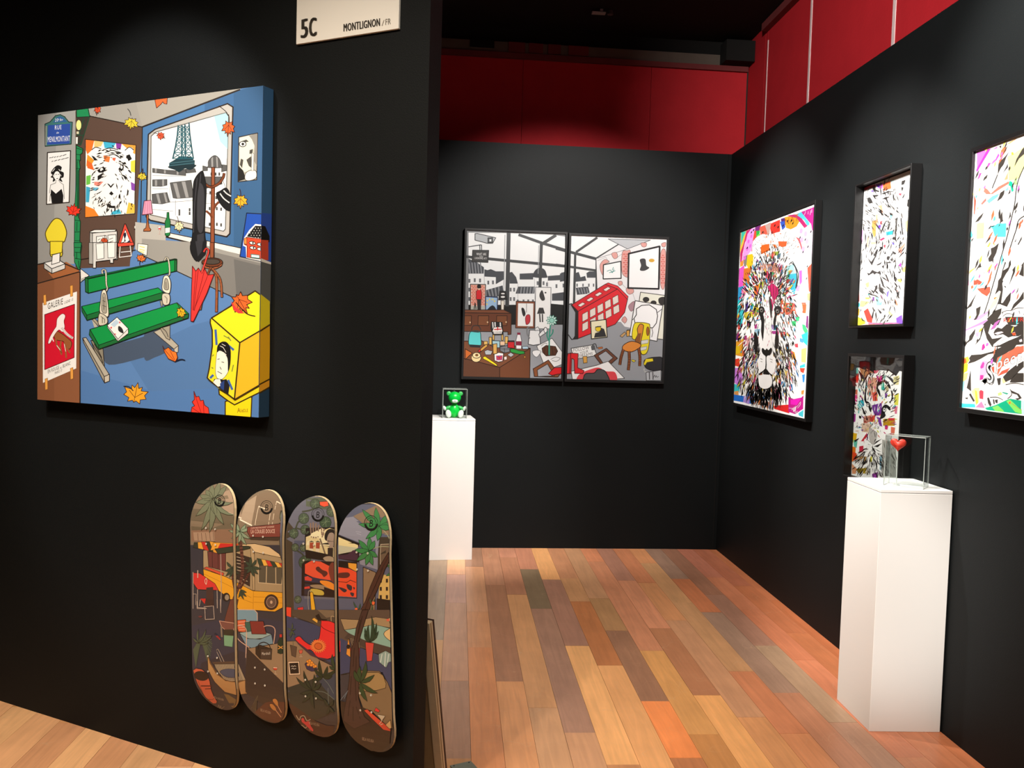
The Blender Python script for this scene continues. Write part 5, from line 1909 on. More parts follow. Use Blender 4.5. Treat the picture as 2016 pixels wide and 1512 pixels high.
    a.P('395,560 500,600 585,690 590,665 500,575 420,548', '#ea3038', 5, OR)
    L0, L1, L2, L3 = (200, 815), (520, 640), (535, 800), (200, 980)
    for i in range(5):
        for j in range(2):
            def bl(u, v):
                return (L0[0] + (L1[0] - L0[0]) * u + ((L3[0] - L0[0]) + (L2[0] - L3[0] - L1[0] + L0[0]) * u) * v,
                        L0[1] + (L1[1] - L0[1]) * u + ((L3[1] - L0[1]) + (L2[1] - L3[1] - L1[1] + L0[1]) * u) * v)
            u0, v0 = i / 5, j / 2
            a.P([bl(u0, v0), bl(u0 + .15, v0), bl(u0 + .15, v0 + .4), bl(u0, v0 + .4)], '#e9dcd2', 4, OR)
    for i in range(4):
        x, y = 160 + i * 72, 740 - i * 44
        a.P([(x, y), (x + 42, y - 26), (x + 66, y - 14), (x + 26, y + 12)], '#f1e4dc', 4, OR)
    a.L('165,1022 480,900', 5, OR)
    a.P('272,875 402,860 412,1010 278,1025', '#f0e8c4', 8, '#221f1c')
    a.P('300,1015 310,975 345,965 360,930 385,940 405,1005', '#2c2a2a')
    a.E(335, 940, 24, 22, '#e9c81c', 4)
    a.L('312,925 360,918', 8, '#2c2a2a')
    # notes, boots, frames on the floor
    a.P('105,1105 290,1075 325,1165 130,1200', '#f4f4f2', 6, '#2a2826')
    a.T('FOLLOW', 125, 1135, 258, 1112, 28, '#2a2826')
    a.T('YOUR', 180, 1158, 250, 1140, 22, '#2a2826')
    a.T('DREAMS', 170, 1185, 288, 1162, 25, '#2a2826')
    a.L('325,1105 312,1068 288,1078 295,1120', 7, '#2a2826', 1)
    a.P('272,1085 305,1080 312,1115 280,1122', '#55575a')
    a.P('330,1098 370,1092 375,1105 340,1112', '#c0682c', 3)
    a.P('205,1175 240,1172 242,1228 210,1232', '#d9a24a', 4)
    a.P('300,1165 405,1105 500,1190 390,1285', '#6e3f2a', 6)
    a.P('335,1168 400,1128 462,1185 388,1248', '#a9abb0', 5)
    a.P('105,1300 320,1250 420,1215 560,1360 120,1400', '#f6f5f4', 6, '#4a4846')
    a.P('170,1330 280,1280 345,1270 400,1300 480,1310 470,1400 180,1400', '#e2464e', 0, K, 1)
    a.P('210,1360 230,1320 300,1315 330,1285 380,1290 410,1325 420,1400 215,1400', '#4c4c4e', 7, '#1d1b1b', 1)
    a.P('78,1155 100,1145 165,1150 160,1270 215,1295 205,1320 135,1318 130,1200 110,1190 105,1320 30,1325 45,1300 72,1290', '#dd2128', 6, OR)
    # chair with yellow waistcoat
    a.P('640,900 690,885 760,895 775,920 770,1060 750,1140 715,1158 695,1130 690,1040 625,1020', '#f0dd1e', 6, '#5a4a10', 1)
    a.P('700,1040 762,1030 760,1060 702,1070', '#dcdcd6', 4, '#8a8a86')
    a.P('695,1098 750,1088 745,1115 695,1126', '#dcdcd6', 4, '#8a8a86')
    a.E(757, 960, 12, 38, '#a8601c', 4)
    a.P('672,985 668,940 690,900 715,905 720,930 690,1065 650,1040', '#dd8a2c', 6, '#3a1c0c', 1)
    a.P('672,980 700,975 688,1062 650,1045', '#8a5220')
    a.P('540,1100 560,1070 620,1045 690,1065 692,1095 620,1135 560,1125', '#e08a34', 6, '#3a1c0c', 1)
    a.LL(['548,1120 530,1180 520,1240', '598,1135 600,1200 592,1285', '680,1110 690,1180 688,1250'], 26, '#3a1c0c', 1)
    a.LL(['548,1120 530,1180 520,1240', '598,1135 600,1200 592,1285', '680,1110 690,1180 688,1250'], 18, '#8a4c28', 1)
    a.LL(['580,950 605,948'], 6)
    a.P('520,1000 560,965 572,980 540,1012', '#c9a06a', 4)
    a.P('575,955 602,950 602,1000 578,1005', '#d9a24a', 4)
    a.P('620,1200 655,1210 640,1222 622,1215', '#e8d21c', 3)
    a.P('725,1215 760,1190 830,1180 880,1190 880,1290 800,1295 740,1270', '#26262a', 6, '#0e0e10', 1)
    a.P('720,1240 740,1195 800,1190 805,1215 750,1225 735,1250', '#ecd81e', 4, '#5a4a10')
    a.L('725,1280 735,1305 785,1310', 10, '#d8d8d6', 1)
    a.P('742,1310 870,1290 870,1380 745,1380', '#b9bcc0', 5)
    a.LL(['770,1310 772,1370', '800,1308 802,1370'], 8, '#4a4a4c')
    a.L('806,1352 815,1332 822,1352 830,1338 836,1350 850,1344', 4, '#2a2826', 1)
    # left picture: camera, board, cupboard, table
    a.z(*D1)
    a.P('195,130 215,128 372,165 345,212 300,212 195,185', '#b6babd', 6, '#2a2a2c')
    a.P('305,165 345,165 345,205 305,208', '#5a5d60', 6, '#1d1c1c')
    a.P('318,178 334,178 334,196 318,196', '#e9ecec')
    a.LL(['140,242 245,225', '235,225 238,280', '250,225 252,280'], 8, '#55575a')
    a.P('175,270 312,272 305,375 170,368', '#3d3c3b', 6, '#22211f')
    a.T('WHAT ARE', 207, 313, 290, 315, 20, '#f4f4f2')
    a.T('YOU', 232, 331, 262, 332, 14, '#f4f4f2')
    a.T('LOOKING AT?', 190, 345, 296, 349, 16, '#f4f4f2')
    a.P('156,560 285,562 282,800 156,796', '#e2b4a4', 7, '#2a2826')
    br = []
    for y in range(572, 740, 14):
        for x in range(162 + (y // 14 % 2) * 11, 272, 22):
            br.append([(x, y), (x + 17, y), (x + 17, y + 8), (x, y + 8)])
    a.M(br, '#e0684e')
    a.P('160,745 282,745 280,796 160,793', '#b9b9ae')
    a.P('212,690 248,690 246,775 216,775', '#2c2a2a')
    a.P('205,620 222,605 245,608 252,640 250,690 205,690', '#d8242c', 4)
    a.E(230, 580, 18, 20, '#1a1817')
    a.E(230, 602, 9, 8, '#e6c4a8')
    a.L('188,770 196,720 204,770', 8, '#2a2826')
    a.P('285,665 388,672 382,805 285,800', '#9dbfe0', 8, '#22305a')
    a.P('300,775 340,740 368,760 372,795 300,795', '#20242c', 0, K, 1)                         # plain dark shape
    for x, y in ((300, 700), (320, 688), (345, 690), (362, 705), (296, 730)):
        a.E(x, y, 7, 8, '#e9d46a')
    a.P('405,618 455,620 468,690 395,695', '#242122', 5, '#0e0e0e')
    a.E(432, 640, 16, 6, '#f0efec')
    a.E(432, 668, 18, 8, '#f0efec')
    a.P('415,700 445,700 440,770 450,795 405,795 418,770', '#efe9dc', 5, '#4a3a2a')
    a.P('405,782 452,780 452,798 403,798', '#a8602c', 3)
    a.P('60,778 440,778 505,808 60,802', '#7d4a30', 6, '#2a160c')
    a.P('60,802 505,808 502,985 475,990 475,965 60,960', '#6b3c26', 6, '#2a160c')
    for q in ('100,828 165,828 162,910 100,910', '222,828 312,828 310,912 220,910', '380,828 468,828 466,912 378,912'):
        a.P(q, '#7d4a2c', 5, '#2a160c')
    for x, y in ((153, 885), (302, 883), (460, 882)):
        a.E(x, y, 6, 7, '#e8c49a')
    a.P('545,705 705,708 700,935 540,932', '#8a4e34', 6, '#2a160c')
    a.P('562,722 692,724 688,918 558,915', '#f6f6f4')
    a.P('590,765 610,765 625,810 612,835 598,815 ', '#2c2a2a', 0, K, 1)
    a.P('625,840 640,820 662,825 662,880 635,905 625,880', '#c83a44', 4, '#5a141c', 1)
    a.L('634,725 632,800', 4, '#5a5a5a')
    a.P('710,585 842,588 835,940 705,938', '#f4f4f2', 5, '#55575a')
    a.P('745,640 765,610 780,645 790,690 765,700 745,670', '#3a3939', 0, K, 1)
    a.P('740,760 775,760 790,810 722,812', '#3a3939')
    a.LL(['745,815 750,880', '768,815 770,880'], 11, '#3a3939')
    a.E(795, 632, 8, 7, '#3a3939')
    # watering can, flower, sheet
    a.P('720,1085 850,1020 1000,1220 800,1290', '#f6f6f5', 5, '#4a4846')
    a.P('765,1105 800,1080 880,1090 898,1130 880,1165 800,1170 770,1140', '#5a3420', 5, '#24140c')
    a.LL(['790,1095 785,1150', '815,1090 815,1165', '850,1095 860,1160', '875,1110 885,1145'], 5, '#3a2012')
    a.P('660,950 745,950 752,1070 690,1080 648,1070', '#f2f3f3', 7, '#4a4c4e')
    a.L('660,1020 638,980 640,935 660,920', 10, '#8a8c8e', 1)
    a.P('705,935 730,922 748,950 705,955', '#e8eaea', 5, '#4a4c4e')
    a.P('738,985 790,930 810,965 745,1010', '#eceeee', 6, '#4a4c4e')
    a.E(795, 950, 14, 24, '#f6f6f6', 5)
    a.L('838,900 828,1000 826,1160', 12, '#3aa088', 1)
    a.L('828,1050 808,1000 812,960', 10, '#3aa088', 1)
    a.L('828,1010 855,975 858,945', 10, '#3aa088', 1)
    for i in range(10):
        t = i * 2 * PI / 10
        lens(a, 848, 868, 848 + 48 * math.cos(t), 868 + 48 * math.sin(t), 20, '#cfe9e0', 4, '#2f8a74')
    a.E(848, 868, 20, 20, '#9ad4c2', 4, 0, '#2f8a74')
    a.P('685,1130 720,1120 755,1130 748,1150 720,1180 690,1160', '#f4f4f4', 4, '#55575a', 1)
    a.LL(['760,1085 790,1060 810,1070', '840,1200 880,1180 920,1190 890,1215 850,1210'], 4, '#6a6a6c', 1)
    a.P('690,1280 820,1205 915,1330 900,1350 700,1345', '#8a5230', 6, '#2a160c')
    a.P('725,1290 812,1238 870,1340 730,1345', '#a9abb0', 5)
    a.P('820,1320 870,1270 960,1265 985,1150 1010,1150 1000,1320 900,1325 850,1335', '#dd2128', 6, OR)
    # table
    a.P('60,1045 250,1040 350,1090 560,1085 665,1105 405,1268 60,1180', '#7a4a30', 6, '#2a160c')
    a.P('60,1180 405,1268 405,1400 60,1400', '#5f3a28', 6, '#2a160c')
    a.P('405,1268 665,1105 660,1400 405,1400', '#714229', 6, '#2a160c')
    a.P('112,1110 172,1145 112,1200', '#c8682c', 5)
    a.P('158,965 232,962 245,1020 240,1085 150,1080 142,1020', '#5fd0d0', 6, '#1d4a4c', 1)
    a.P('150,1072 242,1078 240,1100 152,1095', '#2c2c2e')
    a.L('165,950 180,915 225,915 245,950', 8, '#3a3836', 1)
    a.P('160,965 185,958 230,962 228,972', '#3a3836')
    a.P('335,880 425,885 435,990 350,992 330,940', '#2a2829', 6, '#0e0e0e')
    a.LL(['345,885 350,935', '365,885 368,935', '410,888 412,935'], 10, '#e9e9e6')
    a.P('355,925 420,922 432,960 420,985 355,985 342,960', '#f4efe9', 5)
    a.LL(['388,925 388,950', '360,945 418,942'], 9, '#d8343a')
    a.LL([[(352 + 12 * i, 962), (352 + 12 * i, 982)] for i in range(7)], 4, '#2a2829')
    for x0, y0, x1, y1 in ((345, 990, 360, 1035), (420, 990, 435, 1038), (315, 1010, 338, 1075), (450, 1005, 476, 1065), (270, 1045, 302, 1075)):
        a.P([(x0, y0), (x1, y0), (x1, y1), (x0, y1)], '#e2b866', 5, '#4a3214')
    a.P('342,1040 408,1042 405,1100 345,1098', '#a9cdd6', 6, '#3a4a4e')
    a.P('408,1045 450,1045 448,1080 408,1080', '#e9c4a0', 4)
    a.P('222,1125 290,1070 305,1085 240,1138', '#d8a24a', 5)
    a.P('220,1128 240,1110 245,1128 228,1140', '#d8242c', 4)
    a.E(205, 1185, 42, 38, '#efd39a', 5)
    a.E(208, 1165, 34, 24, '#f3dca8', 5)
    a.E(210, 1163, 12, 9, '#8a5a2c', 3)
    a.P('262,1180 280,1172 372,1235 388,1252 375,1256 300,1212 265,1195', '#f0dc22', 5, '#4a3a0c')
    a.P('358,1150 400,1140 438,1148 432,1215 395,1222 360,1210', '#f3f1ee', 6)
    a.P('375,1168 430,1165 426,1205 378,1208', '#3a4a9a')
    a.LL(['376,1187 428,1185', '402,1168 402,1207', '376,1170 428,1205', '428,1168 378,1206'], 8, '#e04048')
    a.P('275,1130 300,1118 345,1130 330,1160 285,1160', '#b4b8bc', 4)
    a.P('470,1160 500,1140 528,1160 500,1180', '#b4b8bc', 4)
    a.P('440,1180 465,1172 466,1200 445,1206', '#f0e4dc', 3)
    a.P('348,1070 382,1065 382,1150 350,1155', '#d9a85a', 5, '#3a2a12')
    a.P('408,1095 470,1080 492,1098 490,1135 445,1145 408,1125', '#7d8084', 5, '#2a2a2c')
    a.LL(['408,1110 490,1112', '445,1105 447,1142'], 4, '#2a2a2c')
    a.P('473,1042 530,1042 530,1105 473,1100', '#c9242a', 5)
    a.P('475,1038 530,1038 530,1052 475,1052', '#2a2829')
    a.P('552,1000 556,985 580,985 584,1000 592,1040 590,1110 545,1110 543,1040', '#f3f1f1', 5, '#5a5a5c')
    a.P('553,972 582,972 580,990 555,990', '#8a1c3a')
    a.P('544,1045 591,1045 590,1082 544,1080', '#8a1c3a')
    a.P('492,1112 520,1108 570,1125 612,1130 618,1152 570,1155 500,1138', '#2f9a3f', 5, '#123a18')
    a.P('618,1165 626,1180 620,1190 612,1182', '#e8a23a', 3)
    a.P('595,1090 645,1088 650,1110 600,1112', '#b9d4e4', 4)


DO = 0.03
da = Art(HB(DO), (-1.983, -1.250, 1.287, 2.362), 1.3)
diptych(da)
framed('black-framed picture of a cluttered studio table and watering can, left of the pair', B0, DB, NB, ANG_B, -1.995, -1.2345, 1.266, 2.373, 0.016, 0.04, DO, da, group=None)
db = Art(HB(DO), (-1.209, -0.486, 1.287, 2.350), 1.3)
diptych(db)
framed('black-framed picture with a tilted red telephone kiosk, right of the pair', B0, DB, NB, ANG_B, -1.2255, -0.468, 1.266, 2.368, 0.018, 0.04, DO, db, group=None)

# ------------------------------------------------------------------ lion picture
LA, LB = (1435, 395, 6.7222), (1435, 610, 6.7200)
INK, WH = '#171412', '#fffefb'
LO = 0.034
LI = Art(HR(LO), (-6.006, -4.735, 1.158, 2.372), 1.45)
lr = random.Random(11)
LI.z(*LA)
LI.P('-100,-200 1400,-200 1400,3300 -100,3300', WH)
for q, c in (('150,380 260,360 230,480 150,700', '#f0a86a'), ('165,420 240,400 190,560 160,620', '#3fc0a8'), ('150,640 200,470 235,400 175,640 150,760', '#f2c23c'),
             ('235,400 300,370 250,470 215,560 185,700 170,800 150,860 150,700 200,560', '#c8286a'), ('250,440 300,370 360,360 340,520 310,650 250,720 185,860 170,800 200,640', '#f19ee6'),
             ('340,400 420,340 380,600 300,680 320,520', '#e84a36'), ('365,400 412,390 410,500 385,620 365,560', '#2faf48'), ('370,470 410,430 405,500 375,530', '#8adf4a'), ('380,560 400,520 395,620 375,625', '#f0d02c'),
             ('350,350 430,320 400,400 350,400', '#7a2a78'), ('410,350 560,290 540,400 480,480 420,460', '#e0614c'), ('540,310 680,250 680,420 620,470 560,430', '#e23c30'),
             ('480,320 560,300 540,440 520,460', '#c9a8a0'), ('690,240 760,220 740,330 700,330', '#5a2a78'), ('680,280 740,270 750,350 710,390', '#3a5fd0'),
             ('740,220 900,190 950,250 900,340 820,380 760,360', '#f6a62a'), ('760,200 880,180 940,200 1040,330 1090,440 1110,600 1090,560 1000,360 900,230', '#c62a72'),
             ('890,180 960,150 1060,280 1100,380 1080,400 1000,260', '#58d4f0'), ('960,150 1140,80 1120,420 1080,300', '#c2288e'), ('930,420 1090,300 1140,560 1100,780 960,740 950,560', '#fbe0fa'),
             ('860,470 940,500 975,620 940,720 920,600', '#e86a72'), ('420,620 530,570 540,660 430,710', '#ee6a1e'), ('560,530 600,520 640,630 600,620', '#ee7a2e'), ('660,590 720,500 790,550 720,610 690,600', '#ee6a2e'),
             ('150,820 200,780 190,860 150,880', '#f0953a'), ('140,900 210,850 190,1130 130,1150', '#e85ac8'), ('200,900 300,880 270,1100 190,1130', '#e07a2c'), ('240,720 330,700 320,860 260,900 230,840', '#f0c81c'), ('200,740 250,720 230,880 200,860', '#8a8378'),
             ('120,1150 200,1130 170,1350 120,1400', '#2f9fd8'), ('170,1180 240,1100 220,1260 170,1290', '#f070b0'), ('120,1330 170,1300 150,1512 110,1512', '#28d0d8'),
             ('300,990 380,1000 400,1080 320,1120', '#d8484a'), ('330,1130 410,1100 380,1250 340,1260', '#ee7a2e'), ('400,1090 470,1060 450,1180 400,1150', '#c8cc4a'),
             ('760,870 860,840 880,980 820,1050 770,990', '#b9eef0'), ('780,980 900,960 905,1100 870,1250 820,1180', '#35c6e0'), ('640,840 700,830 710,930 660,930', '#c04a9a'),
             ('570,680 600,670 590,770 560,770', '#e2504a'), ('590,680 660,670 650,730 600,720', '#a8c04a'), ('640,720 690,690 680,780 640,770', '#4f7a8a'), ('520,840 560,830 550,920 520,920', '#eb9a86'), ('560,830 640,820 620,940 560,920', '#eea88a'),
             ('460,940 520,930 600,1080 560,1100 480,1010', '#d8446a'), ('515,1150 570,1090 660,1160 665,1230 600,1330 560,1230', '#e81a78'), ('540,1280 600,1330 580,1460 550,1440', '#e23a7a'),
             ('930,930 970,920 970,1080 940,1120', '#d66ad8'), ('890,1120 950,1120 930,1200 890,1200', '#eeb0ee'), ('1040,890 1100,830 1100,1220 1060,1200', '#f0563c'), ('1040,1230 1090,1220 1080,1330 1040,1320', '#fbd68a'),
             ('760,1040 800,1040 790,1100 760,1090', '#e03a3a'), ('700,1150 780,1160 770,1210 710,1200', '#7ad0e8'), ('720,1380 780,1350 790,1512 740,1512', '#ee8a5a'), ('800,1360 860,1350 850,1500 800,1500', '#ee7a4a'), ('970,1370 1030,1370 1020,1490 985,1490', '#f0743c'),
             ('690,1300 720,1290 725,1350 690,1350', '#ee6a3a'), ('220,1370 260,1340 250,1460 215,1480', '#5a3aa8'), ('330,1400 390,1360 390,1512 310,1512', '#eee03a'), ('280,1380 330,1360 320,1440 290,1460', '#3a9ac8'), ('210,1480 260,1470 240,1512 200,1512', '#e8d02c')):
    LI.P(q, c)
LI.T('NAT', 745, 330, 925, 262, 90, '#c46a10')
LI.LL(['1000,190 1020,150 1010,130', '1050,180 1055,140', '1078,190 1090,130', '1100,160 1102,110'], 5, '#f6d6ee')
for x, y in ((960, 400), (1020, 440), (970, 520), (1040, 540), (990, 640), (1080, 620)):
    LI.E(x, y, 20, 36, '#f2b4f0', 0, 8)
for x, y in ((262, 540), (245, 640), (300, 470), (285, 600), (215, 760)):
    LI.E(x, y, 13, 26, '#e26ad8', 0, 12)
for x, y in ((300, 420), (330, 390), (245, 625), (380, 500), (450, 420), (610, 330), (655, 350), (830, 265), (850, 300), (720, 330), (780, 270), (1015, 515), (945, 490), (985, 680), (1050, 610), (1090, 410), (1040, 870), (1030, 1030)):
    LI.P([(x - 12, y + 16), (x - 2, y - 12), (x + 12, y - 18), (x + 4, y + 12)], INK)
LI.z(*LB)
for q, c in (('110,0 200,0 180,200 110,260', '#40d0d8'), ('200,60 300,0 390,0 370,80 250,140 210,110', '#ecd83c'), ('110,200 150,200 150,260 112,260', '#e83a30'), ('105,300 140,310 125,400 100,400', '#7a2a80'),
             ('95,420 200,380 180,620 90,600', '#f6a82c'), ('90,480 140,470 150,570 95,590', '#f0c81c'), ('180,540 220,530 200,620 180,610', '#f06a4a'), ('90,650 140,640 150,760 85,740', '#f0402c'),
             ('85,770 160,760 200,980 150,1050 75,960', '#dc8af0'), ('75,980 150,1000 140,1090 72,1080', '#42d4da'), ('75,1080 130,1070 130,1140 70,1140', '#f0a85a'), ('70,1120 200,1140 330,1100 320,1250 180,1220 65,1200', '#2a7ae0'),
             ('200,1140 290,1130 270,1250 190,1220', '#b99af0'), ('330,1200 420,1180 430,1260 330,1250', '#c88a6a'), ('430,1200 600,1230 590,1320 430,1270', '#d69a84'), ('590,1270 820,1250 800,1370 600,1310', '#ee2c2c'),
             ('790,1150 860,1180 960,1160 990,1130 985,1310 880,1380 790,1350', '#c81e8e'), ('820,1190 960,1170 900,1260 820,1250', '#f022c0'), ('920,1370 990,1320 985,1420 930,1400', '#4ed0e0'), ('240,140 300,160 280,240 240,220', '#171412'),
             ('340,200 380,180 370,250 340,250', '#b83a8a'), ('580,210 660,200 660,265 590,270', '#30b8e6'), ('560,200 610,200 600,260 575,260', '#b89ae0'), ('570,280 660,280 650,320 580,320', '#c03aa0'), ('680,295 750,290 740,365 690,360', '#ee3a3a'),
             ('830,150 890,140 890,220 840,210', '#3ad07a'), ('880,90 940,90 930,150 890,150', '#42e08a'), ('970,190 1010,200 1050,280 1020,330 980,260', '#48e08a'), ('960,330 1050,290 1040,480 990,430', '#35d4ea'), ('940,370 1000,390 980,440 940,420', '#58b4e0'),
             ('1030,80 1055,80 1050,260 1020,220', '#8a2a80'), ('870,450 915,445 920,500 880,495', '#ee4a5a'), ('490,300 520,310 510,400 490,380', '#e86a9a'), ('340,260 420,250 400,330 350,360', '#9fd4ec'), ('640,650 700,640 720,700 660,740', '#e06a2c'),
             ('750,480 780,500 770,530 750,520', '#f0a62c'), ('830,540 870,560 890,650 840,660', '#eb9a2c'), ('850,700 900,660 890,740 850,730', '#f09a1c'), ('940,740 1010,710 1010,760 940,770', '#48d8f0'), ('940,770 1010,770 990,840 950,820', '#e0503c'),
             ('970,860 1010,850 1000,960 980,960', '#3a9ae8'), ('960,1070 1000,1060 990,1120 960,1120', '#f09a4a'), ('960,520 1030,500 1020,700 960,690', '#f2d88a'), ('760,640 800,630 830,820 790,860', '#f08aa0'), ('740,820 780,800 790,940 750,960', '#f0a68a'),
             ('660,920 690,910 690,990 660,990', '#e8484a'), ('700,960 740,930 750,1010 710,1030', '#68b8e8'), ('800,1000 840,980 850,1060 810,1080', '#3a88d8'), ('330,880 370,860 350,960 320,960', '#d83a7a'), ('300,960 340,950 330,1060 300,1050', '#a83aa0'),
             ('190,930 230,920 210,1000 180,1000', '#e8d83a'), ('230,380 300,340 290,520 240,560', '#eeb0b0'), ('270,590 330,570 320,650 270,660', '#f0e08a'), ('210,340 240,340 235,400 205,400', '#b03a7a'), ('440,1130 470,1110 465,1170 445,1170', '#f0f05a')):
    LI.P(q, c)
LI.L('800,1300 850,1310 860,1350 890,1270 880,1365 910,1340', 8, '#fbeef6', 1)
LI.L('830,1325 900,1280 935,1240 950,1215 945,1260 910,1300', 6, '#fbeef6', 1)
LI.LL(['855,1290 860,1345', '872,1285 878,1340'], 6, '#fbeef6')
LI.M(['120,60 150,70 140,110 122,100'], '#e8302c')
# mane: tapered strokes fanning out from the face
LI.z(1420, 380, 3.1524)


def mane(x, y):
    if y < 640:
        return math.atan2(y - 700, (x - 285) * 1.0)
    return math.atan2(420 + (y - 640) * 0.6, (x - 285) * 1.35)


def mhole(x, y):
    return ((x - 285) / 52.0) ** 2 + ((y - 860) / 250.0) ** 2 < 1


for n, c, l0, l1, w0, w1 in ((330, '#1a1715', 22, 64, 3.5, 9), (60, '#fffefb', 24, 60, 3, 7), (170, '#5a544e', 16, 50, 3, 8), (40, '#d8447a', 14, 40, 4, 9), (36, '#ee7a3a', 14, 40, 4, 9),
                             (28, '#3aa8d8', 14, 40, 4, 9), (30, '#f0cc3a', 14, 40, 4, 9), (20, '#8a3aa0', 14, 36, 4, 8), (20, '#e23c30', 14, 36, 4, 8), (150, '#1a1715', 18, 46, 2.5, 7), (60, '#fffefb', 20, 60, 2, 5)):
    zebra(LI, lr, n, 285, 800, 185, 400, c, l0, l1, w0, w1, mane, mhole)
for n, c in ((170, '#1a1715'), (120, '#6a645c'), (90, '#fffefb'), (26, '#d8447a'), (26, '#ee8a3a'), (22, '#3a88d8'), (20, '#e8d04a'), (60, '#26211d')):
    zebra(LI, lr, n, 290, 1120, 190, 215, c, 26, 70, 3, 8, mane, lambda x, y: abs(x - 280) < 48 and y < 1215)
zebra(LI, lr, 150, 275, 1240, 110, 75, '#131110', 30, 70, 4, 11, mane, lambda x, y: abs(x - 280) < 44 and y < 1205)
zebra(LI, lr, 150, 310, 440, 130, 150, '#1f1b18', 12, 34, 2, 5, lambda x, y: math.atan2(y - 700, x - 285))
LI.P('200,300 260,255 300,270 330,250 400,240 470,280 500,360 490,430 420,400 380,330 300,320 240,340 200,390', WH, 0, K, 1)
zebra(LI, lr, 170, 345, 330, 150, 95, '#4a443f', 10, 30, 1.2, 3.2, lambda x, y: math.atan2(y - 560, x - 320))
zebra(LI, lr, 26, 340, 330, 140, 80, '#ee7a3a', 10, 26, 4, 9, lambda x, y: math.atan2(y - 560, x - 320))
zebra(LI, lr, 120, 300, 560, 130, 150, '#26211d', 14, 44, 2.5, 6, lambda x, y: math.atan2(y - 760, x - 290))
for c_ in ('#d8447a', '#ee7a3a', '#3aa8d8', '#f0cc3a', '#8a3aa0', '#3fb060'):
    zebra(LI, lr, 12, 300, 600, 160, 210, c_, 16, 46, 5, 11, lambda x, y: math.atan2(y - 760, x - 290))
LI.LL(['205,480 218,450 240,440', '200,500 205,540 225,575', '435,430 462,460 472,520 465,590', '445,425 480,500 470,580'], 5, '#3a4548', 1)
LI.P('250,325 300,315 300,350 255,372', '#ee6a1e')
LI.P('355,300 412,300 405,330 380,335 360,325', '#ee6a2e')
LI.T('HAYDEN', 245, 475, 355, 500, 45, '#e9967a')
LI.T('HAYDEN', 247, 477, 357, 502, 45, '#2a2320')
LI.T('HAYDEN', 249, 476, 358, 500, 41, '#eba28a')
LI.P('290,580 325,560 358,595 355,630 330,670 310,625', '#e01a70')
LI.LL(['305,570 312,640', '325,565 330,660', '345,585 342,640'], 4, '#7a0f3c')
LI.LL(['355,600 375,620 400,640 395,700', '250,560 225,640 215,700', '375,560 400,600 440,620'], 4, '#2a2522', 1)
LI.T('SEA', 370, 750, 470, 752, 70, '#ee6a4a')
LI.T('7', 500, 745, 528, 745, 65, '#ee6a4a')
# face
LI.P('284,690 300,650 316,690 314,780 314,880 322,960 300,985 266,980 256,940 268,860 274,780', WH, 0, K, 1)
zebra(LI, lr, 26, 295, 780, 26, 110, '#6a645c', 12, 34, 1.5, 4, lambda x, y: 1.5)
zebra(LI, lr, 14, 292, 800, 26, 150, '#d8447a', 12, 34, 3, 6, lambda x, y: 1.5)
LI.M(['236,712 262,705 272,730 262,752 268,780 266,880 262,900 258,800 240,760', '330,720 352,700 376,715 366,745 345,760 340,800 332,850 326,800 336,750'], INK, 1)
LI.E(253, 727, 12, 15, '#8d8780', 3)
LI.E(352, 733, 12, 15, '#8d8780', 3)
LI.E(253, 726, 6, 9, '#0d0b0a')
LI.E(352, 732, 6, 9, '#0d0b0a')
LI.M(['249,720 253,718 253,724 249,724', '348,726 352,724 352,730 348,730'], '#ffffff')
LI.M(['240,770 252,800 250,860 262,920 258,800', '210,860 232,905 228,975 215,1000 205,930', '345,850 360,910 350,970 335,940'], '#1c1816', 1)
LI.M(['300,640 318,700 312,780 304,720'], '#3a3531', 1)
LI.P('254,970 262,962 275,975 286,965 296,975 312,960 318,975 308,1000 288,1018 282,1030 275,1015 258,992', INK, 0, K, 1)
LI.P('238,1020 262,1005 280,1020 278,1085 268,1110 240,1105 230,1060', WH, 0, K, 1)
LI.P('284,1020 305,1008 336,1020 342,1060 330,1110 312,1125 290,1090', WH, 0, K, 1)
LI.L('281,1015 281,1060 278,1095', 5, INK)
LI.L('238,1125 262,1108 280,1095 300,1118 318,1132', 7, INK, 1)
LI.P('268,1108 280,1088 294,1110 300,1128 262,1122', INK)
LI.P('236,1140 265,1128 300,1130 318,1150 318,1185 300,1208 268,1215 240,1195', WH, 0, K, 1)
LI.LL(['245,1028 258,1032', '248,1045 258,1048', '306,1030 322,1036', '310,1046 320,1050'], 3, '#6a645e')
LI.LL(['230,1050 205,1040 190,1050', '232,1065 208,1066 192,1080', '335,1040 360,1015 400,1010', '340,1060 352,1100 345,1130', '338,1075 360,1090'], 3, '#fbfaf6', 1)
LI.LL(['205,1030 190,1042', '200,1060 186,1072', '350,1070 345,1090', '356,1085 350,1110'], 4, INK)
framed('tall black-framed colourful lion portrait near the booth corner', R0, DR, NR, ANG_R, -6.022, -4.718, 1.143, 2.395, 0.018, 0.04, LO, LI)

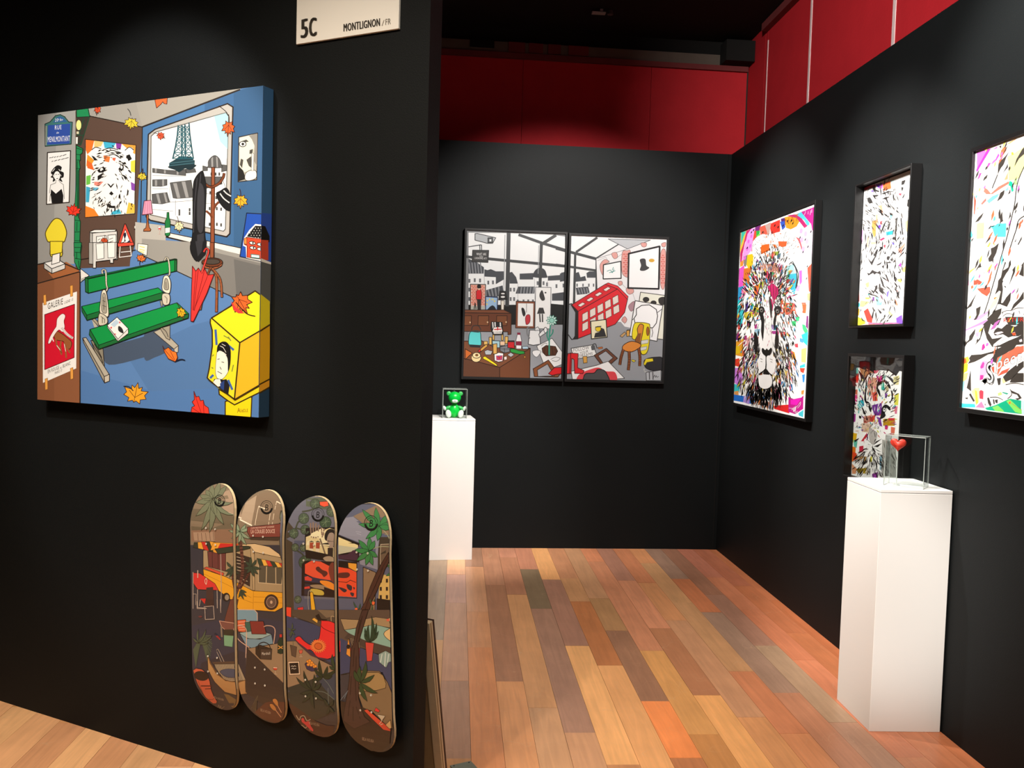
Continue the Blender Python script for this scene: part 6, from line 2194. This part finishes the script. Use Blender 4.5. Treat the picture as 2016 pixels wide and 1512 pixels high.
# ------------------------------------------------------------------ upper tiger picture (deep open frame)
TA, TB = (1675, 325, 8.64), (1665, 490, 8.64)
T1O = 0.008
T1 = Art(HR(T1O), (-4.203, -3.697, 1.684, 2.372), 1.2)
T1.z(*TA)
T1.P('100,-50 1150,-50 1150,3000 50,3000', WH)
for q, c in (('190,380 420,330 430,380 230,430', '#c8283a'), ('200,430 230,425 220,620 195,700', '#f060c0'), ('170,700 210,650 190,780 175,800', '#5a2a90'), ('165,810 200,800 190,1000 165,1010', '#f6a02c'), ('160,1100 215,1100 200,1330 155,1340', '#f2a0e8'),
             ('420,330 540,300 530,400 480,400', '#a85ae0'), ('440,360 500,330 480,380', '#5a3ac0'), ('500,340 560,320 540,400 510,410', '#f06ae0'), ('545,310 680,270 690,400 560,440', '#f2703a'), ('680,280 740,260 740,340 690,350', '#d8f4f4'),
             ('340,430 400,430 370,470', '#7a5ad8'), ('820,480 870,480 860,520 825,510', '#ee4a5a'), ('470,690 530,680 550,790 530,880 510,760', '#f2a684'), ('430,850 460,840 460,1000 430,990', '#f4b08a'), ('360,950 440,940 430,1170 400,1250 370,1150', '#f2a85a'),
             ('500,960 540,950 530,1010 500,1010', '#e83a4a'), ('470,1020 520,1020 500,1100 475,1080', '#7a4ad8'), ('670,850 710,850 700,920 670,910', '#8ae4ee'), ('560,890 590,890 580,940 560,930', '#9ae8e8'), ('600,1140 720,1110 720,1180 610,1200', '#3ad0f2'),
             ('490,1270 560,1230 590,1250 520,1290', '#e83a6a'), ('560,1360 600,1350 590,1410 565,1400', '#ee4a5a'), ('690,1290 760,1350 720,1360', '#6a5ae8'), ('930,960 990,930 970,1150 940,1120', '#f8c88a'), ('800,1440 900,1350 930,1300 920,1370 850,1470', '#f4907a'),
             ('340,1310 430,1310 430,1345 350,1350', '#f6c0a0'), ('280,1230 310,1220 300,1400 280,1400', '#f4b49a'), ('140,1420 180,1400 160,1512 140,1512', '#f6b03a')):
    T1.P(q, c)
T1.M(['370,380 400,360 440,420 490,440 480,460 430,450 390,420', '280,560 330,545 360,590 380,640 320,660 290,610', '370,510 480,505 470,525 420,540 445,590 410,570', '530,580 590,545 660,535 620,570 630,600 570,580', '870,270 940,250 910,330 865,340',
      '860,380 900,375 890,430 870,440', '880,550 930,460 910,540 890,570', '520,490 640,440 760,455 640,462 560,500', '620,490 700,490 690,505', '540,420 590,400 560,430', '740,550 765,580 745,600', '970,590 1010,570 1000,720 960,700',
      '760,920 805,880 790,1000 790,1100 770,1180 785,1330 760,1280 700,1250 750,1220 770,1060', '850,900 870,900 885,1080 900,1190 875,1180 855,1000', '560,1010 600,950 640,950 600,970 570,1060 540,1130 515,1190 520,1120', '620,1080 660,980 690,950 660,1040 640,1100',
      '690,1000 710,1080 660,1120 700,1060', '275,1075 310,1055 340,1075 310,1085', '210,1000 230,1050 235,1150 218,1100', '245,1140 265,1200 255,1370 245,1250', '355,1150 330,1320 290,1460 280,1512 315,1330', '820,1420 840,1280 860,1290 840,1420',
      '490,1390 525,1390 510,1430', '420,1512 440,1440 470,1430 450,1512', '570,1512 590,1460 605,1512', '390,770 420,730 415,760', '660,750 740,715 690,745', '410,880 400,850 425,850', '620,890 680,830 640,890', '930,1450 945,1512 925,1512', '310,1140 350,1150 330,1165'], '#3b3836', 0)
T1.LL(['330,390 290,450 275,540 255,640 265,760 240,860', '665,760 680,700', '700,600 712,650', '760,640 780,670', '480,830 490,850', '345,700 350,690', '560,810 575,800'], 8, '#4a4644', 1)
T1.E(612, 1000, 30, 44, None, 10, 20, '#3b3836')
T1.LL(['640,1110 680,1010', '600,1130 655,1060', '460,920 470,1010', '580,880 600,850'], 7, '#4a4644')
T1.LL([[(x, y), (x + 22, y - 40)] for x, y in ((790, 600), (840, 590), (880, 610), (940, 620), (290, 940), (420, 960), (860, 700), (830, 820), (280, 840), (960, 820), (750, 830), (820, 560))], 5, '#6a6664')
T1.LL(['625,1178 632,1150 642,1176 650,1148', '660,1172 672,1155 660,1150'], 5, '#1a8aa8')
T1.z(*TB)
for q, c in (('220,0 250,0 235,80', '#f2a02c'), ('890,20 970,10 950,90 910,60', '#f48a7a'), ('900,280 950,220 950,320', '#d84ac8'), ('960,340 1030,280 1010,400 970,390', '#f8c878'), ('880,510 960,510 950,580 890,550', '#f4f46a'), ('340,590 400,560 400,640 360,660', '#f4d09a'),
             ('200,700 235,740 235,900 195,880', '#ee4a3a'), ('195,950 240,910 250,980 200,990', '#3ad0e0'), ('190,1010 240,1020 230,1130 185,1130', '#f8b82c'), ('180,1140 320,1210 340,1270 250,1300 175,1300', '#f8ee4a'), ('310,1060 380,1010 460,1190 450,1260 370,1240', '#f2564a'),
             ('380,1250 560,1260 980,1240 975,1310 400,1310', '#f28ab8'), ('200,1300 500,1280 500,1330 180,1330', '#f2904a'), ('860,1180 960,1120 975,1280 870,1260', '#8a5ae8'), ('700,740 750,700 720,820 700,810', '#8a7ad8'), ('510,800 560,830 600,960 530,960', '#a6f0ea'),
             ('590,790 620,780 640,850 610,850', '#f2a0d0'), ('580,940 620,880 610,960', '#8ae8d8'), ('335,825 420,825 400,860 340,855', '#f6dc7a'), ('260,880 420,900 300,990 240,980', '#faf6a8'), ('720,1080 760,1060 810,1130 780,1150', '#f0f2a0'), ('830,860 860,870 890,950 870,970', '#f2926a'),
             ('860,700 895,710 885,740', '#ee5a5a'), ('380,770 410,760 405,790 380,790', '#3ab0a8'), ('460,820 490,820 490,890 460,880', '#8a4aa8'), ('690,500 720,510 740,570 700,540', '#f6c8c8'), ('650,1050 690,1040 680,1090 650,1100', '#d8d4e4')):
    T1.P(q, c)
T1.M(['375,150 440,220 500,130 500,60 540,0 520,120 450,285 410,220', '530,270 580,245 625,215 600,260 540,285', '550,190 580,130 580,170', '410,420 455,355 500,380 545,395 590,370 605,420 590,460 615,500 640,560 660,640 630,630 600,540 580,430 530,410 490,440 470,410 430,430 390,455 365,405',
      '670,430 700,440 740,540 740,580 710,530', '700,150 720,120 760,130 740,190 710,190', '760,180 800,150 820,190 780,210', '680,230 760,220 790,240 700,245', '790,30 850,60 870,90 820,95', '830,500 850,465 880,510 860,560 830,540', '780,680 800,600 805,640',
      '455,780 500,680 520,620 545,620 535,690 490,740', '570,600 590,585 600,650 640,690 655,770 600,730 570,700', '430,870 440,880 415,940 410,930', '870,800 900,720 920,720 905,850', '745,840 765,910 755,940', '540,1010 600,1060 620,1090 590,1105', '625,980 635,1050 620,1040',
      '440,1160 470,1060 490,1010 480,1100 465,1190', '660,1125 700,1150 670,1145', '240,390 290,310 295,330', '255,550 265,500 275,540', '270,800 300,780 290,795', '245,1080 260,1020 270,1040', '330,940 380,880 350,930', '600,350 640,400 640,440', '700,340 750,420 720,400', '730,310 770,360 750,350',
      '615,300 660,270 650,340', '640,60 650,20 655,80', '590,100 620,160 610,150', '640,910 665,960 650,950', '265,1150 300,1210 360,1240 280,1220', '920,410 935,330 945,400', '900,1010 905,980 910,1030', '270,90 280,30 285,230 270,200', '365,40 385,0 370,60', '345,170 355,60 360,140', '870,930 900,1000 890,990'], '#454140', 0)
T1.L('800,870 806,872', 22, '#5a4a2a')
T1.LL(['470,1265 620,1268 800,1270'], 6, '#7a3a6a')
T1.LL([[(x, y), (x + dx, y + 30)] for x, y, dx in ((480, 20, -8), (560, 40, 6), (460, 660, -18), (680, 660, 14), (740, 480, 10), (790, 450, 10), (840, 430, 12), (270, 470, -6), (290, 700, 3), (340, 600, -8), (300, 490, -8), (690, 700, 12), (740, 620, 18), (770, 520, 10), (880, 620, 8), (640, 20, 4))], 5, '#6a6664')
tr1 = random.Random(21)
T1.z(1640, 310, 3.979)
for n, c in ((150, '#34302e'), (80, '#6a6561')):
    zebra(T1, tr1, n, 390, 720, 170, 580, c, 22, 70, 4, 13, lambda x, y: 1.35 + 0.55 * math.sin(y * 0.011) + (x - 390) * 0.002, lambda x, y: 250 < x < 400 and 760 < y < 1010)
framed('small black box-framed white tiger picture, upper of the stacked two', R0, DR, NR, ANG_R, -4.216, -3.681, 1.668, 2.386, 0.009, 0.05, T1O, T1)

# ------------------------------------------------------------------ lower tiger picture (glazed box frame)
T2O = 0.01
T2 = Art(HR(T2O), (-4.19, -3.676, 0.925, 1.528), 1.4)
TC = (1670, 690, 5.929)
T2.z(*TC)
T2.P('-60,0 700,0 700,1600 -60,1600', WH)
T2.P('-60,0 720,0 720,260 600,240 560,300 480,240 380,230 300,270 210,240 130,200 90,205 80,330 -60,330', '#100d0c')
for q, c in (('130,205 210,230 260,270 190,320 150,260', '#c48a5a'), ('210,210 300,260 240,270', '#d8946a'), ('300,235 360,230 340,265 310,270', '#e84a6a'), ('330,300 400,290 390,360 350,360', '#d838a0'), ('80,270 125,270 120,380 80,370', '#ee3a2a'), ('100,205 118,205 118,270 95,270', '#4ac0b0'),
             ('240,310 340,320 330,500 240,540 225,420', '#f0ae90'), ('280,490 340,480 345,590 290,590', '#ee5a44'), ('380,360 420,350 430,470 390,460', '#38c0a0'), ('420,290 440,290 430,350 415,340', '#8ad8c8'), ('430,500 460,500 450,560 430,550', '#8a4ab0'), ('530,310 600,290 590,400 530,400', '#f0e4a0'),
             ('430,400 480,420 470,480 440,470', '#c4b48a'), ('120,590 180,570 190,640 140,680', '#2ac4d4'), ('110,620 140,620 130,740 115,730', '#8ad8d0'), ('75,520 110,520 105,600 75,590', '#e8388a'), ('80,460 110,450 110,520 80,510', '#ee7a5a'), ('65,740 90,740 85,830 60,840', '#a82a90'),
             ('280,640 395,610 390,760 310,760 285,690', '#7a2a9a'), ('330,770 380,790 400,890 370,880', '#8a3ab0'), ('180,770 300,750 320,830 180,850', '#f0a890'), ('250,760 315,755 310,830 260,830', '#ee4a3a'), ('160,850 280,850 260,960 160,950', '#f4cfb4'), ('410,800 550,790 545,880 410,880', '#ecb41c'),
             ('470,790 545,790 540,820 470,820', '#e0303a'), ('430,880 470,880 460,925 430,920', '#e8307a'), ('500,890 550,900 540,1000 500,970', '#f0765a'), ('540,520 595,500 585,640 540,640', '#f0ea5a'), ('545,660 580,650 570,740 545,740', '#f078a0'), ('180,460 205,450 195,500', '#e8d83a'),
             ('60,960 105,970 90,1080 55,1070', '#f6c21c'), ('130,1120 180,1110 180,1190 130,1190', '#d82a4a'), ('150,1060 220,960 225,1000 180,1060', '#e0283a'), ('50,1120 90,1130 80,1280 45,1300', '#f6801c'), ('50,1180 100,1200 100,1270 60,1290', '#ee4a24'), ('90,1230 220,1240 200,1290 110,1290', '#c89a5a'),
             ('90,1380 220,1370 230,1440 120,1430', '#c8a81c'), ('45,1320 100,1380 90,1440 45,1440', '#f0a070'), ('260,1240 290,1230 280,1300 262,1300', '#f0e85a'), ('280,1440 350,1420 340,1490 280,1490', '#a83ab0'), ('60,1040 110,1060 100,1140 70,1120', '#6ad0b8'), ('370,1230 395,1220 385,1400 370,1390', '#4a9ab8'),
             ('400,1040 560,1080 560,1480 390,1480', '#b9b8b0')):
    T2.P(q, c)
T2.M(['120,230 150,260 190,320 150,380 120,440 125,400 150,330', '240,260 215,330 150,440 165,380 200,320', '210,380 225,400 210,520 215,590 190,600 195,480', '340,380 390,360 350,430 370,470 380,540 350,500 335,440', '415,345 450,350 490,400 495,450 455,410', '440,290 520,330 525,380 470,320',
      '500,460 525,500 520,570 495,600 510,540', '190,590 240,600 260,640 270,720 250,700 230,640', '165,660 185,690 210,740 180,740', '390,700 400,660 440,630 490,660 495,700 470,690 450,670 430,720 440,760 410,790 370,800 385,750', '130,760 155,770 150,795 130,790', '480,600 500,590 495,620'], INK, 1)
T2.E(232, 636, 17, 22, '#f6f3ee', 6)
T2.E(425, 692, 19, 26, '#f6f3ee', 6)
T2.E(424, 688, 7, 9, INK)
T2.E(234, 632, 6, 8, INK)
tr2 = random.Random(5)
EYES = lambda x, y: 195 < x < 265 and 590 < y < 700 or 375 < x < 500 and 620 < y < 790
zebra(T2, tr2, 70, 300, 330, 290, 110, '#1c1815', 34, 90, 7, 16, lambda x, y: math.atan2(y - 700, x - 300) + 0.4)
zebra(T2, tr2, 110, 300, 580, 280, 290, '#221d1a', 26, 76, 6, 15, lambda x, y: math.atan2(y - 900, x - 295) + 0.2, EYES)
zebra(T2, tr2, 60, 300, 560, 270, 280, '#fffefb', 26, 70, 6, 12, lambda x, y: math.atan2(y - 900, x - 295), EYES)
for c_ in ('#f0ae90', '#e8388a', '#2ac4d4', '#f0ea5a', '#ee5a44', '#7a2a9a'):
    zebra(T2, tr2, 12, 300, 700, 270, 420, c_, 24, 60, 8, 16, lambda x, y: math.atan2(y - 900, x - 295), EYES)
T2.P('250,900 300,930 340,960 330,1040 290,1100 250,1040', '#c9c3bd', 0, K, 1)
T2.P('190,1030 290,1110 400,1020 400,1150 300,1130 200,1110', WH)
T2.M(['195,1050 280,1105 210,1060', '200,1020 285,1095 230,1040', '300,1105 400,1030 330,1060', '300,1120 400,1080 350,1130', '275,1120 300,1180 330,1190 300,1140', '75,1050 130,1020 120,1040 80,1070', '300,1100 330,1030 315,1040', '230,1090 280,1110 240,1100'], INK)
T2.LL(['290,1110 285,1180', '240,960 220,1020', '310,960 320,1010'], 6, '#2a2522')
zebra(T2, tr2, 130, 260, 1320, 200, 180, '#231d19', 40, 100, 5, 13, lambda x, y: math.atan2(y - 1080, (x - 290) * 1.2))
zebra(T2, tr2, 50, 260, 1330, 180, 170, '#fffefb', 30, 80, 3, 8, lambda x, y: math.atan2(y - 1080, (x - 290) * 1.2))
zebra(T2, tr2, 50, 480, 1250, 85, 220, '#4d4a44', 40, 110, 3, 7, lambda x, y: 1.2)
zebra(T2, tr2, 30, 480, 1250, 85, 220, '#efece4', 40, 110, 3, 7, lambda x, y: 1.2)
zebra(T2, tr2, 46, 240, 900, 150, 110, '#3a322d', 14, 36, 3, 6, lambda x, y: 1.9)
T2.LL([[(190 + 22 * i, 842 - 4 * i), (190 + 22 * i, 790 - 4 * i), (204 + 22 * i, 788 - 4 * i)] for i in range(5)], 6, '#8a3a2a')
T2.LL([[(420 + 17 * i, 872), (424 + 17 * i, 812)] for i in range(8)], 6, '#a8760c')
framed('small black glazed box frame with colourful tiger face, lower of the stacked two', R0, DR, NR, ANG_R, -4.206, -3.66, 0.912, 1.541, 0.014, 0.05, T2O, T2, glass=True)

# ------------------------------------------------------------------ large picture cut by the frame edge
GO_ = 0.034
GP = Art(HR(GO_), (-3.237, -2.02, 1.343, 2.337), 1.25)
GA, GBz, GC = (1880, 250, 7.559), (1880, 440, 7.559), (1880, 630, 7.559)
GP.z(*GA)
GP.P('100,-600 6000,-600 6000,5000 -100,5000', WH)
for q, c in (('330,380 500,330 330,680', '#f070e8'), ('490,330 540,320 330,680 320,640', '#c83aa8'), ('540,320 640,290 620,460 480,560 330,740 330,690', '#f8b8f4'), ('600,500 650,390 670,420 620,500', '#d84ab8'), ('470,610 500,540 545,530 500,600', '#d84aa8'), ('335,790 370,690 405,680 370,760', '#d8489a'),
             ('580,330 630,290 640,310 600,330', '#d8609a'), ('670,460 690,350 750,280 760,260 770,350 700,450', '#f2744a'), ('760,260 900,180 920,180 820,250', '#f2a060'), ('780,440 900,380 1100,250 1100,500 940,780 800,800 800,560', '#f4f49a'), ('840,380 870,370 880,410 850,420', '#ecc83a'),
             ('430,960 450,905 490,930 540,990 650,890 800,810 830,830 700,910 560,1000 470,1000', '#ee7a68'), ('740,780 800,660 790,780 750,790', '#f2a87a'), ('310,940 340,960 330,980', '#f29a8a'), ('390,1140 470,1050 470,1100 410,1160', '#f0746a'), ('480,1100 560,1030 660,990 640,1040 510,1140', '#7ae4ea'), ('740,960 800,880 800,940', '#8aecec'),
             ('800,870 820,800 860,820 880,950 850,970 830,880', '#1fc49a'), ('880,800 930,760 930,850 890,870', '#a8f08a'), ('290,1000 320,1100 300,1300 285,1300', '#f0503a'), ('330,1250 340,1190 360,1200', '#f29a6a'), ('570,1250 640,1260 630,1410 580,1400', '#f4e0c0'), ('410,1350 480,1300 510,1370 440,1420', '#f8ecd4'),
             ('560,1150 800,1120 780,1200 600,1210', '#fdf6e0'), ('520,1480 560,1512 640,1450 760,1430 770,1512', '#5ee6ea'), ('350,1430 440,1420 440,1512 330,1512', '#f4f69a')):
    GP.P(q, c)
DKG = '#453f3a'
GP.M(['650,560 700,490 760,430 820,350 770,450 730,560 690,610 640,710', '700,720 770,590 790,540 795,600 750,650', '420,810 440,750 495,700 480,760', '630,1110 660,1040 680,980 745,935 735,1000 700,1060', '790,1010 835,910 830,980', '300,1425 360,1340 435,1270 400,1350 360,1400',
      '650,1500 680,1400 670,1350 710,1250 715,1370 725,1400 690,1420', '920,480 1000,340 1040,290 1040,400 960,470 885,600', '890,800 930,730 915,790', '660,290 700,270 690,320', '500,1512 545,1460 530,1512', '810,1350 830,1240 840,1330 790,1390', '885,1260 890,1150 905,1190'], DKG)
GP.LL(['1040,580 960,760 920,920 895,1140 860,1300 810,1512', '640,710 560,910', '1100,1290 960,1380 920,1512'], 14, DKG, 1)
GP.z(*GBz)
for q, c in (('330,0 440,0 430,220 325,230', '#f4f69a'), ('560,60 640,0 770,0 760,200 600,200', '#5ee6ea'), ('480,350 520,275 540,290 510,350', '#f2d05a'), ('565,290 600,300 590,335', '#f2d05a'), ('385,510 420,460 405,510', '#ecee6a'), ('215,750 225,700 330,640 300,670', '#f6b85a'),
             ('500,740 520,655 530,680 520,740', '#dc4ab8'), ('585,650 640,580 640,610 600,670', '#d84aa8'), ('355,800 375,740 382,780 365,820', '#dc4a98'), ('290,800 300,850 340,830 410,870 380,910 280,915', '#f05a44'), ('330,970 530,940 530,1020 480,1085 400,1040', '#f0624a'), ('580,1110 620,1090 640,1120 600,1150', '#f28a3a'),
             ('560,1170 640,1080 690,1010 620,1200 480,1340', '#fdf0c0'), ('490,880 520,840 510,890', '#d070c8'), ('430,740 445,710 440,750', '#e0a06a'), ('220,1512 260,1430 420,1340 520,1290 480,1350 360,1440 300,1512', '#e2a8e4'), ('380,1512 420,1460 490,1440 440,1512', '#d070c8'), ('190,840 210,840 210,920 195,920', '#e0489a')):
    GP.P(q, c)
GP.M(['450,310 490,240 545,140 530,230 490,270', '540,370 590,350 660,290 620,440 580,520 575,600 560,560 510,570 500,520 545,450', '300,730 340,650 385,580 400,650 355,660', '250,280 250,240 290,210', '180,1275 190,1250 250,1160 340,1020 290,1120 250,1230', '320,1265 390,1230 370,1340 330,1420 280,1450 325,1360',
      '480,120 540,30 550,40', '650,60 665,10 680,20', '690,800 710,700 750,570 765,580 720,700 760,680 800,650 810,580 835,540 840,610 800,700 770,740 720,830 710,900 720,980 690,1200 640,1200 600,1310 480,1420 560,1340 600,1280 650,1160 690,1010 660,1000 600,1060 640,940 650,850', '660,1190 720,1180 770,1100 840,1020 830,1140 780,1240 700,1210',
      '870,720 860,690 905,630 900,720 850,830 810,920 830,850', '960,760 990,680 1010,600 1028,590 1028,790', '830,1310 880,1200 960,1120 1028,1010 1028,1120 900,1240', '910,1050 955,940 940,1010', '940,310 1000,190 1000,230 950,320', '750,1390 1028,1390 1028,1512 800,1512', '890,280 920,220 910,270',
      '560,1512 480,1420 600,1300 700,1260 690,1340 640,1420 700,1400 650,1512'], DKG)
GP.LL(['830,0 770,240 700,470 640,680 570,920 500,1160 440,1340', '950,0 880,200 805,430', '760,950 745,930', '690,880 720,860'], 13, DKG, 1)
GP.LL(['700,1330 760,1300 850,1290 930,1260 1028,1260', '720,1380 780,1340 860,1350', '960,1300 970,1340', '710,1310 715,1350'], 7, DKG, 1)
GP.T('RETURN', 730, 1470, 1100, 1455, 60, '#ee3a2c')
GP.z(*GC)
for q, c in (('165,0 500,0 330,140 165,240', '#f6e6f8'), ('165,160 420,60 500,0 460,0 170,140', '#d890dc'), ('310,190 360,180 350,240 320,240', '#eeb0ee'), ('530,150 600,40 660,0 680,0 600,120', '#c070b8'), ('400,450 410,370 440,350 455,410 420,450', '#d83a9a'), ('130,570 200,540 220,600 180,660 125,650', '#f8c84a'), ('130,590 165,570 180,630 140,650', '#f26a34'),
             ('120,660 200,650 190,760 120,800', '#f4ee3a'), ('115,800 200,780 180,880 130,920', '#f4f28a'), ('105,930 160,900 130,1050 100,1080', '#a8ecf0'), ('380,640 440,600 500,620 490,780 430,860 370,850', '#f4b8ea'), ('380,700 420,620 445,640 430,710 390,725', '#d84aa8'), ('370,900 380,820 430,820 425,880', '#d23a9a'), ('365,1060 390,1040 430,1060 425,1180 370,1170', '#d8485a'),
             ('250,1060 300,1010 370,1010 360,1220 320,1270', '#fbf6a8'), ('300,1040 330,1060 350,1230 320,1260', '#f2ee4a'), ('310,1300 400,1210 450,1310', '#f28ab8'), ('90,1240 300,1250 310,1300 90,1300', '#4ae4ec'), ('450,1310 600,1270 820,1170 990,1200 990,1400 480,1340', '#18b88a'), ('560,1300 640,1270 720,1340 740,1370 600,1350', '#8aec6a'),
             ('770,1210 820,1180 1000,1350 1000,1400 900,1370', '#8aec6a'), ('990,1200 1100,1220 1100,1420 1000,1400', '#d4f6f6'), ('640,1090 690,1070 710,1110 650,1130', '#c8f28a'), ('710,1070 800,1090 780,1110 710,1085', '#2fae8e'), ('800,1230 830,1205 840,1240 810,1255', '#f0843a'), ('860,430 930,390 1028,400 1028,470 940,440 880,480', '#f2765a'),
             ('545,700 590,690 590,800 560,760', '#f0624c'), ('640,835 700,760 800,720 830,700 780,780 660,830', '#f0624c'), ('600,470 690,440 660,500 600,500', '#f0684a'), ('700,880 760,840 790,910 720,950', '#f4e4a8')):
    GP.P(q, c)
GP.M(['140,420 150,360 215,290 220,240 270,180 310,130 300,200 260,290 190,340', '430,60 500,0 560,0 540,60 500,190 530,230 560,280 640,270 720,250 640,310 580,360 570,400 680,370 760,330 800,310 850,290 950,250 1028,200 1028,360 920,370 880,430 800,470 700,540 640,580 620,640 530,600 560,560 620,490 500,510 400,570 300,620 200,650 230,600 215,570 250,520 400,510 560,470 700,400 560,400 480,280 440,140',
      '290,385 380,260 400,150 440,80 420,170 380,290', '580,190 600,150 640,110 700,130 780,60 900,100 1028,30 1028,200 950,240 860,240 800,260 720,210 600,230', '180,1010 200,930 240,740 245,1060', '215,1110 240,1090 300,1200 280,1220', '820,930 860,850 940,790 1028,790 1028,920 900,930', '800,760 900,680 1028,610 1028,700 960,760 850,880 760,920 720,850',
      '630,870 690,860 680,960 650,970', '485,1160 510,1150 550,1260 530,1290 500,1240', '570,1180 590,1180 600,1250 580,1250', '450,1230 465,1270 450,1265', '820,1030 850,1050 960,1100 1000,1160 940,1190 900,1170 960,1160 930,1110 860,1090', '600,1190 640,1180 640,1240 610,1230', '150,1160 200,1150 190,1180'], DKG)
GP.M(['590,200 640,180 700,170 730,185 640,220', '600,350 640,320 760,260 780,270 700,310 690,350 640,370', '860,190 900,180 920,230 880,225', '960,300 1000,280 1010,320 970,330'], '#f4e2ea')
GP.M(['850,195 905,185 915,225 870,230'], '#ee5a34')
GP.P('920,60 940,60 960,40', WH)
# big rounded lettering
for w_, c in ((64, DKG), (50, '#fdfdfb')):
    GP.L('560,640 505,690 510,770 560,850 545,930 480,890 430,930', w_ if c == DKG else w_, c, 1)
GP.P('640,560 760,500 900,420 1028,380 1028,470 900,560 700,700 640,830 620,640', '#f2765a')
GP.T('peeps', 612, 800, 1080, 640, 190, DKG, 0.1)
GP.T('peeps', 620, 794, 1084, 634, 176, '#fdfdfb', 0.1)
GP.T('S', 480, 960, 590, 930, 330, DKG, -0.05)
GP.T('S', 490, 950, 580, 925, 305, '#fdfdfb', -0.05)
GP.LL(['830,920 880,830 940,790', '760,960 900,940 1028,960', '530,1150 640,1150 720,1190', '790,1170 850,1110 830,1030'], 8, DKG, 1)
GP.LL(['850,1240 1000,1340'], 4, '#d86a2c')
gr = random.Random(9)
GP.z(1880, 250, 1)
zebra(GP, gr, 120, 250, 320, 110, 260, DKG, 30, 90, 4, 14, lambda x, y: -1.1)
GP.z(1850, 230, 2.3614)
for n_, c_ in ((40, DKG), (14, '#f2744a'), (12, '#5ee6ea'), (12, '#f070e8'), (14, '#f4ee5a')):
    zebra(GP, gr, n_, 230, 620, 190, 560, c_, 16, 52, 4, 11, lambda x, y: 1.95)
framed('large black-framed colourful picture cut off at the right edge of the view', R0, DR, NR, ANG_R, -3.252, -2.0, 1.326, 2.354, 0.017, 0.045, GO_, GP)
